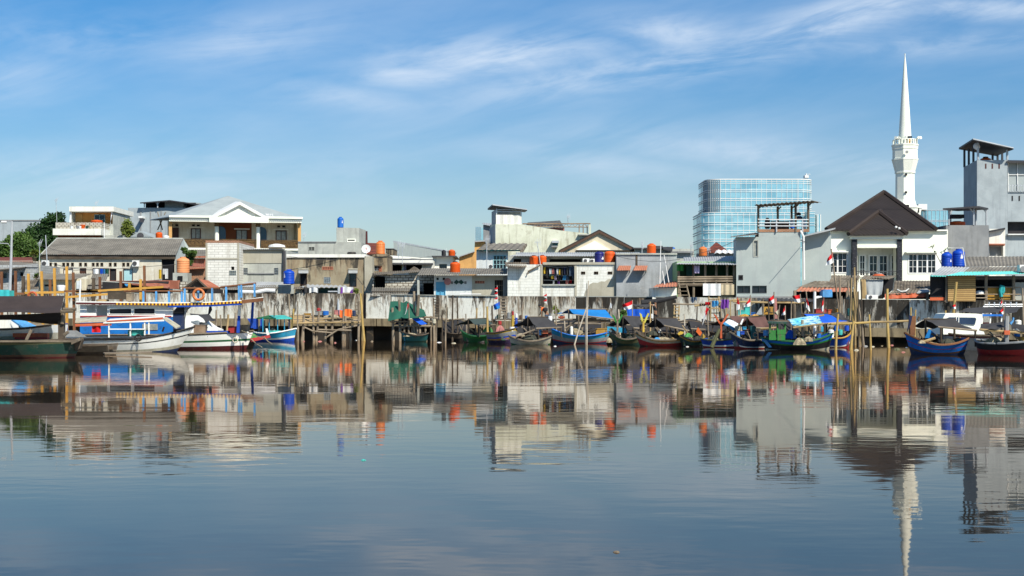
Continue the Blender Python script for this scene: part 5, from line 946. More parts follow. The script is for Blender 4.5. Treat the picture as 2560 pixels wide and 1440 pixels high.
part('tarp', MB().grid(lambda u, v: V(2212 + 103 * u, 735 + (13 - 2 * u) * v - 3 * u, D - .5 - .2 * v + .05 * math.sin(u * 25)), 24, 3), 'p_orange', T); part('loose_sheet', MB().tube([V(2243, 724, D - .2), V(2252, 729, D - .3), V(2264, 728, D - .3), V(2272, 722, D - .2)], .06, 5).slab((2300, 723, D - .2), (2318, 721, D), (2325, 729, D - .6), (2292, 732, D - .6), .05), 'zinc', T); part('post', MB().box(2316, 732, 2322, 750, D - .7, .15), 'grey_wood', T)
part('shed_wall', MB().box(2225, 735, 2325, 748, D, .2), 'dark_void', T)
# blind stall
D = 91.5
T = thing('stilt_stall', 'wooden stall with a bamboo blind and turquoise eave', 'stall', (2440, 752, D))
roof(T, (2410, 642, D + 6), (2640, 640, D + 6), (2640, 664, D + 1.8), (2418, 666, D + 1.8), 'asbestos', .25); roof(T, (2424, 668, D + 1.7), (2640, 666, D + 1.7), (2640, 682, D - .9), (2405, 683, D - .9), 'asbestos', .25); roof(T, (2354, 666, D + 1.6), (2424, 668, D + 1.6), (2400, 688, D - .9), (2324.5, 688, D - .9), 'zinc', .2)
roof(T, (2400, 680, D - .6), (2640, 677, D - .6), (2640, 682, D - 1.3), (2364, 689, D - 1.3), 'turquoise_roof', .16, .02, 'eave_sheet'); roof(T, (2326, 688, D - .8), (2366, 688.5, D - .8), (2364, 691, D - 1.2), (2326, 690.5, D - 1.2), 'turquoise_roof', .16, .02, 'eave_sheet')
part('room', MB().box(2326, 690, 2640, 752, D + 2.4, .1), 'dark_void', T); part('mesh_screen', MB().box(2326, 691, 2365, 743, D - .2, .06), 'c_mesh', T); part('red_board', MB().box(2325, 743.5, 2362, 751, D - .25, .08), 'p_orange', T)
part('blind', MB().box(2370, 689, 2439, 753, D - .55, .05), 'blind_slats', T)
for x in (2366.5, 2465, 2534): part('post', MB().tube([V(x, 757, D - .35), V(x, 688, D - .35)], .1, 6), 'bamboo_grey', T)
for x0, x1 in ((2468, 2499.5), (2503, 2531)): part('yellow_panel', MB().box(x0, 719, x1, 748.5, D - .25, .05), 'p_gold', T)
mb = MB()
for y in (718, 736): mb.tube([V(2439, y, D - .42), V(2552, y, D - .42)], .04, 5)
mb.tube([V(2440, 745, D - .42), V(2467, 745, D - .42)], .04, 5).tube([V(2501, 750, D - .4), V(2501, 718, D - .4)], .05, 5)
part('railing', mb, 'bamboo_grey', T); part('floor', MB().box(2362, 750.5, 2640, 754, D - .4, 3), 'grey_wood', T); part('side_wall', MB().box(2535, 706, 2640, 750.4, D - .1, .1), 'pale_concrete', T)
for x in (2370, 2420, 2480, 2540, 2600): part('stilt', MB().tube([V(x, 870, D - .2), V(x, 754, D - .2)], .1, 6), 'dark_pile', T)
o = solo('hose', MB().tube([V(2503, 742, D - .5), V(2501, 728, D - .5), V(2504, 714, D - .5), V(2507.5, 716, D - .5), V(2508, 728, D - .5), V(2505, 733, D - .5)], .12, 7), 'c_teal', 'coiled green hose hung on the yellow panels', 'hose'); solo('sack', MB().lathe(V(2450, 737, D - .1), [(.2, 0), (.29, .06), (.27, .22), (.1, .27)], 12), 'c_white', 'white sack on the stall floor beside the bamboo blind', 'sack')
T2 = thing('loudspeaker', 'grey round loudspeaker box under the stall roof corner', 'loudspeaker', (2556, 680, D - 1.2)); part('box', MB().box(2549.5, 662, 2600, 680, D - 1.2, .5), 'white_trim', T2); part('cone', disc(MB(), 2558, 673, D - 1.2, .2, .06), 'mid_grey_plaster', T2)
tank(2357.5, 629, 2384, 667, 94.5, 'tank_blue', 'shorter blue tank of two on the stall roof', (.55, .32, .3, .22)); tank(2386, 621.5, 2417, 667, 94.5, 'tank_blue', 'taller blue tank of two on the stall roof', (.2, .45, .4, .3))
solo('white_pipe', MB().tube([V(2369, 629, 94), V(2369, 620, 94), V(2407, 620, 94), V(2414, 668, 94)], .035, 5), 'white_trim', 'thin white pipe bent over the two blue tanks', 'pipe')
T2 = thing('sapling', 'bare sapling with a few leaf sprigs before the villa', 'plant', (2357, 667, 95.5)); part('trunk', MB().tube([V(2357, 667, 95.5), V(2343, 640, 95.5), V(2330, 619, 95.5)], .03, 5, .012).tube([V(2350, 655, 95.5), V(2360, 634, 95.5), V(2364, 624, 95.5)], .02, 5, .01), 'bark', T2); mb = MB(); rg = random.Random(5)
for x, y in ((2327, 618), (2332, 616), (2338, 629), (2358, 628), (2366, 623), (2371, 621), (2354, 630)): leaves(mb, V(x, y, 95.5), .14, .14, .1, 12, .07, rg)
part('crown', mb, 'leaf_mid', T2)
# ================================================================== sea wall
def interp(t, x):
    for (a, p), (b, q) in zip(t, t[1:]):
        if x <= b: return p + (q - p) * (x - a) / (b - a)
    return t[-1][1]
WT = lambda x: interp([(-300, 733), (0, 733), (905, 734), (980, 737), (1240, 740), (1690, 743), (2160, 748), (2560, 752), (3000, 757)], max(x, -299))
WM = lambda x: interp([(-300, 796), (945, 796), (2200, 820), (2560, 826), (3000, 834)], max(x, -299)); WP = lambda x: interp([(-300, 814), (945, 815), (2200, 842), (2560, 850), (3000, 858)], max(x, -299))
T = thing('sea_wall', 'long streaked concrete sea wall standing on dark piles', 'sea wall', (1400, 870, DW(1400)))
def wseg(x0, x1, top, bot, off, th):
    if x1 - x0 > 200:
        out = MB(); n = int((x1 - x0) / 120) + 1
        for k in range(n): q = wseg(x0 + (x1 - x0) * k / n, x0 + (x1 - x0) * (k + 1) / n, top, bot, off, th); out.add(q.v, q.f)
        return out
    P = [V(x, f(x), DW(x) + off) for x, f in ((x0, top), (x1, top), (x1, bot), (x0, bot))]; Q = [p + Vector((0, th, 0)) for p in P]
    return MB().add(P + Q, [(3, 2, 1, 0), (4, 5, 6, 7), (0, 1, 5, 4), (1, 2, 6, 5), (2, 3, 7, 6), (3, 0, 4, 7)])
for i, (x0, x1, m) in enumerate(((-250, 118, 'sea_wall_dirty'), (121, 378, 'sea_wall_pale'), (381, 558, 'sea_wall_pale'), (561, 733, 'sea_wall_dirty'), (736, 903, 'sea_wall_dirty'), (915, 977, 'sea_wall_pale'), (979, 1088, 'sea_wall_pale'), (1090, 1118, 'sea_wall_dirty'), (1120, 1242, 'sea_wall_pale'), (1244, 1438, 'sea_wall_dirty'), (1440, 1560, 'sea_wall_black'), (1562, 1688, 'sea_wall_black'), (1690, 1790, 'sea_wall_pale'), (1792, 1988, 'sea_wall_dirty'), (1990, 2158, 'sea_wall_black'), (2160, 2272, 'sea_wall_black'), (2274, 2398, 'sea_wall_dirty'), (2400, 2530, 'sea_wall_black'), (2532, 2900, 'sea_wall_black'))):
    dy = rnd.uniform(-1.6, 1.6); part('wall_panel', wseg(x0, x1, lambda x: WT(x) + dy * (1 if x < (x0 + x1) / 2 else -.4), WM, rnd.uniform(-.05, .05), .35), m, T)
    if i in (1, 6, 8, 10, 11): part('coping', wseg(x0 - 1, x1 + 1, lambda x: WT(x) - 1.2, lambda x: WT(x) + .6, -.06, .45), 'pale_concrete', T)
part('wall_joint', wseg(904, 914, WT, WM, .12, .2), 'dark_void', T)
for x0, x1 in ((-250, 700), (702, 940), (942, 1250), (1252, 1690), (1692, 2160), (2162, 2500), (2502, 2900)): part('plinth', wseg(x0, x1, WM, WP, -.15, .7), 'plinth', T)
mb = MB()
for x in range(-250, 2900, 150): q = wseg(x, x + 150, lambda x: WP(x) - 12, lambda x: WP(x) + 75, 1.2, .2); mb.add(q.v, q.f)
part('under_wall', mb, 'dark_pile', T)  # dark backing stands in for the shade between the piles
for x in range(-200, 2860, 62):
    if 100 < x < 650: continue
    part('pile', wseg(x, x + 17, WP, lambda x: WP(x) + 60, .1, .4), 'dark_pile', T)
# ================================================================== left timber frame and poles
def yw(D): return HZ + CH * F / D
def post(x0, y0, x1, D, r, mat, label, name='timber_post', cat='post', group=None, sq=True, foot=None):
    a, b = V(x1, foot or yw(D) + 8, D), V(x0, y0, D)
    if sq: mb = MB().slab(b + Vector((-r, 0, 0)), b + Vector((r, 0, 0)), a + Vector((r, 0, 0)), a + Vector((-r, 0, 0)), r * 2, (0, 1, 0))
    else: mb = MB().tube([a, a.lerp(b, .4) + Vector((rnd.uniform(-.04, .04), 0, 0)), b], r, 7, r * .75)
    return solo(name, mb, mat, label, cat, group)
G_ = 'timber posts of the half built landing'
for x, y, xb, m, l in ((3, 679, 4, 'timber_brown', 'dark brown post at the far end of the timber landing'), (38, 677, 39, 'timber_brown', 'dark brown post just beside the street lamp'), (70, 684, 74, 'timber_yellow', 'leaning yellow post right of the street lamp'), (103, 678, 108, 'timber_yellow', 'yellow post at the corner of the cream hut'), (124.5, 699, 125, 'timber_brown', 'short brown post between two yellow ones by the cream hut'), (135, 670, 139, 'timber_yellow', 'yellow post before the glass window of the long house'), (166, 666, 167, 'timber_yellow', 'tallest yellow post before the white door'), (182, 681, 186, 'timber_brown', 'thick dark brown post beside the tallest yellow post'),
                       (233, 695, 233, 'old_wood', 'rough almost black post before the grey hut roof'), (249, 692, 250, 'timber_brown', 'orange brown post right of the rough black post'), (301, 678, 302, 'timber_brown', 'brown post before the slatted grey door'), (323, 707, 323, 'timber_yellow', 'short yellow post before the rusty shed'), (351, 698, 351, 'timber_yellow', 'yellow post touching the ferry roof boxes'), (360, 664, 363, 'timber_brown', 'tall brown post beside the ferry rail'), (57, 690, 57, 'old_wood', 'grey worn post beside the leaning yellow one')):
    post(x, y, xb, 94 + (x % 7) * .4, .075 if m != 'old_wood' else .09, m, l, group=G_)
for x0, y0, x1, y1, m, l in ((61, 733, 160, 731, 'timber_yellow', 'yellow beam joining the leaning yellow post to the tallest'), (163, 744, 269, 736, 'timber_yellow', 'lower slanting yellow beam behind the ferry roof'), (190, 731, 408, 718, 'timber_yellow', 'long upper yellow beam running to the rusty shed'), (0, 733, 62, 735, 'timber_brown', 'brown beam behind the teal tarp'), (160, 729, 245, 729, 'timber_brown', 'red brown beam behind the rough black post')):
    a, b = V(x0, y0, 93.6), V(x1, y1, 93.6); solo('timber_beam', MB().slab(a + Vector((0, 0, .09)), b + Vector((0, 0, .09)), b - Vector((0, 0, .05)), a - Vector((0, 0, .05)), .1, (0, 1, 0)), m, l, 'beam', 'timber beams of the landing')
pole('white_pole', 'thin white pole rising behind the ferry bow end', 'pole', 199, 756, 201, 699, 90, .06, 'white_trim'); pole('white_pole', 'short pale yellow post by the long house corner', 'pole', 100, 735, 98.5, 650, 118, .09, 'p_cream')
o = thing('tarpaulin_stack', 'folded teal tarpaulin stacked at the foot of the street lamp', 'tarpaulin', (10, 741, 80)); part('cover', MB().grid(lambda u, v: V(-30 + 54 * u, 725 + 16 * v, 80 - .3 * v + .04 * math.sin(u * 20)), 16, 5), 'c_teal', o); part('pile', MB().box(-30, 726, 23, 742, 80.1, .8), 'p_turq', o)
# bamboo jetty
JG = 'bamboo posts of the jetty'
T = thing('bamboo_jetty', 'bamboo jetty with a deck of loose poles below the sea wall', 'jetty', (815, yw(102), 102))
rg = random.Random(3)
for i in range(13):
    y = 789 + i * 1.55 + rg.uniform(-.6, .6); q = 103.8 - i * .22; part('deck_pole', MB().tube([V(722 + rg.uniform(-6, 6), y + rg.uniform(-1.5, 1.5), q), V(815, y + rg.uniform(-1, 1), q), V(903 + rg.uniform(-8, 3), y + rg.uniform(-2, 1.5), q)], .055, 6), ['bamboo', 'bamboo_grey', 'bamboo'][i % 3], T)
for x0, y0, x1 in ((759.5, 786, 757), (760.5, 790, 754), (781, 758, 785), (798, 779, 790), (833, 767, 829), (832, 800, 827), (859.6, 763, 857.5), (864, 790, 861), (898, 753, 896), (745, 800, 744), (815, 800, 813), (875, 806, 877)): part('post', MB().tube([V(x1, yw(101.5) + 6, 101.5), V(x0, y0, 101.3)], .1, 7, .075), 'bamboo_grey', T)
for x0, y0, x1, y1 in ((761, 818, 783, 828), (783, 828, 830, 832), (815, 844, 845, 824), (845, 824, 893, 814), (795, 824, 880, 826)): part('brace', MB().tube([V(x0, y0, 101.2), V(x1, y1, 101.2)], .055, 6), 'bamboo_grey', T)
for x0, y0, x1, q, r, m, l in ((901, 733, 911, 100, .1, 'bamboo_bright', 'thick yellow bamboo leaning on the jetty end'), (907, 712, 905, 100.6, .045, 'bamboo', 'thin bamboo beside the thick yellow one'), (722, 735, 727, 100.4, .07, 'bamboo_grey', 'grey bamboo standing by the turquoise boat roof'), (734, 772, 726, 99.8, .09, 'bamboo_bright', 'yellow bamboo leaning at the cyan boat'), (541, 775, 538, 97, .08, 'bamboo_grey', 'grey bamboo behind the ferry front deck'), (551, 787, 555, 97, .07, 'bamboo_grey', 'short grey bamboo leaning right behind the ferry'), (571, 786, 566, 97, .1, 'bamboo', 'pale bamboo with a wrapped top behind the ferry'), (589, 782, 586, 97, .1, 'bamboo_grey', 'thick grey bamboo beside the ferry front post'), (661, 770, 660, 100, .08, 'bamboo_grey', 'whitish bamboo left of the turquoise roof'), (670, 765, 671, 100.5, .07, 'bamboo_grey', 'thin whitish bamboo through the turquoise roof'), (647, 777, 648, 100, .1, 'bamboo_grey', 'stout grey bamboo by the royal blue panel')):
    post(x0, y0, x1, q, r, m, l, 'bamboo_pole', 'bamboo pole', 'bamboo poles in the water', False)
def crate(x0, y0, x1, y1, D, mat, label, d=.5, name='crate', cat='crate', group=None):
    T = thing(name, label, cat, ((x0 + x1) / 2, y1, D), group); part('body', MB().box(x0, y0 + 1, x1, y1, D, d), mat, T); part('rim', MB().box(x0 - .6, y0, x1 + .6, y0 + 1.6, D - .03, d + .06), mat, T); return T
def drum(x0, y0, x1, y1, D, mat, label, name='drum', cat='drum', lid=None, group=None):
    r = (x1 - x0) / 2 * S(D); h = (y1 - y0) * S(D); p = V((x0 + x1) / 2, y1, D); p.y += r; T = thing(name, label, cat, p, group)
    part('body', MB().lathe(p, [(r * .85, 0), (r, .1 * h), (r * .96, .33 * h), (r, .36 * h), (r, .64 * h), (r * .96, .67 * h), (r, .9 * h), (r * .8, .97 * h)], 18), mat, T); part('lid', MB().lathe(p + Vector((0, 0, .97 * h)), [(r * .5, 0), (r * .55, .03 * h), (r * .3, .05 * h)], 14), lid or mat, T); return T
def heap(px, py, w, h, D, mat, label, name='fishing_net', cat='fishing net', group='fishing nets in the boats', seed=0):
    rg = random.Random(seed or int(px)); p = V(px, py, D); a, b = w / 2 * S(D), h * S(D); ph = [rg.uniform(0, 6) for _ in range(6)]
    def fn(u, v):
        t = 2 * math.pi * u; r = (1 - v) ** .6 if v < 1 else 0; k = 1 + .22 * math.sin(3 * t + ph[0]) + .13 * math.sin(7 * t + ph[1])
        return p + Vector((a * r * k * math.cos(t), a * .6 * r * k * math.sin(t), b * (v ** .7) * (1 + .2 * math.sin(5 * t + ph[2]) * (1 - v))))
    return solo(name, MB().grid(fn, 18, 6, .01), mat, label, cat, group)
crate(760, 783, 775, 788, 102.6, 'p_gold', 'flat yellow orange tray on the bamboo jetty'); crate(788, 777, 805, 788, 103, 'p_grey', 'grey box on the bamboo jetty'); drum(806, 777, 821, 789, 102.8, 'p_blue', 'blue and white ice drum lying on the jetty', lid='p_white')
crate(822, 778, 834, 789, 103.2, 'p_cream', 'cream carton on the bamboo jetty'); crate(836, 775, 845, 788, 103.2, 'p_pink', 'pinkish white box behind the jetty posts'); drum(846, 774, 856, 788, 103.4, 'p_sky', 'light blue drum behind the orange cloth on the jetty'); drum(880, 776, 889, 791, 102.4, 'p_navy', 'navy drum at the right end of the jetty')
solo('tarpaulin', MB().grid(lambda u, v: V(849 + 31 * u, 774 + 1.5 * math.sin(u * 7) + 19 * v, 102.2 - .2 * v + .06 * math.sin(u * 14)), 14, 5), 'c_orange', 'patterned orange cloth hung over the jetty goods', 'tarpaulin')
solo('float', MB().lathe(V(797, 780, 103.1), [(.05, 0), (.16, .08), (.16, .22), (.05, .3)], 12), 'p_red', 'red float on the grey jetty box', 'float')
heap(832, 793, 40, 7, 102, 'straw_net', 'flattened brown cardboard pile on the jetty deck', 'cardboard_pile', 'cardboard', None)
def ladder(x0, x1, y0, y1, D, lean, label, mat='bamboo', n=6):
    T = thing('ladder', label, 'ladder', ((x0 + x1) / 2, y1, D), 'ladders on the sea wall')
    for x in (x0, x1): part('side_rail', MB().tube([V(x - lean, y1, D - .5), V(x, y0, D)], .05, 6), mat, T)
    for k in range(n):
        t = (k + .5) / n; y = y1 + (y0 - y1) * t; part('rung', MB().tube([V(x0 - lean * (1 - t) - 1, y, D - .5 * (1 - t) - .04), V(x1 - lean * (1 - t) + 1, y, D - .5 * (1 - t) - .04)], .035, 5), mat, T)
    return T
ladder(889, 896, 742, 795, 103.8, 0, 'narrow wooden ladder at the jetty end', 'grey_wood'); ladder(1252, 1268, 742, 795, 101.2, 2, 'pale wooden ladder against the wall by the blue flag', 'bamboo_grey', 7); ladder(1084, 1097, 745, 800, 102.5, 0, 'rough ladder with boards nailed on below the blue door', 'old_wood', 8); ladder(1686, 1698, 764, 806, 97, 2, 'bamboo ladder beside the dark tents', 'bamboo', 5); ladder(1772, 1797, 742, 800, 94, -3, 'wide bamboo ladder behind the orange forked prow', 'bamboo', 5)
# bamboo stage and teal tarp
D = 99.5
T = thing('bamboo_stage', 'rickety bamboo stage under a draped green tarp', 'stage', (1020, yw(D), D))
for x0, y0, x1 in ((981, 769, 984), (998, 749, 1000), (1001, 792, 1001), (1021, 792, 1023), (1011, 800, 1010), (1036, 800, 1036), (1049, 800, 1051), (1062, 795, 1066), (1077, 790, 1078), (1084, 763, 1086), (1092, 795, 1090), (1035, 728, 1036), (1043, 810, 1042), (1030, 808, 1031)): part('post', MB().tube([V(x1, yw(D) + 6, D), V(x0, y0, D)], .07 if y0 > 780 else .085, 6), 'bamboo_grey', T)
for x0, y0, x1, y1 in ((974, 804, 1024, 804), (988, 790, 1082, 793), (988, 816, 1078, 815), (1050, 800, 1090, 807), (1004, 820, 1022, 806), (1040, 791, 1120, 798), (985, 786, 1010, 787)): part('rail', MB().tube([V(x0, y0, D - .15), V(x1, y1, D - .15)], .06, 6), 'bamboo_grey', T)
top = [(976, 754), (988, 753), (1000, 754), (1008, 757.5), (1016, 752.5), (1029, 760), (1042, 768), (1060, 775)]; bot = [(970, 803), (984, 800), (996, 797), (1008, 796), (1018, 796), (1030, 796), (1044, 795), (1066, 790)]
def drape(u, v):
    s = u * 7; i = min(6, int(s)); f = s - i; a = Vector(top[i]).lerp(Vector(top[i + 1]), f); b = Vector(bot[i]).lerp(Vector(bot[i + 1]), f); p = a.lerp(b, v)
    return V(p.x, p.y, D + .9 - 1.7 * v + .10 * math.sin(u * 17 + v * 2) * v)
part('tarp', MB().grid(drape, 42, 8), 'c_green', T); part('blue_tarp', MB().grid(lambda u, v: V(1024 + 18 * u + (26 + 0 * u) * v, 792 + 19 * v + 1 * math.sin(u * 5), D - .5 - .3 * v), 4, 8), 'c_royal', T); part('dark_tarp', MB().grid(lambda u, v: V(1004 + 16 * u - 20 * v * (1 - u), 794 + 18 * v, D + .3), 6, 6), 'c_navy', T)
drum(1080, 797, 1090, 809, 98.6, 'p_cream', 'pale yellow jerrycan hanging on the bamboo stage', 'jerrycan', 'jerrycan')
pole('leaning_board', 'leaning wooden stake before the white wall by the green tarp', 'stake', 1056, 790, 1052, 756, 101.5, .07, 'grey_wood'); pole('concrete_post', 'grey leaning post in front of the green tarp', 'post', 1043, 795, 1047, 737, 99, .13, 'grey_wood')
for x0, y0, x1, q, r, m, l in ((1132, 738, 1131, 99, .072, 'old_wood', 'dark pole between the ladder and the green tent'), (1143, 742, 1143, 99.4, .065, 'old_wood', 'second dark pole just left of the green tent'), (1218, 766, 1221, 93, .086, 'bamboo_bright', 'yellow bamboo standing through the green tent boat'), (1192, 770, 1190, 96, .079, 'bamboo', 'short bamboo behind the green tent ridge'), (1230, 764, 1231, 97, .072, 'old_wood', 'dark post under the blue flag'), (1471, 702, 1467, 87.4, .043, 'bamboo_pale', 'tall pale bamboo before the blue tarp boat'), (1467, 708, 1463, 87.6, .036, 'bamboo_pale', 'thinner bamboo tied to the tall pale one'), (1467, 768, 1434, 87, .05, 'bamboo_pale', 'bamboo leaning against the tall pale pair'),
                           (1778, 752, 1771, 93, .065, 'bamboo', 'bamboo leaning between the red and blue towels'), (1801, 757, 1806, 93, .065, 'bamboo_grey', 'grey bamboo right of the blue towel'), (1826, 753, 1825, 93, .05, 'bamboo', 'thin bamboo right of the purple towel'), (1838, 759, 1840, 93, .079, 'old_wood', 'dark bamboo beside a hanging red and white flag'), (1817, 770, 1808, 92, .05, 'bamboo', 'bamboo slanting below the purple towel'), (1907, 747, 1909, 92, .094, 'grey_wood', 'thick weathered post left of the lettered sign'), (1937, 746, 1941, 88, .15, 'p_pink', 'thick post with pink paint beside the lettered sign'),
                           (2037, 729, 2036, 90, .11, 'white_trim', 'white pole in front of the dark patched shed'), (2099, 690, 2102, 88, .072, 'bamboo_grey', 'tall pale pole near the orange eave end'), (2104, 740, 2106, 87, .072, 'bamboo_grey', 'grey bamboo stump beside the tall pale pole'),
                           (2119, 703, 2133, 86, .065, 'bamboo_grey', 'leftmost bamboo of the dense cluster by the wall'), (2129, 680, 2131, 86.4, .065, 'bamboo_grey', 'dark tall bamboo of the dense cluster'), (2136, 668, 2138, 86.2, .072, 'bamboo', 'tallest whitish bamboo of the dense cluster'), (2142, 696, 2137, 86.6, .065, 'old_wood', 'brown bamboo inside the dense cluster'), (2134, 722, 2151, 85.6, .072, 'bamboo', 'pale bamboo slanting right across the dense cluster'), (2141, 730, 2149, 85.2, .079, 'bamboo', 'thick pale bamboo of the dense cluster'), (2146, 760, 2160, 85, .058, 'bamboo_grey', 'bamboo leaning out right of the dense cluster'), (2133, 745, 2129, 85.4, .065, 'bamboo_bright', 'yellow bamboo at the left of the dense cluster'),
                           (2095, 785, 2089, 73, .072, 'bamboo_bright', 'yellow bamboo at the stern of the royal blue boat'), (2134, 802, 2126, 73, .072, 'bamboo_bright', 'yellow bamboo carrying the long rail'), (2173, 786, 2177, 74, .061, 'bamboo_bright', 'middle yellow bamboo under the long rail'), (2218, 722, 2222, 78, .094, 'bamboo_bright', 'tall thick yellow bamboo against the black wall'), (2277, 768, 2277, 80, .058, 'bamboo_bright', 'short yellow bamboo above the blue boat prow'), (2289, 774, 2288, 80, .05, 'bamboo_bright', 'shorter yellow bamboo with a blue band'), (2391, 705, 2377, 76, .094, 'bamboo_bright', 'yellow bamboo leaning on the bamboo blind'), (2364, 776, 2363, 80, .065, 'bamboo_bright', 'yellow bamboo stub beside the white speedboat'), (2556, 720, 2558, 84, .072, 'bamboo_grey', 'grey bamboo at the right end of the stall')):
    post(x0, y0, x1, q, r, m, l, 'bamboo_pole', 'bamboo pole', 'bamboo poles in the water', False)
for x0, y0, x1, y1, q, m, l in ((2070, 810, 2176, 806, 73.5, 'bamboo_bright', 'long yellow bamboo rail across the poles'), (2176, 805, 2275, 802, 76, 'bamboo', 'rope bound bamboo rail before the black wall'), (1832, 754, 2010, 757, 90, 'bamboo', 'bamboo rail carrying flags above the brown tent'), (1736, 765, 1850, 748, 93.5, 'bamboo', 'bamboo rail with towels above the orange fork'), (1682, 760, 1770, 760, 96, 'bamboo_grey', 'thin bamboo rail on the pale wall')): solo('bamboo_rail', MB().tube([V(x0, y0, q), V((x0 + x1) / 2, (y0 + y1) / 2 + 1, q), V(x1, y1, q)], .06, 6), m, l, 'bamboo rail', 'bamboo rails')
rg = random.Random(77)
spots_ = [(1115, 'left of the slate green tent'), (1166, 'inside the slate green tent'), (1207, 'by the slate green tent eave'), (1262, 'behind the striped bow boat'), (1306, 'beside the black tent of the white hull boat'), (1392, 'at the left end of the big blue tarp'), (1413, 'under the big blue tarp'), (1502, 'at the yellow crate of the long blue boat'), (1548, 'behind the pale green fork'), (1622, 'just right of the yellow fork'), (1648, 'through the long black tent'), (1715, 'at the low end of the long black tent'), (1741, 'behind the orange pennant'), (1853, 'in the brown tent opening'), (1921, 'behind the green wheelhouse'), (1978, 'behind the printed awning'), (2030, 'over the blue tarp ridge'), (2123, 'left of the dense bamboo cluster'), (2127, 'at the foot of the dense bamboo cluster'), (2144, 'among the dense bamboo cluster'), (2153, 'right of the dense bamboo cluster'), (687, 'behind the turquoise roof'), (748, 'at the left end of the jetty'), (1105, 'between the stage and the ladder')]
for i, (x, w) in enumerate(spots_):
    q = 99 - 16 * max(0, x - 1100) / 1060; post(x + rg.uniform(-4, 4), rg.uniform(752, 786) if not 2120 < x < 2160 else rg.uniform(690, 740), x + rg.uniform(-3, 3), q, rg.uniform(.045, .065), rg.choice(['bamboo_grey', 'bamboo', 'bamboo_pale', 'old_wood']), 'thin bamboo upright ' + w, 'bamboo_pole', 'bamboo pole', 'bamboo poles in the water', False)
# lettered sign and its shelter
T = thing('signboard', 'yellow signboard with black letters half behind a post', 'signboard', (1924, 788, 89)); part('board', MB().box(1910, 767, 1938, 786, 89, .06), 'p_gold', T); text(T, 'ALF', 1925.5, 777, 89, 13, 'p_black', 'lettering')
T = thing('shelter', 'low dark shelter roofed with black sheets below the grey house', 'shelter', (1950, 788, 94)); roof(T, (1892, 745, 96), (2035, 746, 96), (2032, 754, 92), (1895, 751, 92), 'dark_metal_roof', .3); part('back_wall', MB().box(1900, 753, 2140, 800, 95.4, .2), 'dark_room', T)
for x in (1907, 1986): part('post', MB().tube([V(x, 800, 92.2), V(x, 752, 92.2)], .1, 6), 'grey_wood', T)
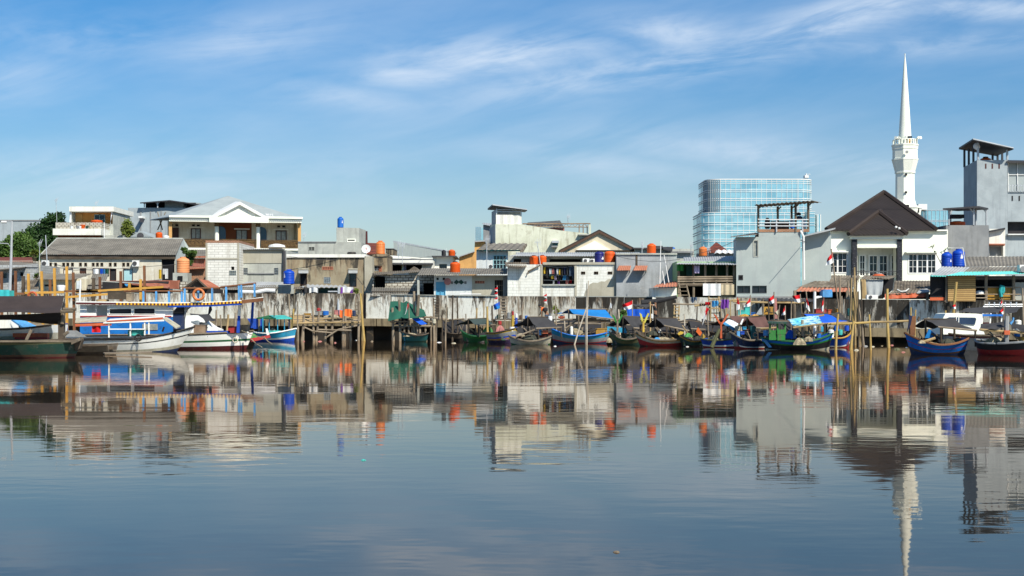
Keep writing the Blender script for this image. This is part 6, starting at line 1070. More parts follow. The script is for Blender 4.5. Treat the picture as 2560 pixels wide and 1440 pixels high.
# ================================================================== boats
BG = 'boats moored along the sea wall'
def boat(name, label, x0, x1, D, bow, yb, ym, ys, beam, bands, deck='grey_wood', ang=0, rake=.16, gun='old_wood', cat='boat', stern_w=.55, flare=.45, dz=.5, full=.76):
    """hull lofted from keel to sheer; returns the thing and a frame (u along, v across, z up) -> world"""
    sg = 1 if bow == 'R' else -1; a = R(ang); ca, sa = math.cos(a), math.sin(a)
    L = abs(x1 - x0) * S(D) / max(.25, ca); c = V((x0 + x1) / 2, 790, D); c.z = 0
    zb, zm, zs = (zy(y, D) for y in (yb, ym, ys))
    T = thing(name, label, cat, c, BG)
    def W(u, v, z):
        x = u * L / 2 * sg; w = v
        return Vector((c.x + x * ca - w * sa * sg, c.y - x * sa * sg - w * ca, z))
    def shape(u, t):
        half = beam / 2 * ((1 - max(u, 0) ** 2.4) if u > 0 else (1 - (1 - stern_w) * abs(u) ** 2.2)); half = max(half, .03)
        zsheer = zm + (zb - zm) * max(u, 0) ** 2 + (zs - zm) * max(-u, 0) ** 2
        z = -.35 + (zsheer + .35) * t; uu = u * (1 - rake * (1 - t) * (abs(u) ** 1.5) * (1.0 if u > 0 else .5))
        return uu, half * (max(t, .0) ** flare) * (full + (1 - full) * t), z
    n = 20; us = [-1 + 2 * i / n for i in range(n + 1)]
    for bi, (t0, t1, m, nm) in enumerate(bands):
        mb = MB(); m_ = 4; rows = []
        for u in us:
            r_ = []
            for k in range(m_ + 1):
                t = t0 + (t1 - t0) * k / m_; uu, h, z = shape(u, t); r_.append((uu, h, z))
            rows.append(r_)
        for side in (1, -1):
            vs = [W(uu, h * side, z) for r_ in rows for uu, h, z in r_]; q = m_ + 1
            fs = [((i * q + k), ((i + 1) * q + k), ((i + 1) * q + k + 1), (i * q + k + 1))[::side] for i in range(n) for k in range(m_)]
            mb.add(vs, fs)
        for e in (0, n):                       # transom and stem closures
            vs = [W(uu, h, z) for uu, h, z in rows[e]] + [W(uu, -h, z) for uu, h, z in rows[e]]; q = m_ + 1
            mb.add(vs, [(k, k + 1, q + k + 1, q + k) for k in range(m_)])
        autosmooth(part(nm, mb, m, T), 35)
    # inside: floor and inner planking
    mb = MB(); fl = []; 
    for side in (1, -1):
        vs = []
        for u in us:
            for t in (dz, .99):
                uu, h, z = shape(u, t); vs.append(W(uu * .985, max(.01, h - .06) * side, z))
        mb.add(vs, [((2 * i), (2 * i + 1), (2 * i + 3), (2 * i + 2))[::side] for i in range(n)])
    vs = []
    for u in us:
        uu, h, z = shape(u, dz); vs += [W(uu * .985, max(.01, h - .06), z), W(uu * .985, -max(.01, h - .06), z)]
    mb.add(vs, [(2 * i, 2 * i + 2, 2 * i + 3, 2 * i + 1) for i in range(n)]); part('deck', mb, deck, T)
    mb = MB()
    for side in (1, -1): mb.tube([W(shape(u, 1)[0], shape(u, 1)[1] * side, shape(u, 1)[2]) for u in us], .05, 5)
    part('gunwale', mb, gun, T)
    for u in (-.45, .1, .55):
        uu, h, z = shape(u, .9); part('thwart', MB().slab(W(uu - .03, h - .07, z), W(uu + .03, h - .07, z), W(uu + .03, -h + .07, z), W(uu - .03, -h + .07, z), .05), 'old_wood', T)
    if name == 'fishing_boat':                 # loose spars, uprights and coiled lines lying in the hull
        rg = random.Random(int(x0))
        for k in range(5):
            u0 = rg.uniform(-.7, .3); z = shape(0, .95)[2]; p, q = W(u0, rg.uniform(-.5, .5), z), W(u0 + rg.uniform(.2, .7), rg.uniform(-.5, .5), z + rg.uniform(.05, .9))
            part('spar', MB().tube([p, q], rg.uniform(.025, .05), 5), rg.choice(['bamboo_grey', 'grey_wood', 'old_wood', 'bamboo']), T)
        for k in range(3):
            u0 = rg.uniform(-.6, .6); uu, h, z = shape(u0, 1); part('upright', MB().tube([W(uu, -h * .9, z - .1), W(uu + .02, -h * .9, z + rg.uniform(.3, .8))], .035, 5), rg.choice(['bamboo_grey', 'grey_wood']), T)
        mb = MB()
        for k in range(26):
            u0 = rg.uniform(-.75, .6); uu, h, z = shape(u0, dz + .1); c0 = W(uu, rg.uniform(-.6, .6) * h, z); a_ = rg.uniform(.08, .24)
            mb.wbox(c0 - Vector((a_, a_, .1)), c0 + Vector((a_ * rg.uniform(.5, 1.2), a_, rg.uniform(.1, .42))))
        g = part('gear', mb, rg.choice(['gear_mix', 'gear_mix2']), T); g['kind'] = 'stuff'
    T_W[T.name] = (W, shape); return T
T_W = {}
def cloth(T, A, B, C_, D_, mat, sag=.12, name='canopy', label=None, seed=0):
    """slung cloth between four world points A-B (ridge) and D-C (eave)"""
    rg = random.Random(seed or len(T.name) * 7 + int(A.x * 13)); p = [rg.uniform(0, 6) for _ in range(3)]
    def fn(u, v):
        a = A.lerp(B, u); d = D_.lerp(C_, u); q = a.lerp(d, v)
        s = sag * (math.sin(math.pi * v) * (.55 + .45 * math.sin(math.pi * u))) + .035 * math.sin(u * 13 + p[0]) * v + .03 * math.sin(v * 9 + u * 4 + p[1])
        return q - Vector((0, 0, s))
    return part(name, MB().grid(fn, 14, 8, .012), mat, T, label)
def tent(T, RL, RR, FR, FL, BL, mat, D, back=None, poles=True, pm='old_wood', spread=1.1, zf=.35):
    """ridge tent: front slope RL-RR-FR-FL, back slope dropped behind; open gable ends"""
    rl, rr = V(*RL, D), V(*RR, D); fl, fr = V(*FL, D - spread), V(*FR, D - spread); bl = V(*BL, D + spread); br = bl + (rr - rl)
    cloth(T, rl, rr, fr, fl, mat, .10); cloth(T, rr, rl, bl, br, back or mat, .10)
    if poles:
        mb = MB().tube([rl - (rr - rl) * .06, rr + (rr - rl) * .06], .05, 6); part('ridge_pole', mb, pm, T)
        for q in (fl, fr): mb = MB().tube([q + Vector((0, 0, .02)), Vector((q.x + .05, q.y + .1, zf))], .045, 6); part('tent_pole', mb, pm, T)
        for q in (rl, rr): part('tent_pole', MB().tube([q, Vector((q.x, q.y, zf))], .05, 6), pm, T)
        part('eave_pole', MB().tube([fl - (fr - fl) * .08, fr + (fr - fl) * .05], .045, 6), 'bamboo_grey', T)
def fork(T, x, yt, yb, w, D, mat, post, drop=.55, lean=0):
    """carved V-shaped prow fork on a post"""
    ym = yt + (yb - yt) * drop; mb = MB()
    for s in (-1, 1): mb.slab(V(x + lean + s * w - 2.4, yt, D), V(x + lean + s * w + 2.4, yt, D), V(x + 2.2 + s * 1.5, ym, D), V(x - 2.2 + s * 1.5, ym, D), .1, (0, 1, 0)).slab(V(x + lean + s * (w * 1.15) - 2, yt - 4, D + .01), V(x + lean + s * (w * 1.15) + 2, yt - 2, D + .01), V(x + lean + s * w + 2.2, yt + 1, D + .01), V(x + lean + s * w - 2.2, yt + 1, D + .01), .08, (0, 1, 0))
    part('prow_fork', mb, mat, T); part('prow_post', MB().slab(V(x - 2, ym - 6, D - .05), V(x + 2, ym - 6, D - .05), V(x + 2.4, yb, D - .05), V(x - 2.4, yb, D - .05), .14, (0, 1, 0)), post, T)
def tyre(x, y, r, D, mat, label, cat='tyre'):
    o = V(x, y, D); R_ = r * S(D); mb = MB(); n, m = 22, 8; vs = []
    for i in range(n):
        a = 2 * math.pi * i / n
        for j in range(m): b = 2 * math.pi * j / m; q = R_ * .8 + R_ * .2 * math.cos(b); vs.append(o + Vector((q * math.cos(a), R_ * .26 * math.sin(b), q * math.sin(a))))
    mb.add(vs, [(i * m + j, ((i + 1) % n) * m + j, ((i + 1) % n) * m + (j + 1) % m, i * m + (j + 1) % m) for i in range(n) for j in range(m)])
    return solo('tyre' if cat == 'tyre' else 'lifebuoy', mb, mat, label, cat, smooth=True)
# ---- dark foreground boat
D = 60
T = boat('cargo_boat', 'dark green wooden boat in the foreground with a sagging brown canopy', -260, 206, D, 'R', 848, 853, 853, 3.0, [(0, .36, 'p_maroon', 'bottom'), (.36, .46, 'p_brown', 'waterline_stripe'), (.46, .86, 'p_darkgreen', 'hull'), (.86, 1, 'p_olive', 'rubbing_band')], 'old_wood', rake=.12, stern_w=.8, flare=.3, full=.8)
cloth(T, V(-200, 737, D + 1.2), V(160, 741, D + 1.2), V(150, 781, D - .9), V(-200, 789, D - .9), 'c_darkbrown', .12); cloth(T, V(-200, 789.5, D - .85), V(150, 782, D - .85), V(151, 810, D + .4), V(-200, 786, D + .9), 'c_black', .05, 'canopy_flap'); part('canopy_end', MB().prism([(151, 781), (162, 742), (161, 764), (152, 806)], D + .2, .05), 'c_black', T)  # lower black sheet paints the shade under the brown canopy
part('mast_post', MB().box(145, 775, 159, 850, D - .1, .24), 'old_wood', T); part('mast_post', MB().tube([V(156, 810, D - .15), V(157, 776, D - .15)], .08, 6), 'grey_wood', T)
part('bow_platform', MB().slab((178, 853, D - .8), (190, 853, D + .8), (209, 843, D + .8), (200, 843, D - .8), .14), 'grey_wood', T); part('bow_bracket', MB().prism([(184, 856), (205, 851), (198, 872), (188, 878)], D - .2, .3), 'old_wood', T); part('deck_rail', MB().box(-200, 851, 192, 855.5, D - 1.62, .18), 'grey_wood', T)
for x0, y0, x1, y1 in ((66, 850, 78, 825), (160, 838, 171, 829), (148, 779, 184, 778), (158, 773, 190, 773)): part('spar', MB().tube([V(x0, y0, D - .5), V(x1, y1, D - .5)], .07, 6), 'grey_wood', T)
part('winch_handle', MB().tube([V(78, 826, D - .5), V(84, 828, D - .5), V(83, 833, D - .5)], .04, 5), 'steel_dark', T); heap(170, 851, 46, 6, D - .4, 'old_wood', 'dark heap of rope on the dark green boat bow', 'rope_coil', 'rope', None)
# ---- boats behind it on the left
D = 63.5
T = boat('work_boat', 'worn pale boat with an orange deck band behind the dark green boat', -120, 150, D, 'L', 826, 823, 812, 2.6, [(0, .5, 'p_grey', 'bottom'), (.5, .8, 'p_cream', 'hull'), (.8, 1, 'p_white', 'hull_band')], 'grey_wood', rake=.05, stern_w=.9)
part('cabin_panel', MB().slab((28, 797, D + .4), (60, 800, D + .4), (100, 819, D - .2), (62, 821, D - .2), .08), 'p_sky', T); part('cabin_panel', MB().slab((56, 803, D + .6), (112, 812, D + .6), (122, 816, D), (94, 816, D), .08), 'grey_wood', T); part('cabin', MB().prism([(-60, 797), (18, 799), (24, 820), (-60, 822)], D + .3, 1.2), 'p_white', T)
part('orange_box', MB().box(32, 833, 118, 843, D - 1.4, .3), 'p_orange', T); part('red_band', MB().box(36, 843.3, 118, 848, D - 1.42, .3), 'p_red', T)
D = 66
T = boat('plank_boat', 'flat brown plank boat low in the water before the white boats', 168, 282, D, 'L', 862, 863, 861, 2.0, [(0, .6, 'old_wood', 'bottom'), (.6, 1, 'grey_wood', 'hull')], 'old_wood', rake=.05, stern_w=.9); part('bow_block', MB().box(272, 866, 284, 874, D - .6, .5), 'old_wood', T); solo('driftwood_plank', MB().slab((258, 881, D - 1.5), (380, 878, D - 1.5), (380, 880, D - 2.2), (262, 883, D - 2.2), .06), 'bamboo_grey', 'long pale plank floating under the white boat', 'plank')
# ---- white boat with orange roof band
D = 70
T = boat('passenger_boat', 'white boat with black stripes and a flat orange edged roof', 150, 486, D, 'R', 817, 847, 850, 2.6, [(0, .34, 'p_navy', 'bottom'), (.34, .46, 'p_cream', 'waterline_stain'), (.46, .74, 'p_white', 'hull'), (.74, .79, 'p_black', 'hull_stripe'), (.79, .95, 'p_white', 'upper_hull'), (.95, 1, 'p_black', 'sheer_stripe')], 'grey_wood', rake=.34, gun='p_black', dz=.75, flare=.22, full=.86)
part('roof', MB().slab((275, 797, D + 1), (412, 789, D + 1), (411, 795, D - 1), (262, 805, D - 1), .1), 'p_white', T); part('roof_edge', MB().slab((264, 802, D - 1.05), (407, 793, D - 1.05), (407, 798.5, D - 1.05), (268, 805, D - 1.05), .06, (0, 1, 0)), 'p_orange', T); part('roof_underedge', MB().slab((258, 806, D - 1.04), (409, 798.7, D - 1.04), (410, 803, D - 1.04), (258, 808.5, D - 1.04), .06, (0, 1, 0)), 'p_white', T); part('roof_flap', MB().slab((408, 795, D - 1), (417, 792, D + .2), (451, 815, D + .1), (441, 819, D - 1), .06), 'p_cream', T)
part('awning', MB().slab((190, 795, D + .5), (268, 791, D + .5), (265, 801, D - .6), (188, 803, D - .6), .08), 'p_cream', T); part('awning', MB().slab((188, 809, D - .4), (276, 805, D - .4), (279, 811, D - 1), (188, 814, D - 1), .05), 'p_orange', T, 'orange lower awning')
for x, y0, y1 in ((272, 808, 844), (325.5, 804, 841), (361.5, 804, 838), (372, 804, 836)): part('roof_post', MB().box(x - 1.4, y0, x + 1.4, y1, D - 1.0, .1), 'p_white', T)
part('handrail', MB().box(274, 821.5, 362, 824, D - 1.07, .05), 'p_white', T)
drum(314, 824, 356, 840, D - .6, 'p_turq', 'wide teal tub on the white boat deck', 'tub', 'tub'); tyre(345.5, 844.5, 9.6, D - 1.5, 'p_black', 'black tyre fender on the white boat side'); solo('tarpaulin', MB().grid(lambda u, v: V(230 + 22 * u, 814 + 17 * v, D - .9 + .05 * math.sin(u * 8)), 8, 4), 'c_red', 'red cloth hanging beside the white boat posts', 'cloth'); solo('board', MB().slab((404, 828, D - .4), (408, 817, D - .4), (411, 818, D - .4), (407, 830, D - .4), .1, (0, 1, 0)), 'timber_brown', 'brown board standing on the white boat foredeck', 'board')
part('steering_post', MB().box(164, 808, 168, 836, D - .5, .15), 'p_royal', T); part('planked_side', MB().prism([(128, 826), (190, 826), (215, 842), (128, 842)], D - .9, .1), 'p_grey', T)
# ---- ferry
D = 76
T = boat('ferry', 'large white ferry with a striped roof edge and green hull stripe', 150, 634, D, 'R', 827, 836, 838, 3.6, [(0, .42, 'p_maroon', 'bottom'), (.42, .60, 'p_white', 'lower_hull'), (.60, .69, 'p_green', 'hull_stripe'), (.69, .93, 'p_white', 'hull'), (.93, 1, 'grey_wood', 'rubbing_rail')], 'p_grey', rake=.1, gun='grey_wood', stern_w=.85, dz=.86, flare=.25, full=.9)
xs = [190, 288, 420, 520, 604, 658]; yt = [753, 754, 756, 755, 750, 742]
def strip(xs, ys, h, D, th, mb):
    for (a, ya), (b, yb) in zip(zip(xs, ys), zip(xs[1:], ys[1:])): mb.slab(V(a, ya, D), V(b, yb, D), V(b, yb + h, D), V(a, ya + h, D), th, (0, 1, 0))
    return mb
mb = MB()
for (a, ya), (b, yb) in zip(zip(xs, yt), zip(xs[1:], yt[1:])): mb.slab(V(a, ya, D - 1.9), V(b, yb, D - 1.9), V(b, yb, D + 1.9), V(a, ya, D + 1.9), .06)
part('roof', mb, 'p_white', T); part('striped_edge', strip(xs[1:5], [757, 758.5, 757, 752.5], 5, D - 1.98, .06, MB()), 'warning_stripes', T); part('red_edge', strip(xs[:2], [756, 757], 4.5, D - 1.98, .06, MB()), 'p_maroon', T); part('bow_edge', strip(xs[4:], [750, 744], 9, D - 1.99, .06, MB()), 'timber_brown', T); part('blue_underside', strip(xs[2:5], [764, 762.2, 757.8], 4.5, D - 1.94, .06, MB()), 'p_royal', T)
hs = [(273, 771.7, 328.5, 785), (334, 771, 387, 785), (217, 764, 239, 782), (240.5, 764, 268, 792)]
mb = MB().wall(200, 762, 432, 792, D - 1.6, .1, hs); part('cabin_wall', mb, 'p_white', T)
for h in hs[:2]: win(T, *h, D - 1.6, 'p_white', 'glass_dark', 1, 1, fw=1.4, rec=.05)
part('cabin_back', MB().box(200, 762, 432, 835, D + 1.2, .1), 'p_white', T); part('red_band', MB().box(200, 789.5, 428, 792.4, D - 1.66, .05), 'p_red', T); part('blue_panel', MB().box(200, 792.6, 432, 835, D - 1.62, .1), 'ferry_blue', T); part('notice_sheet', MB().box(356, 810, 394, 825, D - 1.66, .03), 'curtain_pane', T)
part('front_opening', MB().prism([(429, 790), (433, 778), (445, 765), (462, 765), (461, 822), (429, 824)], D - 1.5, .1), 'dark_room', T); part('blue_door', MB().box(430, 786, 461, 823, D - 1.56, .05), 'p_navy', T); part('front_pillar', MB().prism([(461, 766), (478, 766), (468, 774), (463, 784), (461.2, 796)], D - 1.6, .2), 'p_grey', T)
o = part('roof_rail', MB().tube([V(310, 728, D - 1.8), V(458, 728, D - 1.8)], .05, 5).tube([V(456, 721, D - 1.8), V(548, 720.5, D - 1.8), V(553, 718, D - 1.8), V(640, 708.5, D - 1.8)], .06, 5), 'timber_brown', T)
for x, y0, y1 in ((358, 728, 755), (390, 728, 755), (422, 728, 756), (454, 729, 756), (461.5, 721, 757), (495, 721, 757), (530, 720, 755), (565, 717, 753), (597, 714, 750), (603, 712, 744), (636, 709, 742)): part('rail_post', MB().box(x - 2.2, y0, x + 2.2, y1, D - 1.86, .1), 'p_sky', T)
part('front_post', MB().slab(V(595, 758, D - 1.2), V(602, 757, D - 1.2), V(600, 789, D - 1.2), V(594, 789, D - 1.2), .16, (0, 1, 0)), 'p_white', T); part('front_post', MB().slab(V(594, 789.3, D - 1.2), V(600, 789.3, D - 1.2), V(598, 832, D - 1.2), V(591, 832, D - 1.2), .16, (0, 1, 0)), 'p_royal', T, 'blue lower half of the front post'); part('front_post', MB().slab(V(629, 755, D + 1), V(634, 754, D + 1), V(631, 820, D + 1), V(625, 820, D + 1), .16, (0, 1, 0)), 'p_royal', T)
part('bow_beam', MB().slab((625, 846, D - .6), (672, 838, D - .4), (675, 844, D - .4), (628, 855, D - .6), .3, (0, 1, 0)), 'p_red', T); part('bow_cheek', MB().slab((664, 821, D), (668, 821, D), (673, 837, D), (667, 838, D), .1, (0, 1, 0)), 'p_white', T); part('bow_cheek', MB().slab((617, 829, D - .8), (620, 829, D - .8), (626, 843, D - .8), (622, 844, D - .8), .1, (0, 1, 0)), 'p_white', T)
part('rear_coaming', MB().box(510, 827, 575, 833, D - .9, .1), 'p_royal', T)
tyre(496.5, 736.5, 16.5, D - 2.1, 'lifebuoy_orange', 'orange lifebuoy hung on the ferry roof rail', 'lifebuoy'); tyre(588, 850.5, 7.6, D - 2.15, 'p_cream', 'white tyre fender on the green striped ferry hull'); tyre(81, 741, 13, 66, 'p_orange', 'orange lifebuoy lying behind the brown canopy', 'lifebuoy')
crate(269, 727, 313, 748, D - .8, 'old_wood', 'grey wooden chest on the ferry roof', .9); crate(314, 731, 329, 753, D - .6, 'bamboo_grey', 'slanted slatted box beside the grey chest on the ferry roof', .5); drum(236, 748, 268, 753.5, D - .8, 'bamboo', 'round straw mat roll on the ferry roof', 'mat', 'mat'); crate(570, 816, 592, 832, D - .9, 'p_red', 'red cool box on the ferry foredeck', .7); crate(484, 812, 512, 836, D - 1.3, 'rusty_steel', 'rusty engine with a blue top on the ferry deck', .6, 'engine', 'engine'); crate(598, 812, 619, 829, D - .2, 'grey_wood', 'dark grey box beside the ferry front post', .6)
heap(628, 846, 30, 14, D + .3, 'green_net', 'tangled grey green net on the ferry bow', seed=31); solo('laundry', MB().prism([(523, 764), (528, 765), (530, 774), (525, 784), (519, 789), (521, 778)], D - 1.6, .05), 'c_black', 'black cloth hanging from the ferry roof edge', 'cloth')
for i, (x0, y0, x1, y1) in enumerate(((660, 842, 680, 860), (626, 846, 655, 868), (590, 820, 660, 845))): solo('mooring_rope', MB().tube([V(x0, y0, D - .5), V((x0 + x1) / 2, (y0 + y1) / 2 + 3, D - 1), V(x1, y1, D - 1.5)], .025, 4), 'straw_net', ['thin mooring rope off the red ferry bow beam', 'mooring rope dropping from the ferry stem', 'mooring rope slung from the blue post to the bow'][i], 'rope', 'mooring ropes')
# ---- speedboat behind the ferry
D = 86
T = boat('speedboat', 'white speedboat with slanted window behind the ferry deck', 440, 552, D, 'R', 832, 834, 830, 2.2, [(0, .5, 'p_grey', 'bottom'), (.5, 1, 'p_white', 'hull')], 'p_grey'); part('cabin', MB().prism([(455, 836), (455, 790), (480, 788), (500, 796), (530, 818), (545, 824), (545, 836)], D - .8, 1.6), 'p_white', T); part('windscreen', MB().prism([(478, 803), (495, 801), (520, 818), (500, 815)], D - .86, .05), 'glass_block', T)
cloth(T, V(474, 785, D + 1), V(521, 785, D + 1), V(540, 802, D - 1), V(500, 808, D - 1), 'c_charcoal', .06)
# ---- cyan boat with green roof
D = 99
T = boat('roofed_boat', 'cyan boat with a flat green and turquoise roof', 640, 744, D, 'R', 821, 833, 829, 2.4, [(0, .5, 'p_royal', 'bottom'), (.5, .62, 'p_white', 'hull_stripe'), (.62, 1, 'p_cyan', 'hull')], 'p_cyan', ang=25, gun='p_white')
part('roof', MB().slab((641, 794.5, D - .5), (672, 788, D + 1), (690, 795, D + .5), (690, 796, D - 1.2), .07), 'p_green', T); part('roof', MB().slab((672, 788, D + 1), (712, 788, D + 1), (730, 795, D - .9), (690, 795.5, D - 1.2), .07), 'p_turq', T, 'turquoise half of the roof')
for x in (657, 673, 694, 711, 722): part('roof_post', MB().box(x - 1, 795, x + 1, 829, D - .8, .08), 'p_cyan' if x != 722 else 'p_navy', T)
part('blue_board', MB().prism([(618, 796), (656, 797), (656, 822), (634, 822)], D + 1.2, .1), 'p_royal', T); part('side_panel', MB().box(670, 826, 702, 832, D - 1.2, .1), 'p_turq', T); heap(682, 832, 22, 12, D - .4, 'straw_net', 'grey net bundle inside the cyan roofed boat')
# ---- dark hulls added behind the tents to blacken the strip below the wall
for i, (x0, x1, D, m, m2, l) in enumerate(((1110, 1170, 100, 'p_black', 'old_wood', 'low dark hull tucked behind the slate green tent'), (1288, 1380, 97.5, 'p_black', 'p_maroon', 'dark inner row boat behind the white and green boat'), (1395, 1500, 97.5, 'p_black', 'p_navy', 'dark inner row boat behind the big blue tarp'), (1530, 1625, 95, 'p_black', 'p_darkgreen', 'dark inner row boat behind the pale green fork'), (1640, 1745, 92, 'old_wood', 'p_black', 'brown inner row boat behind the long black tent'), (1760, 1860, 89, 'p_black', 'p_brown', 'dark inner row boat behind the orange fork'), (1880, 1990, 86, 'p_black', 'p_navy', 'dark inner row boat behind the green wheelhouse'))):
    T = boat('inner_boat', l, x0, x1, D, 'RL'[i % 2], 826, 834, 828, 2.4, [(0, .6, m, 'bottom'), (.6, 1, m2, 'hull')], 'old_wood', rake=.2, gun='old_wood')
    rg = random.Random(i + 90); w = x1 - x0
    part('cabin_cloth', MB().grid(lambda u, v: V(x0 + w * (-.06 + 1.12 * u), 801 + 4 * math.sin(u * 9 + i) * (1 - v) + 38 * v, D + .9 - 1.5 * v), 16, 6), 'c_black', T)  # black sheet added to stand in for the darkness under the tents
    for k in range(6): a = x0 + w * rg.random(); part('spar', MB().tube([V(a, 838, D - .6), V(a + rg.uniform(-14, 14), rg.uniform(795, 818), D - .5)], .035, 5), rg.choice(['bamboo_grey', 'grey_wood', 'old_wood']), T)
    for k in range(2): y = rg.uniform(799, 812); part('rail_pole', MB().tube([V(x0 + rg.uniform(-8, 10), y, D - .7), V(x1 + rg.uniform(-10, 8), y + rg.uniform(-4, 4), D - .7)], .045, 5), rg.choice(['bamboo_grey', 'bamboo', 'old_wood']), T)
# ---- small green boat under the stage
D = 97.5
T = boat('rowing_boat', 'dark green rowing boat with a bright blue stem by the bamboo stage', 1003, 1065, D, 'L', 829, 838, 833, 2.0, [(0, .5, 'p_darkgreen', 'bottom'), (.5, 1, 'p_teal', 'hull')], 'old_wood', ang=20, rake=.25); part('stem', MB().slab((1003, 830, D - .2), (1009, 832, D - .6), (1013, 852, D - .5), (1008, 853, D - .2), .1, (0, 1, 0)), 'p_cyan', T); heap(1026, 841, 40, 9, D - .5, 'straw_net', 'pale tangled net filling the dark green rowing boat')
# ---- green boat with slate tent
D = 95
T = boat('fishing_boat', 'bright green boat under a slate green tent', 1152, 1232, D, 'L', 826, 840, 836, 2.0, [(0, .42, 'p_brown', 'bottom'), (.42, .76, 'p_green', 'hull'), (.76, 1, 'p_brightgreen', 'upper_hull')], 'old_wood', rake=.3, gun='p_green'); tent(T, (1171, 798), (1218, 796), (1238, 812), (1196, 813.5), (1137, 812), 'c_slate', D); part('cover', MB().grid(lambda u, v: V(1186 + 36 * u, 838 - 11 * u + 8 * v, D - .8 - .1 * v), 6, 3), 'c_black', T); heap(1219, 830, 22, 14, D - .5, 'green_net', 'bright green net piled in the slate tent boat', seed=12)
# ---- purple prow boat
D = 92
T = boat('fishing_boat', 'grey boat with yellow and blue stripes and a purple bottom, bow to the water', 1229, 1288, D, 'R', 821, 832, 832, 2.0, [(0, .52, 'p_purple', 'bottom'), (.52, .62, 'p_gold', 'yellow_stripe'), (.62, .70, 'p_royal', 'blue_stripe'), (.70, .9, 'p_grey', 'hull'), (.9, 1, 'p_yellow', 'upper_band')], 'old_wood', ang=52, rake=.2)
for x0, y0, y1, m, l in ((1282.5, 788, 816, 'p_yellow', 'yellow plastic post'), (1291, 794, 812, 'p_royal', 'blue plastic post')): pole('plastic_post', l + ' above the striped bow boat', 'post', x0 - 1, y1 + 6, x0, y0, 91.5, .1, m)
drum(1274, 817, 1287, 829, 91, 'p_white', 'white rimmed basket on the striped bow boat', 'basket', 'basket', 'p_grey'); heap(1252, 829, 22, 16, 91.5, 'p_pink', 'pile of white and brown floats behind the striped bow', 'float_pile', 'floats', None); drum(1245, 802, 1254, 812, 92, 'p_red', 'red pot on the striped bow boat', 'pot', 'pot')
# ---- white and green boat with black tent
D = 87.5
T = boat('fishing_boat', 'white hull boat with a green bottom bow under a black tent', 1271, 1378, D, 'L', 838, 852, 840, 2.1, [(0, .5, 'p_green', 'bottom'), (.5, .85, 'p_cream', 'hull'), (.85, 1, 'p_grey', 'upper_hull')], 'old_wood', rake=.22, gun='grey_wood'); tent(T, (1320, 793), (1368, 793), (1402, 818.5), (1345, 821), (1282, 816), 'c_charcoal', D + .5); part('side_cover', MB().prism([(1293, 820), (1322, 819), (1322, 835), (1293, 834)], D + .5, .06), 'c_charcoal', T)
part('oar', MB().tube([V(1290, 842, D - .9), V(1337, 824, D - .9)], .05, 6), 'bamboo_grey', T); heap(1325, 848, 46, 12, D - .3, 'dark_net', 'dark net heap with poles in the black tent boat', seed=21); heap(1302, 840, 20, 7, D - .5, 'straw_net', 'yellowish rope heap at the green bow', 'rope_coil', 'rope', None, 22); drum(1346, 824, 1354, 838, D - .2, 'p_sky', 'light blue jerrycan in the black tent boat', 'jerrycan', 'jerrycan'); crate(1357, 826, 1370, 834, D - .4, 'p_orange', 'small orange crate under the black tent')
# ---- blue boat with blue tarp
D = 91
T = boat('fishing_boat', 'long blue and white boat under a big blue tarp', 1378, 1526, D, 'R', 829, 840, 821, 2.3, [(0, .44, 'p_navy', 'bottom'), (.44, .5, 'p_red', 'red_line'), (.5, .74, 'p_grey', 'hull'), (.74, 1, 'p_cyan', 'upper_hull')], 'old_wood', rake=.2, gun='p_blue'); tent(T, (1422, 774), (1513, 773), (1536, 798), (1446, 788), (1391, 784), 'c_blue', D + .8, None, True, 'grey_wood', 1.3)
part('pole_rack', MB().tube([V(1445, 800, D), V(1530, 803, D)], .09, 6).tube([V(1400, 800, D - .2), V(1490, 796, D - .2)], .06, 6).tube([V(1412, 822, D), V(1450, 796, D)], .05, 6), 'bamboo_grey', T); crate(1490, 821, 1518, 838, D - .4, 'p_gold', 'orange yellow fish crate in the long blue boat', .8); heap(1440, 838, 40, 22, D + .3, 'straw_net', 'brown net and boards heaped in the long blue boat', seed=14); drum(1425, 816, 1433, 838, D - .2, 'p_white', 'white and blue gas bottle in the long blue boat', 'gas_bottle', 'bottle'); crate(1396, 791, 1412, 796, D + .6, 'p_orange', 'orange bundle on the rack of the long blue boat', .3, 'bundle', 'bundle'); drum(1370, 790, 1381, 802, D - .6, 'c_white', 'white plastic bag hanging at the black tent corner', 'bag', 'bag')
# ---- dark green boat with tent
D = 86.5
T = boat('fishing_boat', 'dark green boat with a pale green fork and black tent', 1523, 1602, D, 'L', 828, 848, 838, 2.1, [(0, .6, 'p_darkgreen', 'bottom'), (.6, .85, 'p_olive', 'hull'), (.85, 1, 'p_green', 'upper_hull')], 'old_wood', rake=.3, gun='grey_wood'); tent(T, (1558, 791), (1598, 792.5), (1612, 822), (1586, 820), (1513, 814), 'c_charcoal', D + .6)
fork(T, 1544, 790, 832, 10, D - 1, 'p_brightgreen', 'grey_wood', .45); part('bow_board', MB().slab((1521, 822, D - .6), (1530, 820, D - .6), (1554, 840, D - .8), (1548, 843, D - .8), .08, (0, 1, 0)), 'old_wood', T); part('cyan_board', MB().slab((1518, 816, D + .6), (1566, 820, D + .6), (1567, 833, D + .6), (1518, 828, D + .6), .06, (0, 1, 0)), 'p_cyan', T); heap(1578, 848, 30, 9, D - .2, 'dark_net', 'dark net heap behind the pale green fork'); heap(1522, 856, 14, 12, D - .8, 'straw_net', 'brown lump of nets hung at the dark green bow', 'net_float', 'net float', None, 4)
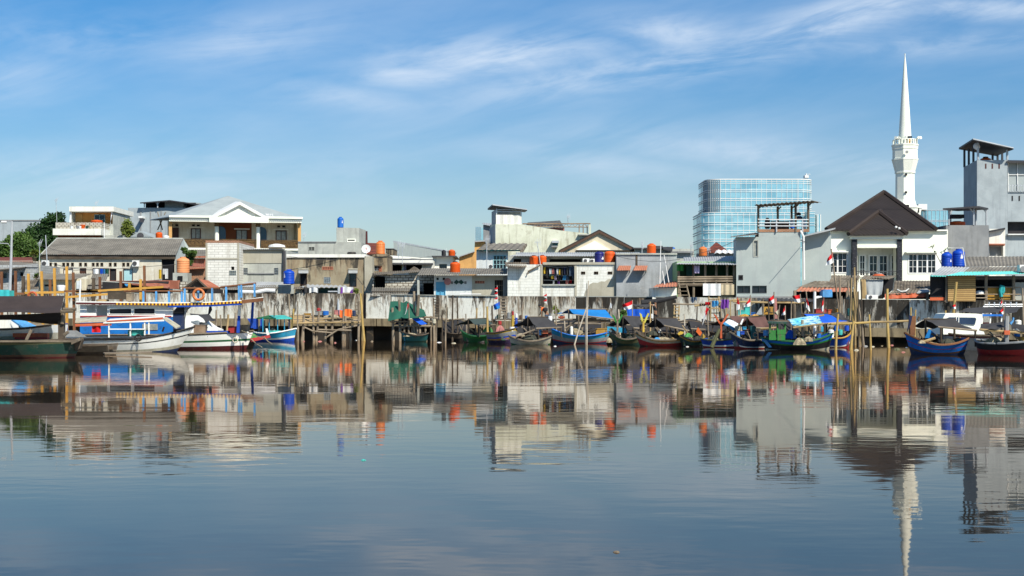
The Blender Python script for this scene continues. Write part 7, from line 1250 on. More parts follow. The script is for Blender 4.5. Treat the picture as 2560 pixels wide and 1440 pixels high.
# ---- red boat with tent
D = 82.5
T = boat('fishing_boat', 'faded red boat with a yellow fork under a long black tent', 1587, 1712, D, 'L', 830, 850, 845, 2.2, [(0, .42, 'p_maroon', 'bottom'), (.42, .72, 'p_red', 'hull'), (.72, .88, 'p_cream', 'upper_hull'), (.88, 1, 'p_gold', 'upper_band')], 'old_wood', rake=.3, gun='grey_wood'); tent(T, (1639, 794), (1689, 797), (1742, 831), (1666, 815), (1616, 816), 'c_charcoal', D + .8)
fork(T, 1609, 786, 830, 9, D - .9, 'p_lemon', 'p_yellow', .5, 2); part('bow_board', MB().slab((1586, 826, D - .8), (1592, 825, D - .8), (1614, 838, D - .9), (1610, 841, D - .9), .08, (0, 1, 0)), 'old_wood', T); drum(1599, 811, 1609, 827, D - .4, 'p_brown', 'brown and white keg beside the yellow fork', 'keg', 'keg'); heap(1655, 855, 50, 13, D - .3, 'straw_net', 'brown net spread in the faded red boat', seed=9); drum(1646, 824, 1653, 832, D, 'p_white', 'white and red float under the long black tent', 'float', 'float'); heap(1632, 838, 24, 12, D - .1, 'dark_net', 'black bundle under the long black tent', seed=19); heap(1642, 848, 14, 5, D - .9, 'c_cyan', 'pale blue plastic sheet on the faded red boat', 'plastic_sheet', 'sheet', None, 8)
# ---- small dark boat with yellow horns
D = 81.5
T = boat('fishing_boat', 'small dark boat with yellow ends and an orange pennant', 1697, 1768, D, 'L', 834, 850, 842, 1.9, [(0, .6, 'p_black', 'bottom'), (.6, .85, 'p_darkgreen', 'hull'), (.85, 1, 'p_gold', 'upper_band')], 'old_wood', rake=.3, gun='p_black'); part('horn', MB().prism([(1694, 834), (1701, 828), (1710, 830), (1707, 835), (1697, 838)], D - .6, .1), 'p_yellow', T); part('horn', MB().prism([(1757, 834), (1762, 838), (1766, 852), (1757, 852)], D - .6, .1), 'p_yellow', T); part('pennant', MB().prism([(1745, 818), (1755, 832), (1750, 840), (1740, 829)], D - .5, .06), 'c_orange', T); tent(T, (1722, 802), (1752, 806), (1762, 824), (1730, 822), (1712, 814), 'c_black', D + 1.4)
heap(1720, 842, 20, 10, D - .5, 'green_net', 'teal and green net in the small dark boat', seed=44); heap(1744, 850, 26, 10, D - .6, 'dark_net', 'dark net in the small dark boat', seed=45)
# ---- orange fork boat
D = 79.5
T = boat('fishing_boat', 'navy boat with a white and red stem and big orange fork', 1764, 1840, D, 'R', 846, 850, 846, 1.9, [(0, .52, 'p_red', 'bottom'), (.52, .62, 'p_white', 'hull_stripe'), (.62, 1, 'p_royal', 'hull')], 'old_wood', ang=30, rake=.2, gun='p_olive'); fork(T, 1803, 788, 846, 15, D - 1, 'p_orange', 'p_orange', .4); tent(T, (1803, 796), (1840, 797), (1846, 812), (1818, 813), (1772, 813), 'c_black', D + 1.2)
part('banner_screen', MB().slab((1822, 798, D + .1), (1846, 806, D + .1), (1838, 827, D - .3), (1808, 808, D - .3), .04), 'banner_print', T); part('banner_edge', MB().slab((1808, 808, D - .34), (1812, 805, D - .3), (1842, 823, D - .34), (1838, 828, D - .34), .04), 'c_cyan', T); pole('bamboo_pole', 'peeling green bamboo leaning beside the orange fork', 'bamboo pole', 1779, 868, 1799, 822, 77.5, .12, 'p_olive', 'bamboo poles in the water'); heap(1822, 846, 18, 16, D - .4, 'straw_net', 'pale straw net hung at the orange fork boat', seed=51); heap(1786, 850, 24, 12, D - .2, 'straw_net', 'brown net heap left of the orange fork', seed=52); drum(1838, 815, 1851, 827, D - .5, 'p_cream', 'pale yellow jerrycan beside the brown tent', 'jerrycan', 'jerrycan')
# ---- navy boat with brown tent
D = 76.5
T = boat('fishing_boat', 'navy boat with a white line and red bottom under a brown tent', 1825, 1912, D, 'L', 830, 850, 850, 2.1, [(0, .5, 'p_red', 'bottom'), (.5, .57, 'p_white', 'hull_stripe'), (.57, 1, 'p_navy', 'hull')], 'old_wood', rake=.36, gun='grey_wood'); tent(T, (1868, 793), (1912, 790), (1928, 821), (1893, 820), (1850, 815), 'c_brown', D + .6); cloth(T, V(1824, 791, D + 2.2), V(1864, 793, D + 2.2), V(1872, 806, D + 1.2), V(1836, 806, D + 1.2), 'c_brown', .06)
part('gallows', MB().slab((1850, 810, D), (1856, 797, D), (1860, 797, D), (1854, 812, D), .1, (0, 1, 0)), 'p_white', T); part('oar', MB().tube([V(1901, 822, D - 1.2), V(1941, 819, D - 1.2)], .05, 6), 'bamboo', T); part('bow_box', MB().box(1843, 828, 1850, 845, D - .6, .3), 'p_sky', T)
for i, (x0, y0, x1, y1, m, l) in enumerate(((1852, 828, 1861, 836, 'p_royal', 'royal blue bag'), (1861, 824, 1872, 845, 'p_black', 'black engine'), (1877, 815, 1890, 846, 'p_teal', 'teal engine frame'), (1858, 817, 1866, 824, 'p_cyan', 'light blue box'), (1864, 823, 1874, 830, 'p_orange', 'orange red box'))): crate(x0, y0, x1, y1, D - .2 + .1 * i, m, l + ' under the brown tent', .5)
tyre(1888, 838, 7, D - .7, 'p_black', 'black tyre under the brown tent')
# ---- blue boat with green wheelhouse
D = 74
T = boat('fishing_boat', 'bright blue boat with a green wheelhouse and printed awning', 1902, 2076, D, 'L', 844, 853, 833, 2.2, [(0, .42, 'p_cream', 'bottom'), (.42, .72, 'p_black', 'lower_hull'), (.72, .8, 'p_brightgreen', 'green_line'), (.8, 1, 'p_blue', 'hull')], 'p_royal', rake=.22, gun='p_green', dz=.6); part('bow_flare', MB().slab((1903, 845, D - .1), (1916, 850, D - .5), (1930, 868, D - .55), (1922, 869, D - .4), .05, (0, 1, 0)), 'p_sky', T)
mb = MB()
for x, y0 in ((1925, 806), (1944, 806), (1963, 806)): mb.box(x - 2, y0, x + 2, 832, D - .9, .12)
for x in (1926, 1962): mb.box(x - 1.6, 806, x + 1.6, 830, D + .4, .1)
part('wheelhouse_frame', mb, 'p_brightgreen', T); part('wheelhouse_roof', MB().slab((1922, 803, D + .7), (1966, 804, D + .7), (1968, 806, D - 1.1), (1920, 804.5, D - 1.1), .08), 'p_darkgreen', T); part('wheelhouse_side', MB().box(1923, 826, 1941.5, 850, D - .86, .1).box(1943, 824, 1964, 836, D - .95, .1).box(1943.6, 836.4, 1963, 851, D - .94, .1), 'p_brightgreen', T)
rl, rr, fr, fl = V(1969, 798, D + .8), V(2047, 790, D + .8), V(2056, 810, D - 1.1), V(1987, 817, D - 1.1); cloth(T, rl, rr, fr, fl, 'tarp_print', .06, 'printed_awning'); part('awning_pole', MB().tube([V(1983, 819, D - 1.1), V(2060, 809, D - 1.1)], .045, 6).tube([V(2036, 792, D + .8), V(2060, 788, D + .8)], .05, 6), 'bamboo', T)
for x, y0, y1 in ((1986, 818, 845), (2006, 800, 840), (2049, 811, 828)): part('awning_post', MB().tube([V(x, y1, D - .4), V(x, y0, D - .4)], .07, 6), 'bamboo_grey', T)
part('stove_pipe', MB().slab((2031, 840, D - .5), (2035, 842, D - .5), (2046, 827, D - .5), (2043, 824, D - .5), .12, (0, 1, 0)), 'steel_dark', T); heap(1998, 862, 28, 18, D - 1.25, 'straw_net', 'round brown net ball hanging on the bright blue boat side', seed=61); heap(2022, 853, 22, 12, D - 1.1, 'straw_net', 'second pale net ball on the bright blue boat', seed=62); drum(2042, 834, 2054, 846, D - .3, 'p_blue', 'blue bucket in the bright blue boat stern', 'bucket', 'bucket'); drum(2072, 824, 2086, 845, D + 1.6, 'c_white', 'white sack in the royal blue boat', 'sack', 'sack'); heap(2012, 836, 26, 10, D + .2, 'straw_net', 'yellowish net under the printed awning', seed=63); drum(1909, 826, 1922, 840, D - .2, 'p_sky', 'pale blue drum before the green wheelhouse'); heap(1976, 846, 24, 22, D + .1, 'c_royal', 'blue tarp bundle behind the green wheelhouse', 'tarp_bundle', 'bundle', None, 64)
# ---- royal blue boat
D = 79
T = boat('fishing_boat', 'royal blue boat with a gold gunwale under a blue tarp', 2040, 2130, D, 'R', 826, 845, 842, 2.3, [(0, .44, 'p_red', 'bottom'), (.44, .52, 'p_white', 'hull_stripe'), (.52, 1, 'p_royal', 'hull')], 'p_navy', rake=.25, gun='p_gold'); tent(T, (2008, 786), (2066, 784), (2118, 805), (2062, 809), (1998, 800), 'c_royal', D + 1); cloth(T, V(2076, 783, D + 1.2), V(2098, 781, D + 1.2), V(2134, 808, D), V(2108, 806, D), 'c_charcoal', .08, 'canopy_flap'); part('stem_post', MB().slab((2066, 846, D - 1.3), (2072, 845, D - 1.3), (2066, 868, D - 1.3), (2060, 868, D - 1.3), .1, (0, 1, 0)), 'p_orange', T)
for i, (x, y, m, l) in enumerate(((2054, 822, 'p_cyan', 'light blue tub'), (2092, 820, 'p_blue', 'blue fish tub'), (2102, 830, 'p_turq', 'turquoise basket'), (2118, 820, 'p_royal', 'royal blue barrel'))): drum(x - 6, y - 6, x + 6, y + 8, D - .2, m, l + ' inside the royal blue boat', 'tub', 'tub')
drum(2119, 771, 2130, 790, 84, 'p_teal', 'dark teal drum standing by the bamboo cluster')
for i, (x0, y0, x1, y1, m, l) in enumerate(((2040, 772, 2066, 786, 'p_red', 'red ice box under the dark shelter'), (2071, 774, 2080, 785, 'p_orange', 'orange box under the dark shelter'), (2093, 772, 2103, 781, 'p_gold', 'yellow crate behind the white pole'), (1846, 775, 1863, 787, 'p_turq', 'pale turquoise crate behind the brown tent'), (1863, 767, 1877, 787, 'p_turq', 'tilted turquoise basket behind the brown tent'), (1877, 781, 1888, 788, 'p_blue', 'blue box beside the tilted turquoise basket'))): crate(x0, y0, x1, y1, 88 + i * .3, m, l, .6)
for x, w, l in ((1862, 24, 'yellow net floats heaped behind the brown tent'), (1887, 20, 'second yellow float heap by the grey sheet')): heap(x, 791, w, 6, 86, 'p_gold', l, 'float_pile', 'floats', None)
solo('tarpaulin', MB().prism([(1890, 786), (1897, 775), (1904, 766), (1906, 786), (1900, 787)], 88, .05), 'c_grey', 'grey sheet hanging left of the lettered sign', 'sheet')
# ---- blue boat on the right
D = 65
T = boat('fishing_boat', 'blue boat with thin red lines under a wide black tent', 2262, 2412, D, 'L', 832, 861, 845, 2.2, [(0, .46, 'p_navy', 'bottom'), (.46, .54, 'p_brown', 'waterline_band'), (.54, .72, 'p_blue', 'hull'), (.72, .75, 'p_red', 'red_line'), (.75, 1, 'p_blue', 'upper_hull')], 'p_teal', rake=.28, gun='timber_brown'); tent(T, (2314, 798), (2386, 799), (2438, 826), (2352, 818), (2270, 818), 'c_charcoal', D + 1.0, None, True, 'old_wood', 1.2)
part('blue_tarp', MB().prism([(2312, 845), (2323, 822), (2340, 836), (2343, 846)], D + .4, .08), 'c_blue', T); part('boom', MB().tube([V(2303, 856, D - .9), V(2338, 845, D - .9)], .06, 6), 'bamboo', T); part('prow_post', MB().slab((2274, 790, D), (2290, 790, D), (2288, 838, D), (2276, 838, D), .2, (0, 1, 0)), 'timber_brown', T); part('prow_cloth', MB().prism([(2273, 788), (2281, 790), (2277, 812), (2270, 826), (2268, 830), (2272, 806)], D - .15, .06), 'c_navy', T); part('prow_horn', MB().prism([(2294, 799), (2297, 791), (2301, 793), (2297, 804)], D - .1, .1), 'old_wood', T); heap(2303, 858, 18, 8, D - 1, 'straw_net', 'rope tangle on the blue boat prow', 'rope_coil', 'rope', None, 71); heap(2370, 860, 40, 14, D - .2, 'dark_net', 'black nets in the blue boat under the wide tent', seed=72)
# ---- red and black boat, bow on
D = 63.5
T = boat('fishing_boat', 'black boat with a red bottom, bow towards the water, under two black flaps', 2458, 2566, D, 'L', 850, 858, 852, 2.3, [(0, .66, 'p_red', 'bottom'), (.66, 1, 'c_black', 'hull')], 'old_wood', ang=-48, rake=.15, gun='p_grey', flare=.5); part('mast', MB().tube([V(2516, 858, D - .4), V(2517, 790, D - .4)], .1, 6), 'p_grey', T); part('mast_block', MB().box(2511, 826, 2525, 837, D - .6, .3), 'p_orange', T); part('cross_pole', MB().tube([V(2449, 824, D - .5), V(2575, 834, D - .5)], .055, 6), 'bamboo', T)
cloth(T, V(2452, 812, D + .4), V(2508, 803, D + .4), V(2512, 822, D - .6), V(2449, 826, D - .6), 'c_charcoal', .05); cloth(T, V(2527, 808, D + .4), V(2580, 818, D + .4), V(2580, 832, D - .6), V(2530, 822, D - .6), 'c_black', .05); part('mast_fork', MB().prism([(2525, 808), (2532, 800), (2533, 793), (2536, 795), (2534, 804), (2528, 812)], D - .3, .1), 'p_sky', T)
heap(2486, 858, 46, 16, D + .2, 'straw_net', 'yellow brown net piled on the red bottomed bow', seed=81); drum(2538, 828, 2553, 842, D + .3, 'p_blue', 'blue drum under the black flap beside the mast'); crate(2552, 842, 2575, 852, D + .2, 'p_gold', 'orange yellow crate at the frame edge boat', .6); solo('pink_cloth', MB().prism([(2486, 814), (2507, 809), (2506, 813), (2498, 815), (2490, 814)], D + .6, .05), 'c_red', 'red cloth behind the black flap', 'cloth')
# ---- white speedboat on the right
D = 73
T = boat('speedboat', 'white speedboat with dark windscreen and grey sun canopy', 2352, 2500, D, 'R', 838, 839, 832, 2.4, [(0, .5, 'p_grey', 'bottom'), (.5, .9, 'p_grey', 'hull'), (.9, 1, 'p_maroon', 'red_rail')], 'p_grey', rake=.15); part('cabin', MB().prism([(2352, 836), (2355, 800), (2364, 784), (2372, 782.5), (2440, 784), (2456, 786), (2457, 822), (2462, 836)], D - .8, 1.7), 'clean_white', T); part('windscreen', MB().prism([(2362, 810), (2366, 796), (2374, 793), (2438, 794), (2441, 797), (2437, 812), (2412, 810)], D - .86, .06), 'glass_blue', T)
for x in (2391, 2397): part('window_post', MB().box(x - 1, 790, x + 1, 806, D - .9, .05), 'p_white', T)
cloth(T, V(2420, 770, D + 1.6), V(2552, 767, D + 1.6), V(2540, 781, D - .6), V(2392, 782, D - .6), 'c_charcoal', .03, 'sun_canopy'); part('cabin_sill', MB().box(2454, 785.5, 2510, 790.5, D - .7, .1), 'p_blue', T)
for x in (2457, 2477, 2505): part('canopy_post', MB().slab((x - 1, 783, D - .6), (x + 2, 783, D - .6), (x - 1, 818, D - .6), (x - 4, 818, D - .6), .06, (0, 1, 0)), 'p_white', T)
mb = MB().tube([V(2454, 772, D + 1.8), V(2462, 762, D + 1.8), V(2556, 761, D + 1.8)], .03, 5).tube([V(2458, 767, D + 1.8), V(2556, 766, D + 1.8)], .03, 5)
for x in (2472, 2485, 2499, 2512, 2526, 2540): mb.tube([V(x, 768, D + 1.8), V(x + 1, 755, D + 1.8)], .04, 5)
part('roof_rack', mb, 'steel_pale', T); crate(2457, 806, 2478, 812, D - .3, 'p_red', 'red seat box in the white speedboat', .4); drum(2540, 800, 2556, 826, D + 2.5, 'p_white', 'white marked gas bottle at the right of the speedboat', 'gas_bottle', 'bottle')
# ================================================================== laundry, flags, plants, people, debris
def hang(x0, x1, y0, y1, D, mat, label, wob=1.2, name='laundry', cat='laundry', group='towels and clothes on the bamboo rails', skew=0):
    return solo(name, MB().grid(lambda u, v: V(x0 + (x1 - x0) * u + skew * v + .6 * math.sin(v * 6 + x0), y0 + (y1 - y0) * v + wob * math.sin(u * 7 + x0) * v, D - .05 + .06 * math.sin(u * 15 + x0)), 12, 6), mat, label, cat, group)
hang(1777, 1796, 752, 766, 93.2, 'c_cyan', 'blue towel on the bamboo rail'); hang(1803, 1822, 749, 771, 93.0, 'c_purple', 'purple towel on the bamboo rail', 1.8); hang(1763, 1776, 755, 763, 93.4, 'c_red', 'red cloth beside the blue towel'); hang(1749, 1763, 759, 764, 93.5, 'c_black', 'black cloth beside the red cloth'); hang(1727, 1742, 743, 754, 96.3, 'c_denim', 'dark denim trousers draped over the sea wall', 4)
hang(1568, 1627, 773, 792, 95, 'c_royal', 'wide blue tarp screen behind the black tents', 1, 'tarpaulin', 'tarpaulin', None)
solo('tarp_roll', MB().tube([V(1604, 758, 97), V(1630, 755, 97), V(1660, 749, 97), V(1692, 742, 97)], .22, 8, .12), 'c_black', 'long black rolled tarp hung along the dark wall', 'tarp roll'); o = thing('awning', 'dark sagging cloth hung under the black tarp roll', 'awning', (1605, 790, 96)); cloth(o, V(1580, 760, 96.5), V(1625, 762, 96.5), V(1618, 770, 95.6), V(1590, 766, 95.6), 'c_charcoal', .05, 'cloth')
FG = 'red and white flags on the boats'
def flag(px, yt, yb, D, pts, label, group=FG, c1='c_red', c2='c_white', split=.5, lean=0, r=.035):
    """pts: hoist top, fly top, fly bottom, hoist bottom (pixels)"""
    T = thing('flag', label, 'flag', (px - lean, yb, D), group); part('staff', MB().tube([V(px - lean, yb, D), V(px, yt, D)], r, 5), 'bamboo_grey', T)
    a, b, c, d = [Vector((x, y)) for x, y in pts]
    for nm, v0, v1, m in (('red_band', 0, split, c1), ('white_band', split, 1, c2)):
        def fn(u, v):
            w = v0 + (v1 - v0) * v; q = a.lerp(b, u).lerp(d.lerp(c, u), w); return V(q.x, q.y + 1.0 * math.sin(u * 5) * u, D - .04 + .10 * math.sin(u * 7 + w * 2) * u)
        part(nm if c1 == 'c_red' else ('cloth' if v0 == 0 else 'cloth_edge'), MB().grid(fn, 9, 4), m, T)
flag(2078, 622, 800, 88, [(2081, 630), (2069, 647), (2064, 665), (2085, 656)], 'red and white flag high before the white villa window', lean=-22, r=.05)
flag(1581, 750, 800, 90, [(1581, 751), (1555, 763), (1562, 776), (1580, 771)], 'wide red and white flag waving above the blue screen')
flag(1768, 762, 850, 83, [(1766, 768), (1773, 772), (1755, 815), (1760, 790)], 'long drooping red and white flag beside the small dark boat', lean=-3)
flag(1844, 742, 800, 84, [(1843, 743), (1847, 752), (1850, 772), (1841, 776)], 'narrow drooping flag on the bamboo rail'); flag(1876, 738, 800, 84.5, [(1875, 745), (1866, 758), (1859, 769), (1877, 765)], 'flag falling over the tilted turquoise basket')
flag(1935, 730, 800, 86, [(1934, 737), (1920, 749), (1926, 762), (1936, 756)], 'flag with pointed red edge above the lettered sign'); flag(2000, 735, 790, 86, [(1999, 737), (1980, 740), (1987, 756), (2001, 756)], 'squarish flag right of the lettered sign', lean=-5); flag(1963, 764, 800, 84, [(1962, 765), (1957, 780), (1954, 789), (1964, 786)], 'small drooping flag below the sign end'); flag(2015, 728, 800, 85, [(2016, 744), (2019, 752), (2026, 782), (2015, 768)], 'drooping flag left of the white pole', lean=-8); flag(2059, 742, 800, 82, [(2060, 744), (2054, 760), (2053, 779), (2058, 778)], 'drooping flag over the blue tarp'); flag(2389, 756, 790, 75, [(2389, 760), (2380, 764), (2382, 773), (2390, 772)], 'small faded flag above the white speedboat'); flag(2509, 766, 800, 66, [(2508, 769), (2497, 781), (2503, 787), (2509, 785)], 'faded flag on the black bow boat mast'); flag(2506, 746, 770, 74, [(2506, 748), (2500, 760), (2502, 766), (2506, 764)], 'tiny flag on the speedboat roof rack')
flag(1022, 755, 800, 98, [(1020, 757), (1022, 768), (1012, 788), (1016, 772)], 'drooping flag before the green tarp', lean=-1)
flag(1526, 745, 790, 93, [(1526, 756), (1530, 762), (1529, 772), (1524, 768)], 'small white pennant above the big blue tarp', 'plain coloured flags', 'c_white', 'c_white'); flag(1949, 762, 800, 83, [(1947, 773), (1935, 783), (1940, 788), (1945, 786)], 'pale yellow flag beside the pink painted post', 'plain coloured flags', 'p_cream', 'p_cream', lean=4); flag(1247, 750, 800, 93, [(1249, 754), (1233, 763), (1236, 776), (1250, 770)], 'blue flag beside the pale ladder', 'plain coloured flags', 'c_royal', 'c_blue')
for x, ys, D, l in ((1243, (720, 732, 745), 99, 'by the window gate'), (1366, (737, 750), 98, 'above the bending man')):
    T = thing('bunting', 'string of red and white pennants hanging ' + l, 'bunting', (x, ys[-1] + 10, D)); part('cord', MB().tube([V(x, ys[0] - 6, D), V(x + 2, ys[-1] + 12, D)], .015, 4), 'c_white', T)
    for i, y in enumerate(ys): part('red_pennant', MB().prism([(x - 8, y + 3), (x + 1, y - 3), (x + 1, y + 3)], D - .03, .02), 'c_red', T); part('white_pennant', MB().prism([(x - 7, y + 5), (x + 1, y + 4), (x + 1, y + 9)], D - .03, .02), 'c_white', T)
tree('wall_plant', 'yellow green weed growing on the wall beside the bending man', 1391, 775, 9, 9, 97.5, 260, 'leaf_yellow', (1391, 790, 97.5), .1, cat='plant', seed=15); tree('potted_plant', 'bushy green plant below the wide waving flag', 1557, 781, 12, 10, 93, 420, 'leaf_mid', (1557, 795, 93), .1, cat='plant', seed=16)
# the man in orange bending over the boats
D = 92.5
T = thing('person', 'man in an orange shirt and black cap bending over the boats', 'person', (1366, 797, D)); MAN = T
def skin(name, verts, edges, mat, root=0, parent=None):
    parent = parent or MAN
    me = bpy.data.meshes.new(name); me.from_pydata([tuple(V(x, y, D + q) - WL[parent.name]) for x, y, q, r in verts], edges, []); o = bpy.data.objects.new(name, me); col.objects.link(o); o.parent = parent; WL[o.name] = WL[parent.name]
    md = o.modifiers.new('skin', 'SKIN')
    for i, (x, y, q, r) in enumerate(verts): me.skin_vertices[0].data[i].radius = (r, r)
    me.skin_vertices[0].data[root].use_root = True; s = o.modifiers.new('smooth', 'SUBSURF'); s.levels = s.render_levels = 1; me.materials.append(MAT[mat]); return o
skin('body', [(1367, 782, 0, .12), (1361, 774, 0, .11), (1356, 769.5, 0, .10), (1352.5, 767.5, 0, .055), (1349.5, 765.5, 0, .085), (1347.5, 766.5, -.03, .07), (1355, 772, -.2, .05), (1353.5, 780, -.22, .04), (1354, 788, -.2, .032), (1354.5, 791, -.2, .03), (1357, 772, .2, .05), (1352, 780, .22, .04), (1349, 788, .22, .03), (1365, 789, -.12, .075), (1367, 798, -.12, .055), (1370, 789, .12, .075), (1372, 798, .12, .055)],
     [(0, 1), (1, 2), (2, 3), (3, 4), (4, 5), (2, 6), (6, 7), (7, 8), (8, 9), (2, 10), (10, 11), (11, 12), (0, 13), (13, 14), (0, 15), (15, 16)], 'c_skin')
skin('shirt', [(1367, 781, 0, .15), (1361, 773.5, 0, .155), (1355.5, 769.5, 0, .14), (1354.8, 773, -.2, .075), (1354, 778, -.22, .06), (1356.5, 773, .2, .075), (1353, 778, .22, .06)], [(0, 1), (1, 2), (2, 3), (3, 4), (2, 5), (5, 6)], 'c_orange')
skin('trousers', [(1368, 783, 0, .15), (1365, 790, -.12, .1), (1366, 797, -.12, .08), (1371, 790, .12, .1), (1372, 797, .12, .08)], [(0, 1), (1, 2), (0, 3), (3, 4)], 'c_denim')
part('cap', MB().lathe(V(1349.4, 765, D), [(.1, 0), (.115, .03), (.1, .1), (.04, .14)], 12).slab((1347.5, 764.5, D - .1), (1347.5, 764.5, D + .1), (1344.5, 766.5, D + .08), (1344.5, 766.5, D - .08), .02), 'c_black', T)
part('black_bag', MB().lathe(V(1363, 779, D - .25), [(.05, 0), (.16, .05), (.17, .2), (.06, .27)], 12), 'c_black', T)
D = 96
T = MAN = thing('person', 'person in dark clothes with both arms raised under the black tarp roll', 'person', (1637, 797, D))
skin('body', [(1638, 781, 0, .13), (1638, 774, 0, .12), (1638, 767, 0, .13), (1638.5, 761.5, 0, .055), (1638.5, 757.5, 0, .095), (1638, 753.5, 0, .07), (1635, 765.5, -.16, .055), (1629.5, 763, -.26, .042), (1623, 759.5, -.3, .032), (1621.5, 758.5, -.3, .035), (1634, 765, .1, .055), (1631, 762, -.05, .042), (1625, 761, -.22, .032), (1623.5, 760.5, -.24, .035), (1636, 790, -.06, .085), (1635.5, 800, -.06, .065), (1641, 790, .06, .085), (1641, 800, .06, .065)],
     [(0, 1), (1, 2), (2, 3), (3, 4), (4, 5), (2, 6), (6, 7), (7, 8), (8, 9), (2, 10), (10, 11), (11, 12), (12, 13), (0, 14), (14, 15), (0, 16), (16, 17)], 'c_skin')
skin('shirt', [(1638, 780, 0, .16), (1638, 773, 0, .16), (1638, 766.5, 0, .16), (1634.5, 765.5, -.16, .075), (1631.5, 764, -.22, .06), (1634, 765, .1, .075)], [(0, 1), (1, 2), (2, 3), (3, 4), (2, 5)], 'c_black')
skin('trousers', [(1638.5, 782, 0, .16), (1636, 790, -.06, .11), (1635.5, 798, -.06, .09), (1641, 790, .06, .11), (1641, 798, .06, .09)], [(0, 1), (1, 2), (0, 3), (3, 4)], 'c_charcoal')
part('hair', MB().lathe(V(1639, 755.5, D + .02), [(.09, -.03), (.112, .02), (.09, .09), (.03, .12)], 12), 'c_black', T)
T = thing('walkway', 'narrow plank walkway along the wall foot under the standing person', 'walkway', (1640, 801, 96)); part('deck', MB().box(1552, 797.5, 1700, 800, 95.3, 1.3), 'old_wood', T)
for x in (1560, 1600, 1645, 1690): part('post', MB().tube([V(x, 862, 95.6), V(x, 800, 95.6)], .06, 6), 'old_wood', T)
drum(1625, 785, 1634, 796, 95.4, 'c_white', 'white bag at the feet of the standing person', 'bag', 'bag')
# goods piled at the wall foot and overhead lines
rg = random.Random(41); T = thing('walkway', 'plank walkway heaped with gear by the pale ladder', 'walkway', (1290, 801, 99.5)); part('deck', MB().box(1228, 797, 1440, 800, 99, 1.4), 'old_wood', T)
for x in (1235, 1280, 1330, 1380, 1432): part('post', MB().tube([V(x, 862, 99.2), V(x, 800, 99.2)], .06, 6), 'old_wood', T)
for x, y0, w, m, l in ((1272, 781, 8, 'p_grey', 'grey bundle at the foot of the pale ladder'), (1282, 778, 6, 'p_red', 'red canister right of the pale ladder'), (1291, 784, 7, 'c_white', 'white bottle right of the red canister'), (1262, 787, 9, 'c_black', 'black bag below the pale ladder'), (1302, 788, 9, 'p_brown', 'brown box left of the bending man'), (1316, 789, 8, 'p_blue', 'blue bundle left of the bending man'), (1404, 788, 9, 'p_navy', 'navy drum right of the wall weed'), (1246, 786, 8, 'p_darkgreen', 'dark green can under the blue flag')): drum(x - w / 2, y0, x + w / 2, 797, 99.2, m, l, 'container', 'container')
for i, (x0, y0, q0, x1, y1, q1, sag, l) in enumerate(((716, 640, 111, 968, 640, 113, 10, 'cable sagging along the stained house roof'), (99, 612, 127, 300, 640, 127, 12, 'cable from the left antenna mast to the long house'), (905, 640, 112, 1082, 640, 126, 8, 'cable from the white dish to the cube house'), (1043, 690, 103, 930, 684, 108, 8, 'cable from the grey post to the ruined house'), (1183, 690, 103.5, 1270, 640, 106, 4, 'cable rising over the blue door house roof'), (1540, 640, 101, 1700, 648, 99.5, 9, 'cable across the awning house wall'), (1700, 640, 101, 1842, 600, 99, 8, 'cable from the green house to the tall grey house'), (2000, 600, 97, 2070, 610, 110, 5, 'cable between the tall grey house and the villa'), (930, 735, 105, 890, 690, 111.5, 3, 'cable down the stained house pier'))): solo('cable', MB().tube([V(x0 + (x1 - x0) * k / 6, y0 + (y1 - y0) * k / 6 + sag * 4 * (k / 6) * (1 - k / 6), q0 + (q1 - q0) * k / 6) for k in range(7)], .02, 4), 'steel_dark', 'black ' + l, 'cable', 'overhead cables')
for x, yb, yt, q, l in ((760, 606, 585, 150, 'short antenna at the left of the grey concrete house'), (996, 648, 608, 122, 'tall thin antenna before the sloping warehouse'), (1006, 660, 612, 121, 'second thin antenna before the sloping warehouse'), (1111, 640, 628, 128, 'tiny antenna on the small white cube house'), (1420, 560, 540, 131, 'thin antenna above the roof truss'), (1770, 640, 622, 114, 'thin antenna beside the white corrugated roof'), (240, 517, 505, 162, 'tiny antenna on the orange balcony house')): antenna(l, x, yb, yt, q, 5)
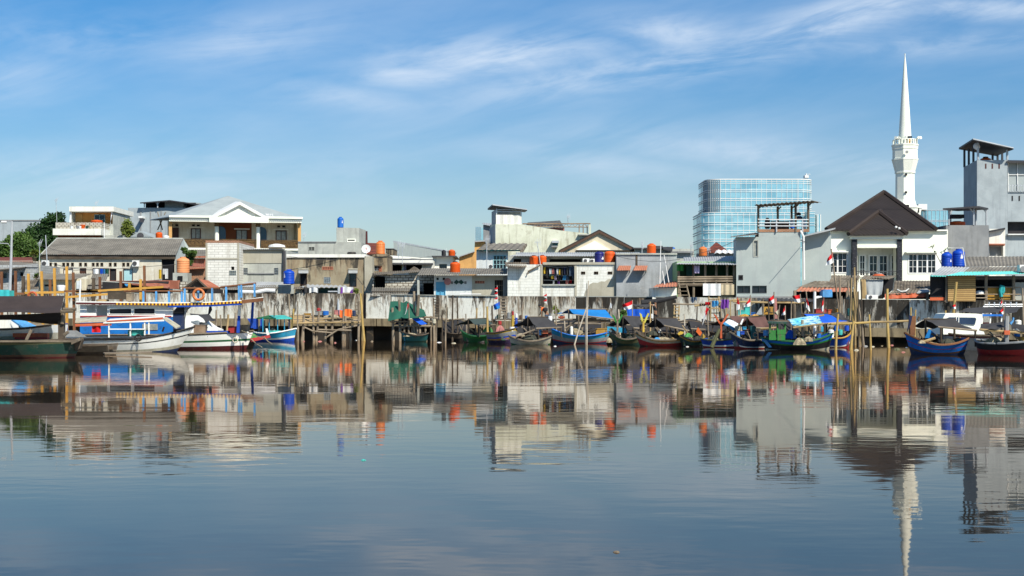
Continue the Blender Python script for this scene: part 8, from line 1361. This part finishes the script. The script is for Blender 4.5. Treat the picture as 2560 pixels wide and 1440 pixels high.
# floating rubbish
rg = random.Random(12); DG = 'litter floating by the boats'
for i, (x, y, w, m, l) in enumerate(((870, 847, 12, 'p_orange', 'orange float drifting under the jetty'), (743, 848, 6, 'p_cream', 'pale scrap drifting beside the cyan boat'), (968, 847, 16, 'p_pink', 'pinkish plastic sheet drifting before the wall'), (985, 849, 14, 'p_cream', 'cream plastic bag drifting left of the rowing boat'), (890, 851, 5, 'c_white', 'white scrap drifting beside the jetty end'), (1388, 866, 7, 'c_white', 'white bag drifting before the long blue boat'), (1719, 867, 7, 'c_white', 'white scrap drifting below the small dark boat'), (1759, 867, 6, 'c_white', 'white bottle drifting beside the green leaning bamboo'), (2164, 866, 10, 'p_grey', 'grey bag drifting right of the bamboo cluster'), (2182, 867, 8, 'p_cream', 'yellowish lump drifting by the middle yellow bamboo'), (2142, 876, 12, 'p_cream', 'pale scraps drifting below the bamboo cluster'), (2243, 874, 16, 'p_olive', 'olive mound drifting before the dark piles'), (2258, 881, 9, 'p_pink', 'pinkish scrap drifting left of the blue boat'), (2266, 869, 5, 'c_white', 'tiny white scrap at the blue boat prow'), (908, 1151, 12, 'p_turq', 'small turquoise scrap floating alone in open water'), (1542, 1381, 16, 'bamboo_grey', 'small pale stick floating in the near water'))):
    q = CH * F / (y - HZ); heap(x, y, w, w * .28, q, m, l, 'floating_litter', 'litter', DG, 100 + i)
rg = random.Random(31)
for i, (x, w) in enumerate(((760, 'between the jetty posts'), (800, 'below the jetty deck'), (838, 'beside a jetty brace'), (930, 'under the panelled wall'), (1098, 'below the rough ladder'), (1135, 'by the two dark poles'), (1242, 'before the striped bow'), (1533, 'before the dark green boat'), (1580, 'between the dark green and red boats'), (1690, 'before the faded red boat'), (1850, 'before the navy boat'), (2110, 'behind the royal blue stern'), (2205, 'below the tall thick yellow bamboo'), (2230, 'beside the olive mound'), (2425, 'between the blue boat and the speedboat'), (2150, 'at the feet of the bamboo cluster'))):
    y = HZ + CH * F / (101 - 14 * max(0, x - 1000) / 1400) + rg.uniform(2, 7); heap(x, y, rg.uniform(4, 11), rg.uniform(1.5, 3), CH * F / (y - HZ), rg.choice(['c_white', 'p_cream', 'straw_net', 'p_olive', 'bamboo_grey', 'p_pink']), 'bit of litter drifting ' + w, 'floating_litter', 'litter', DG, 140 + i)
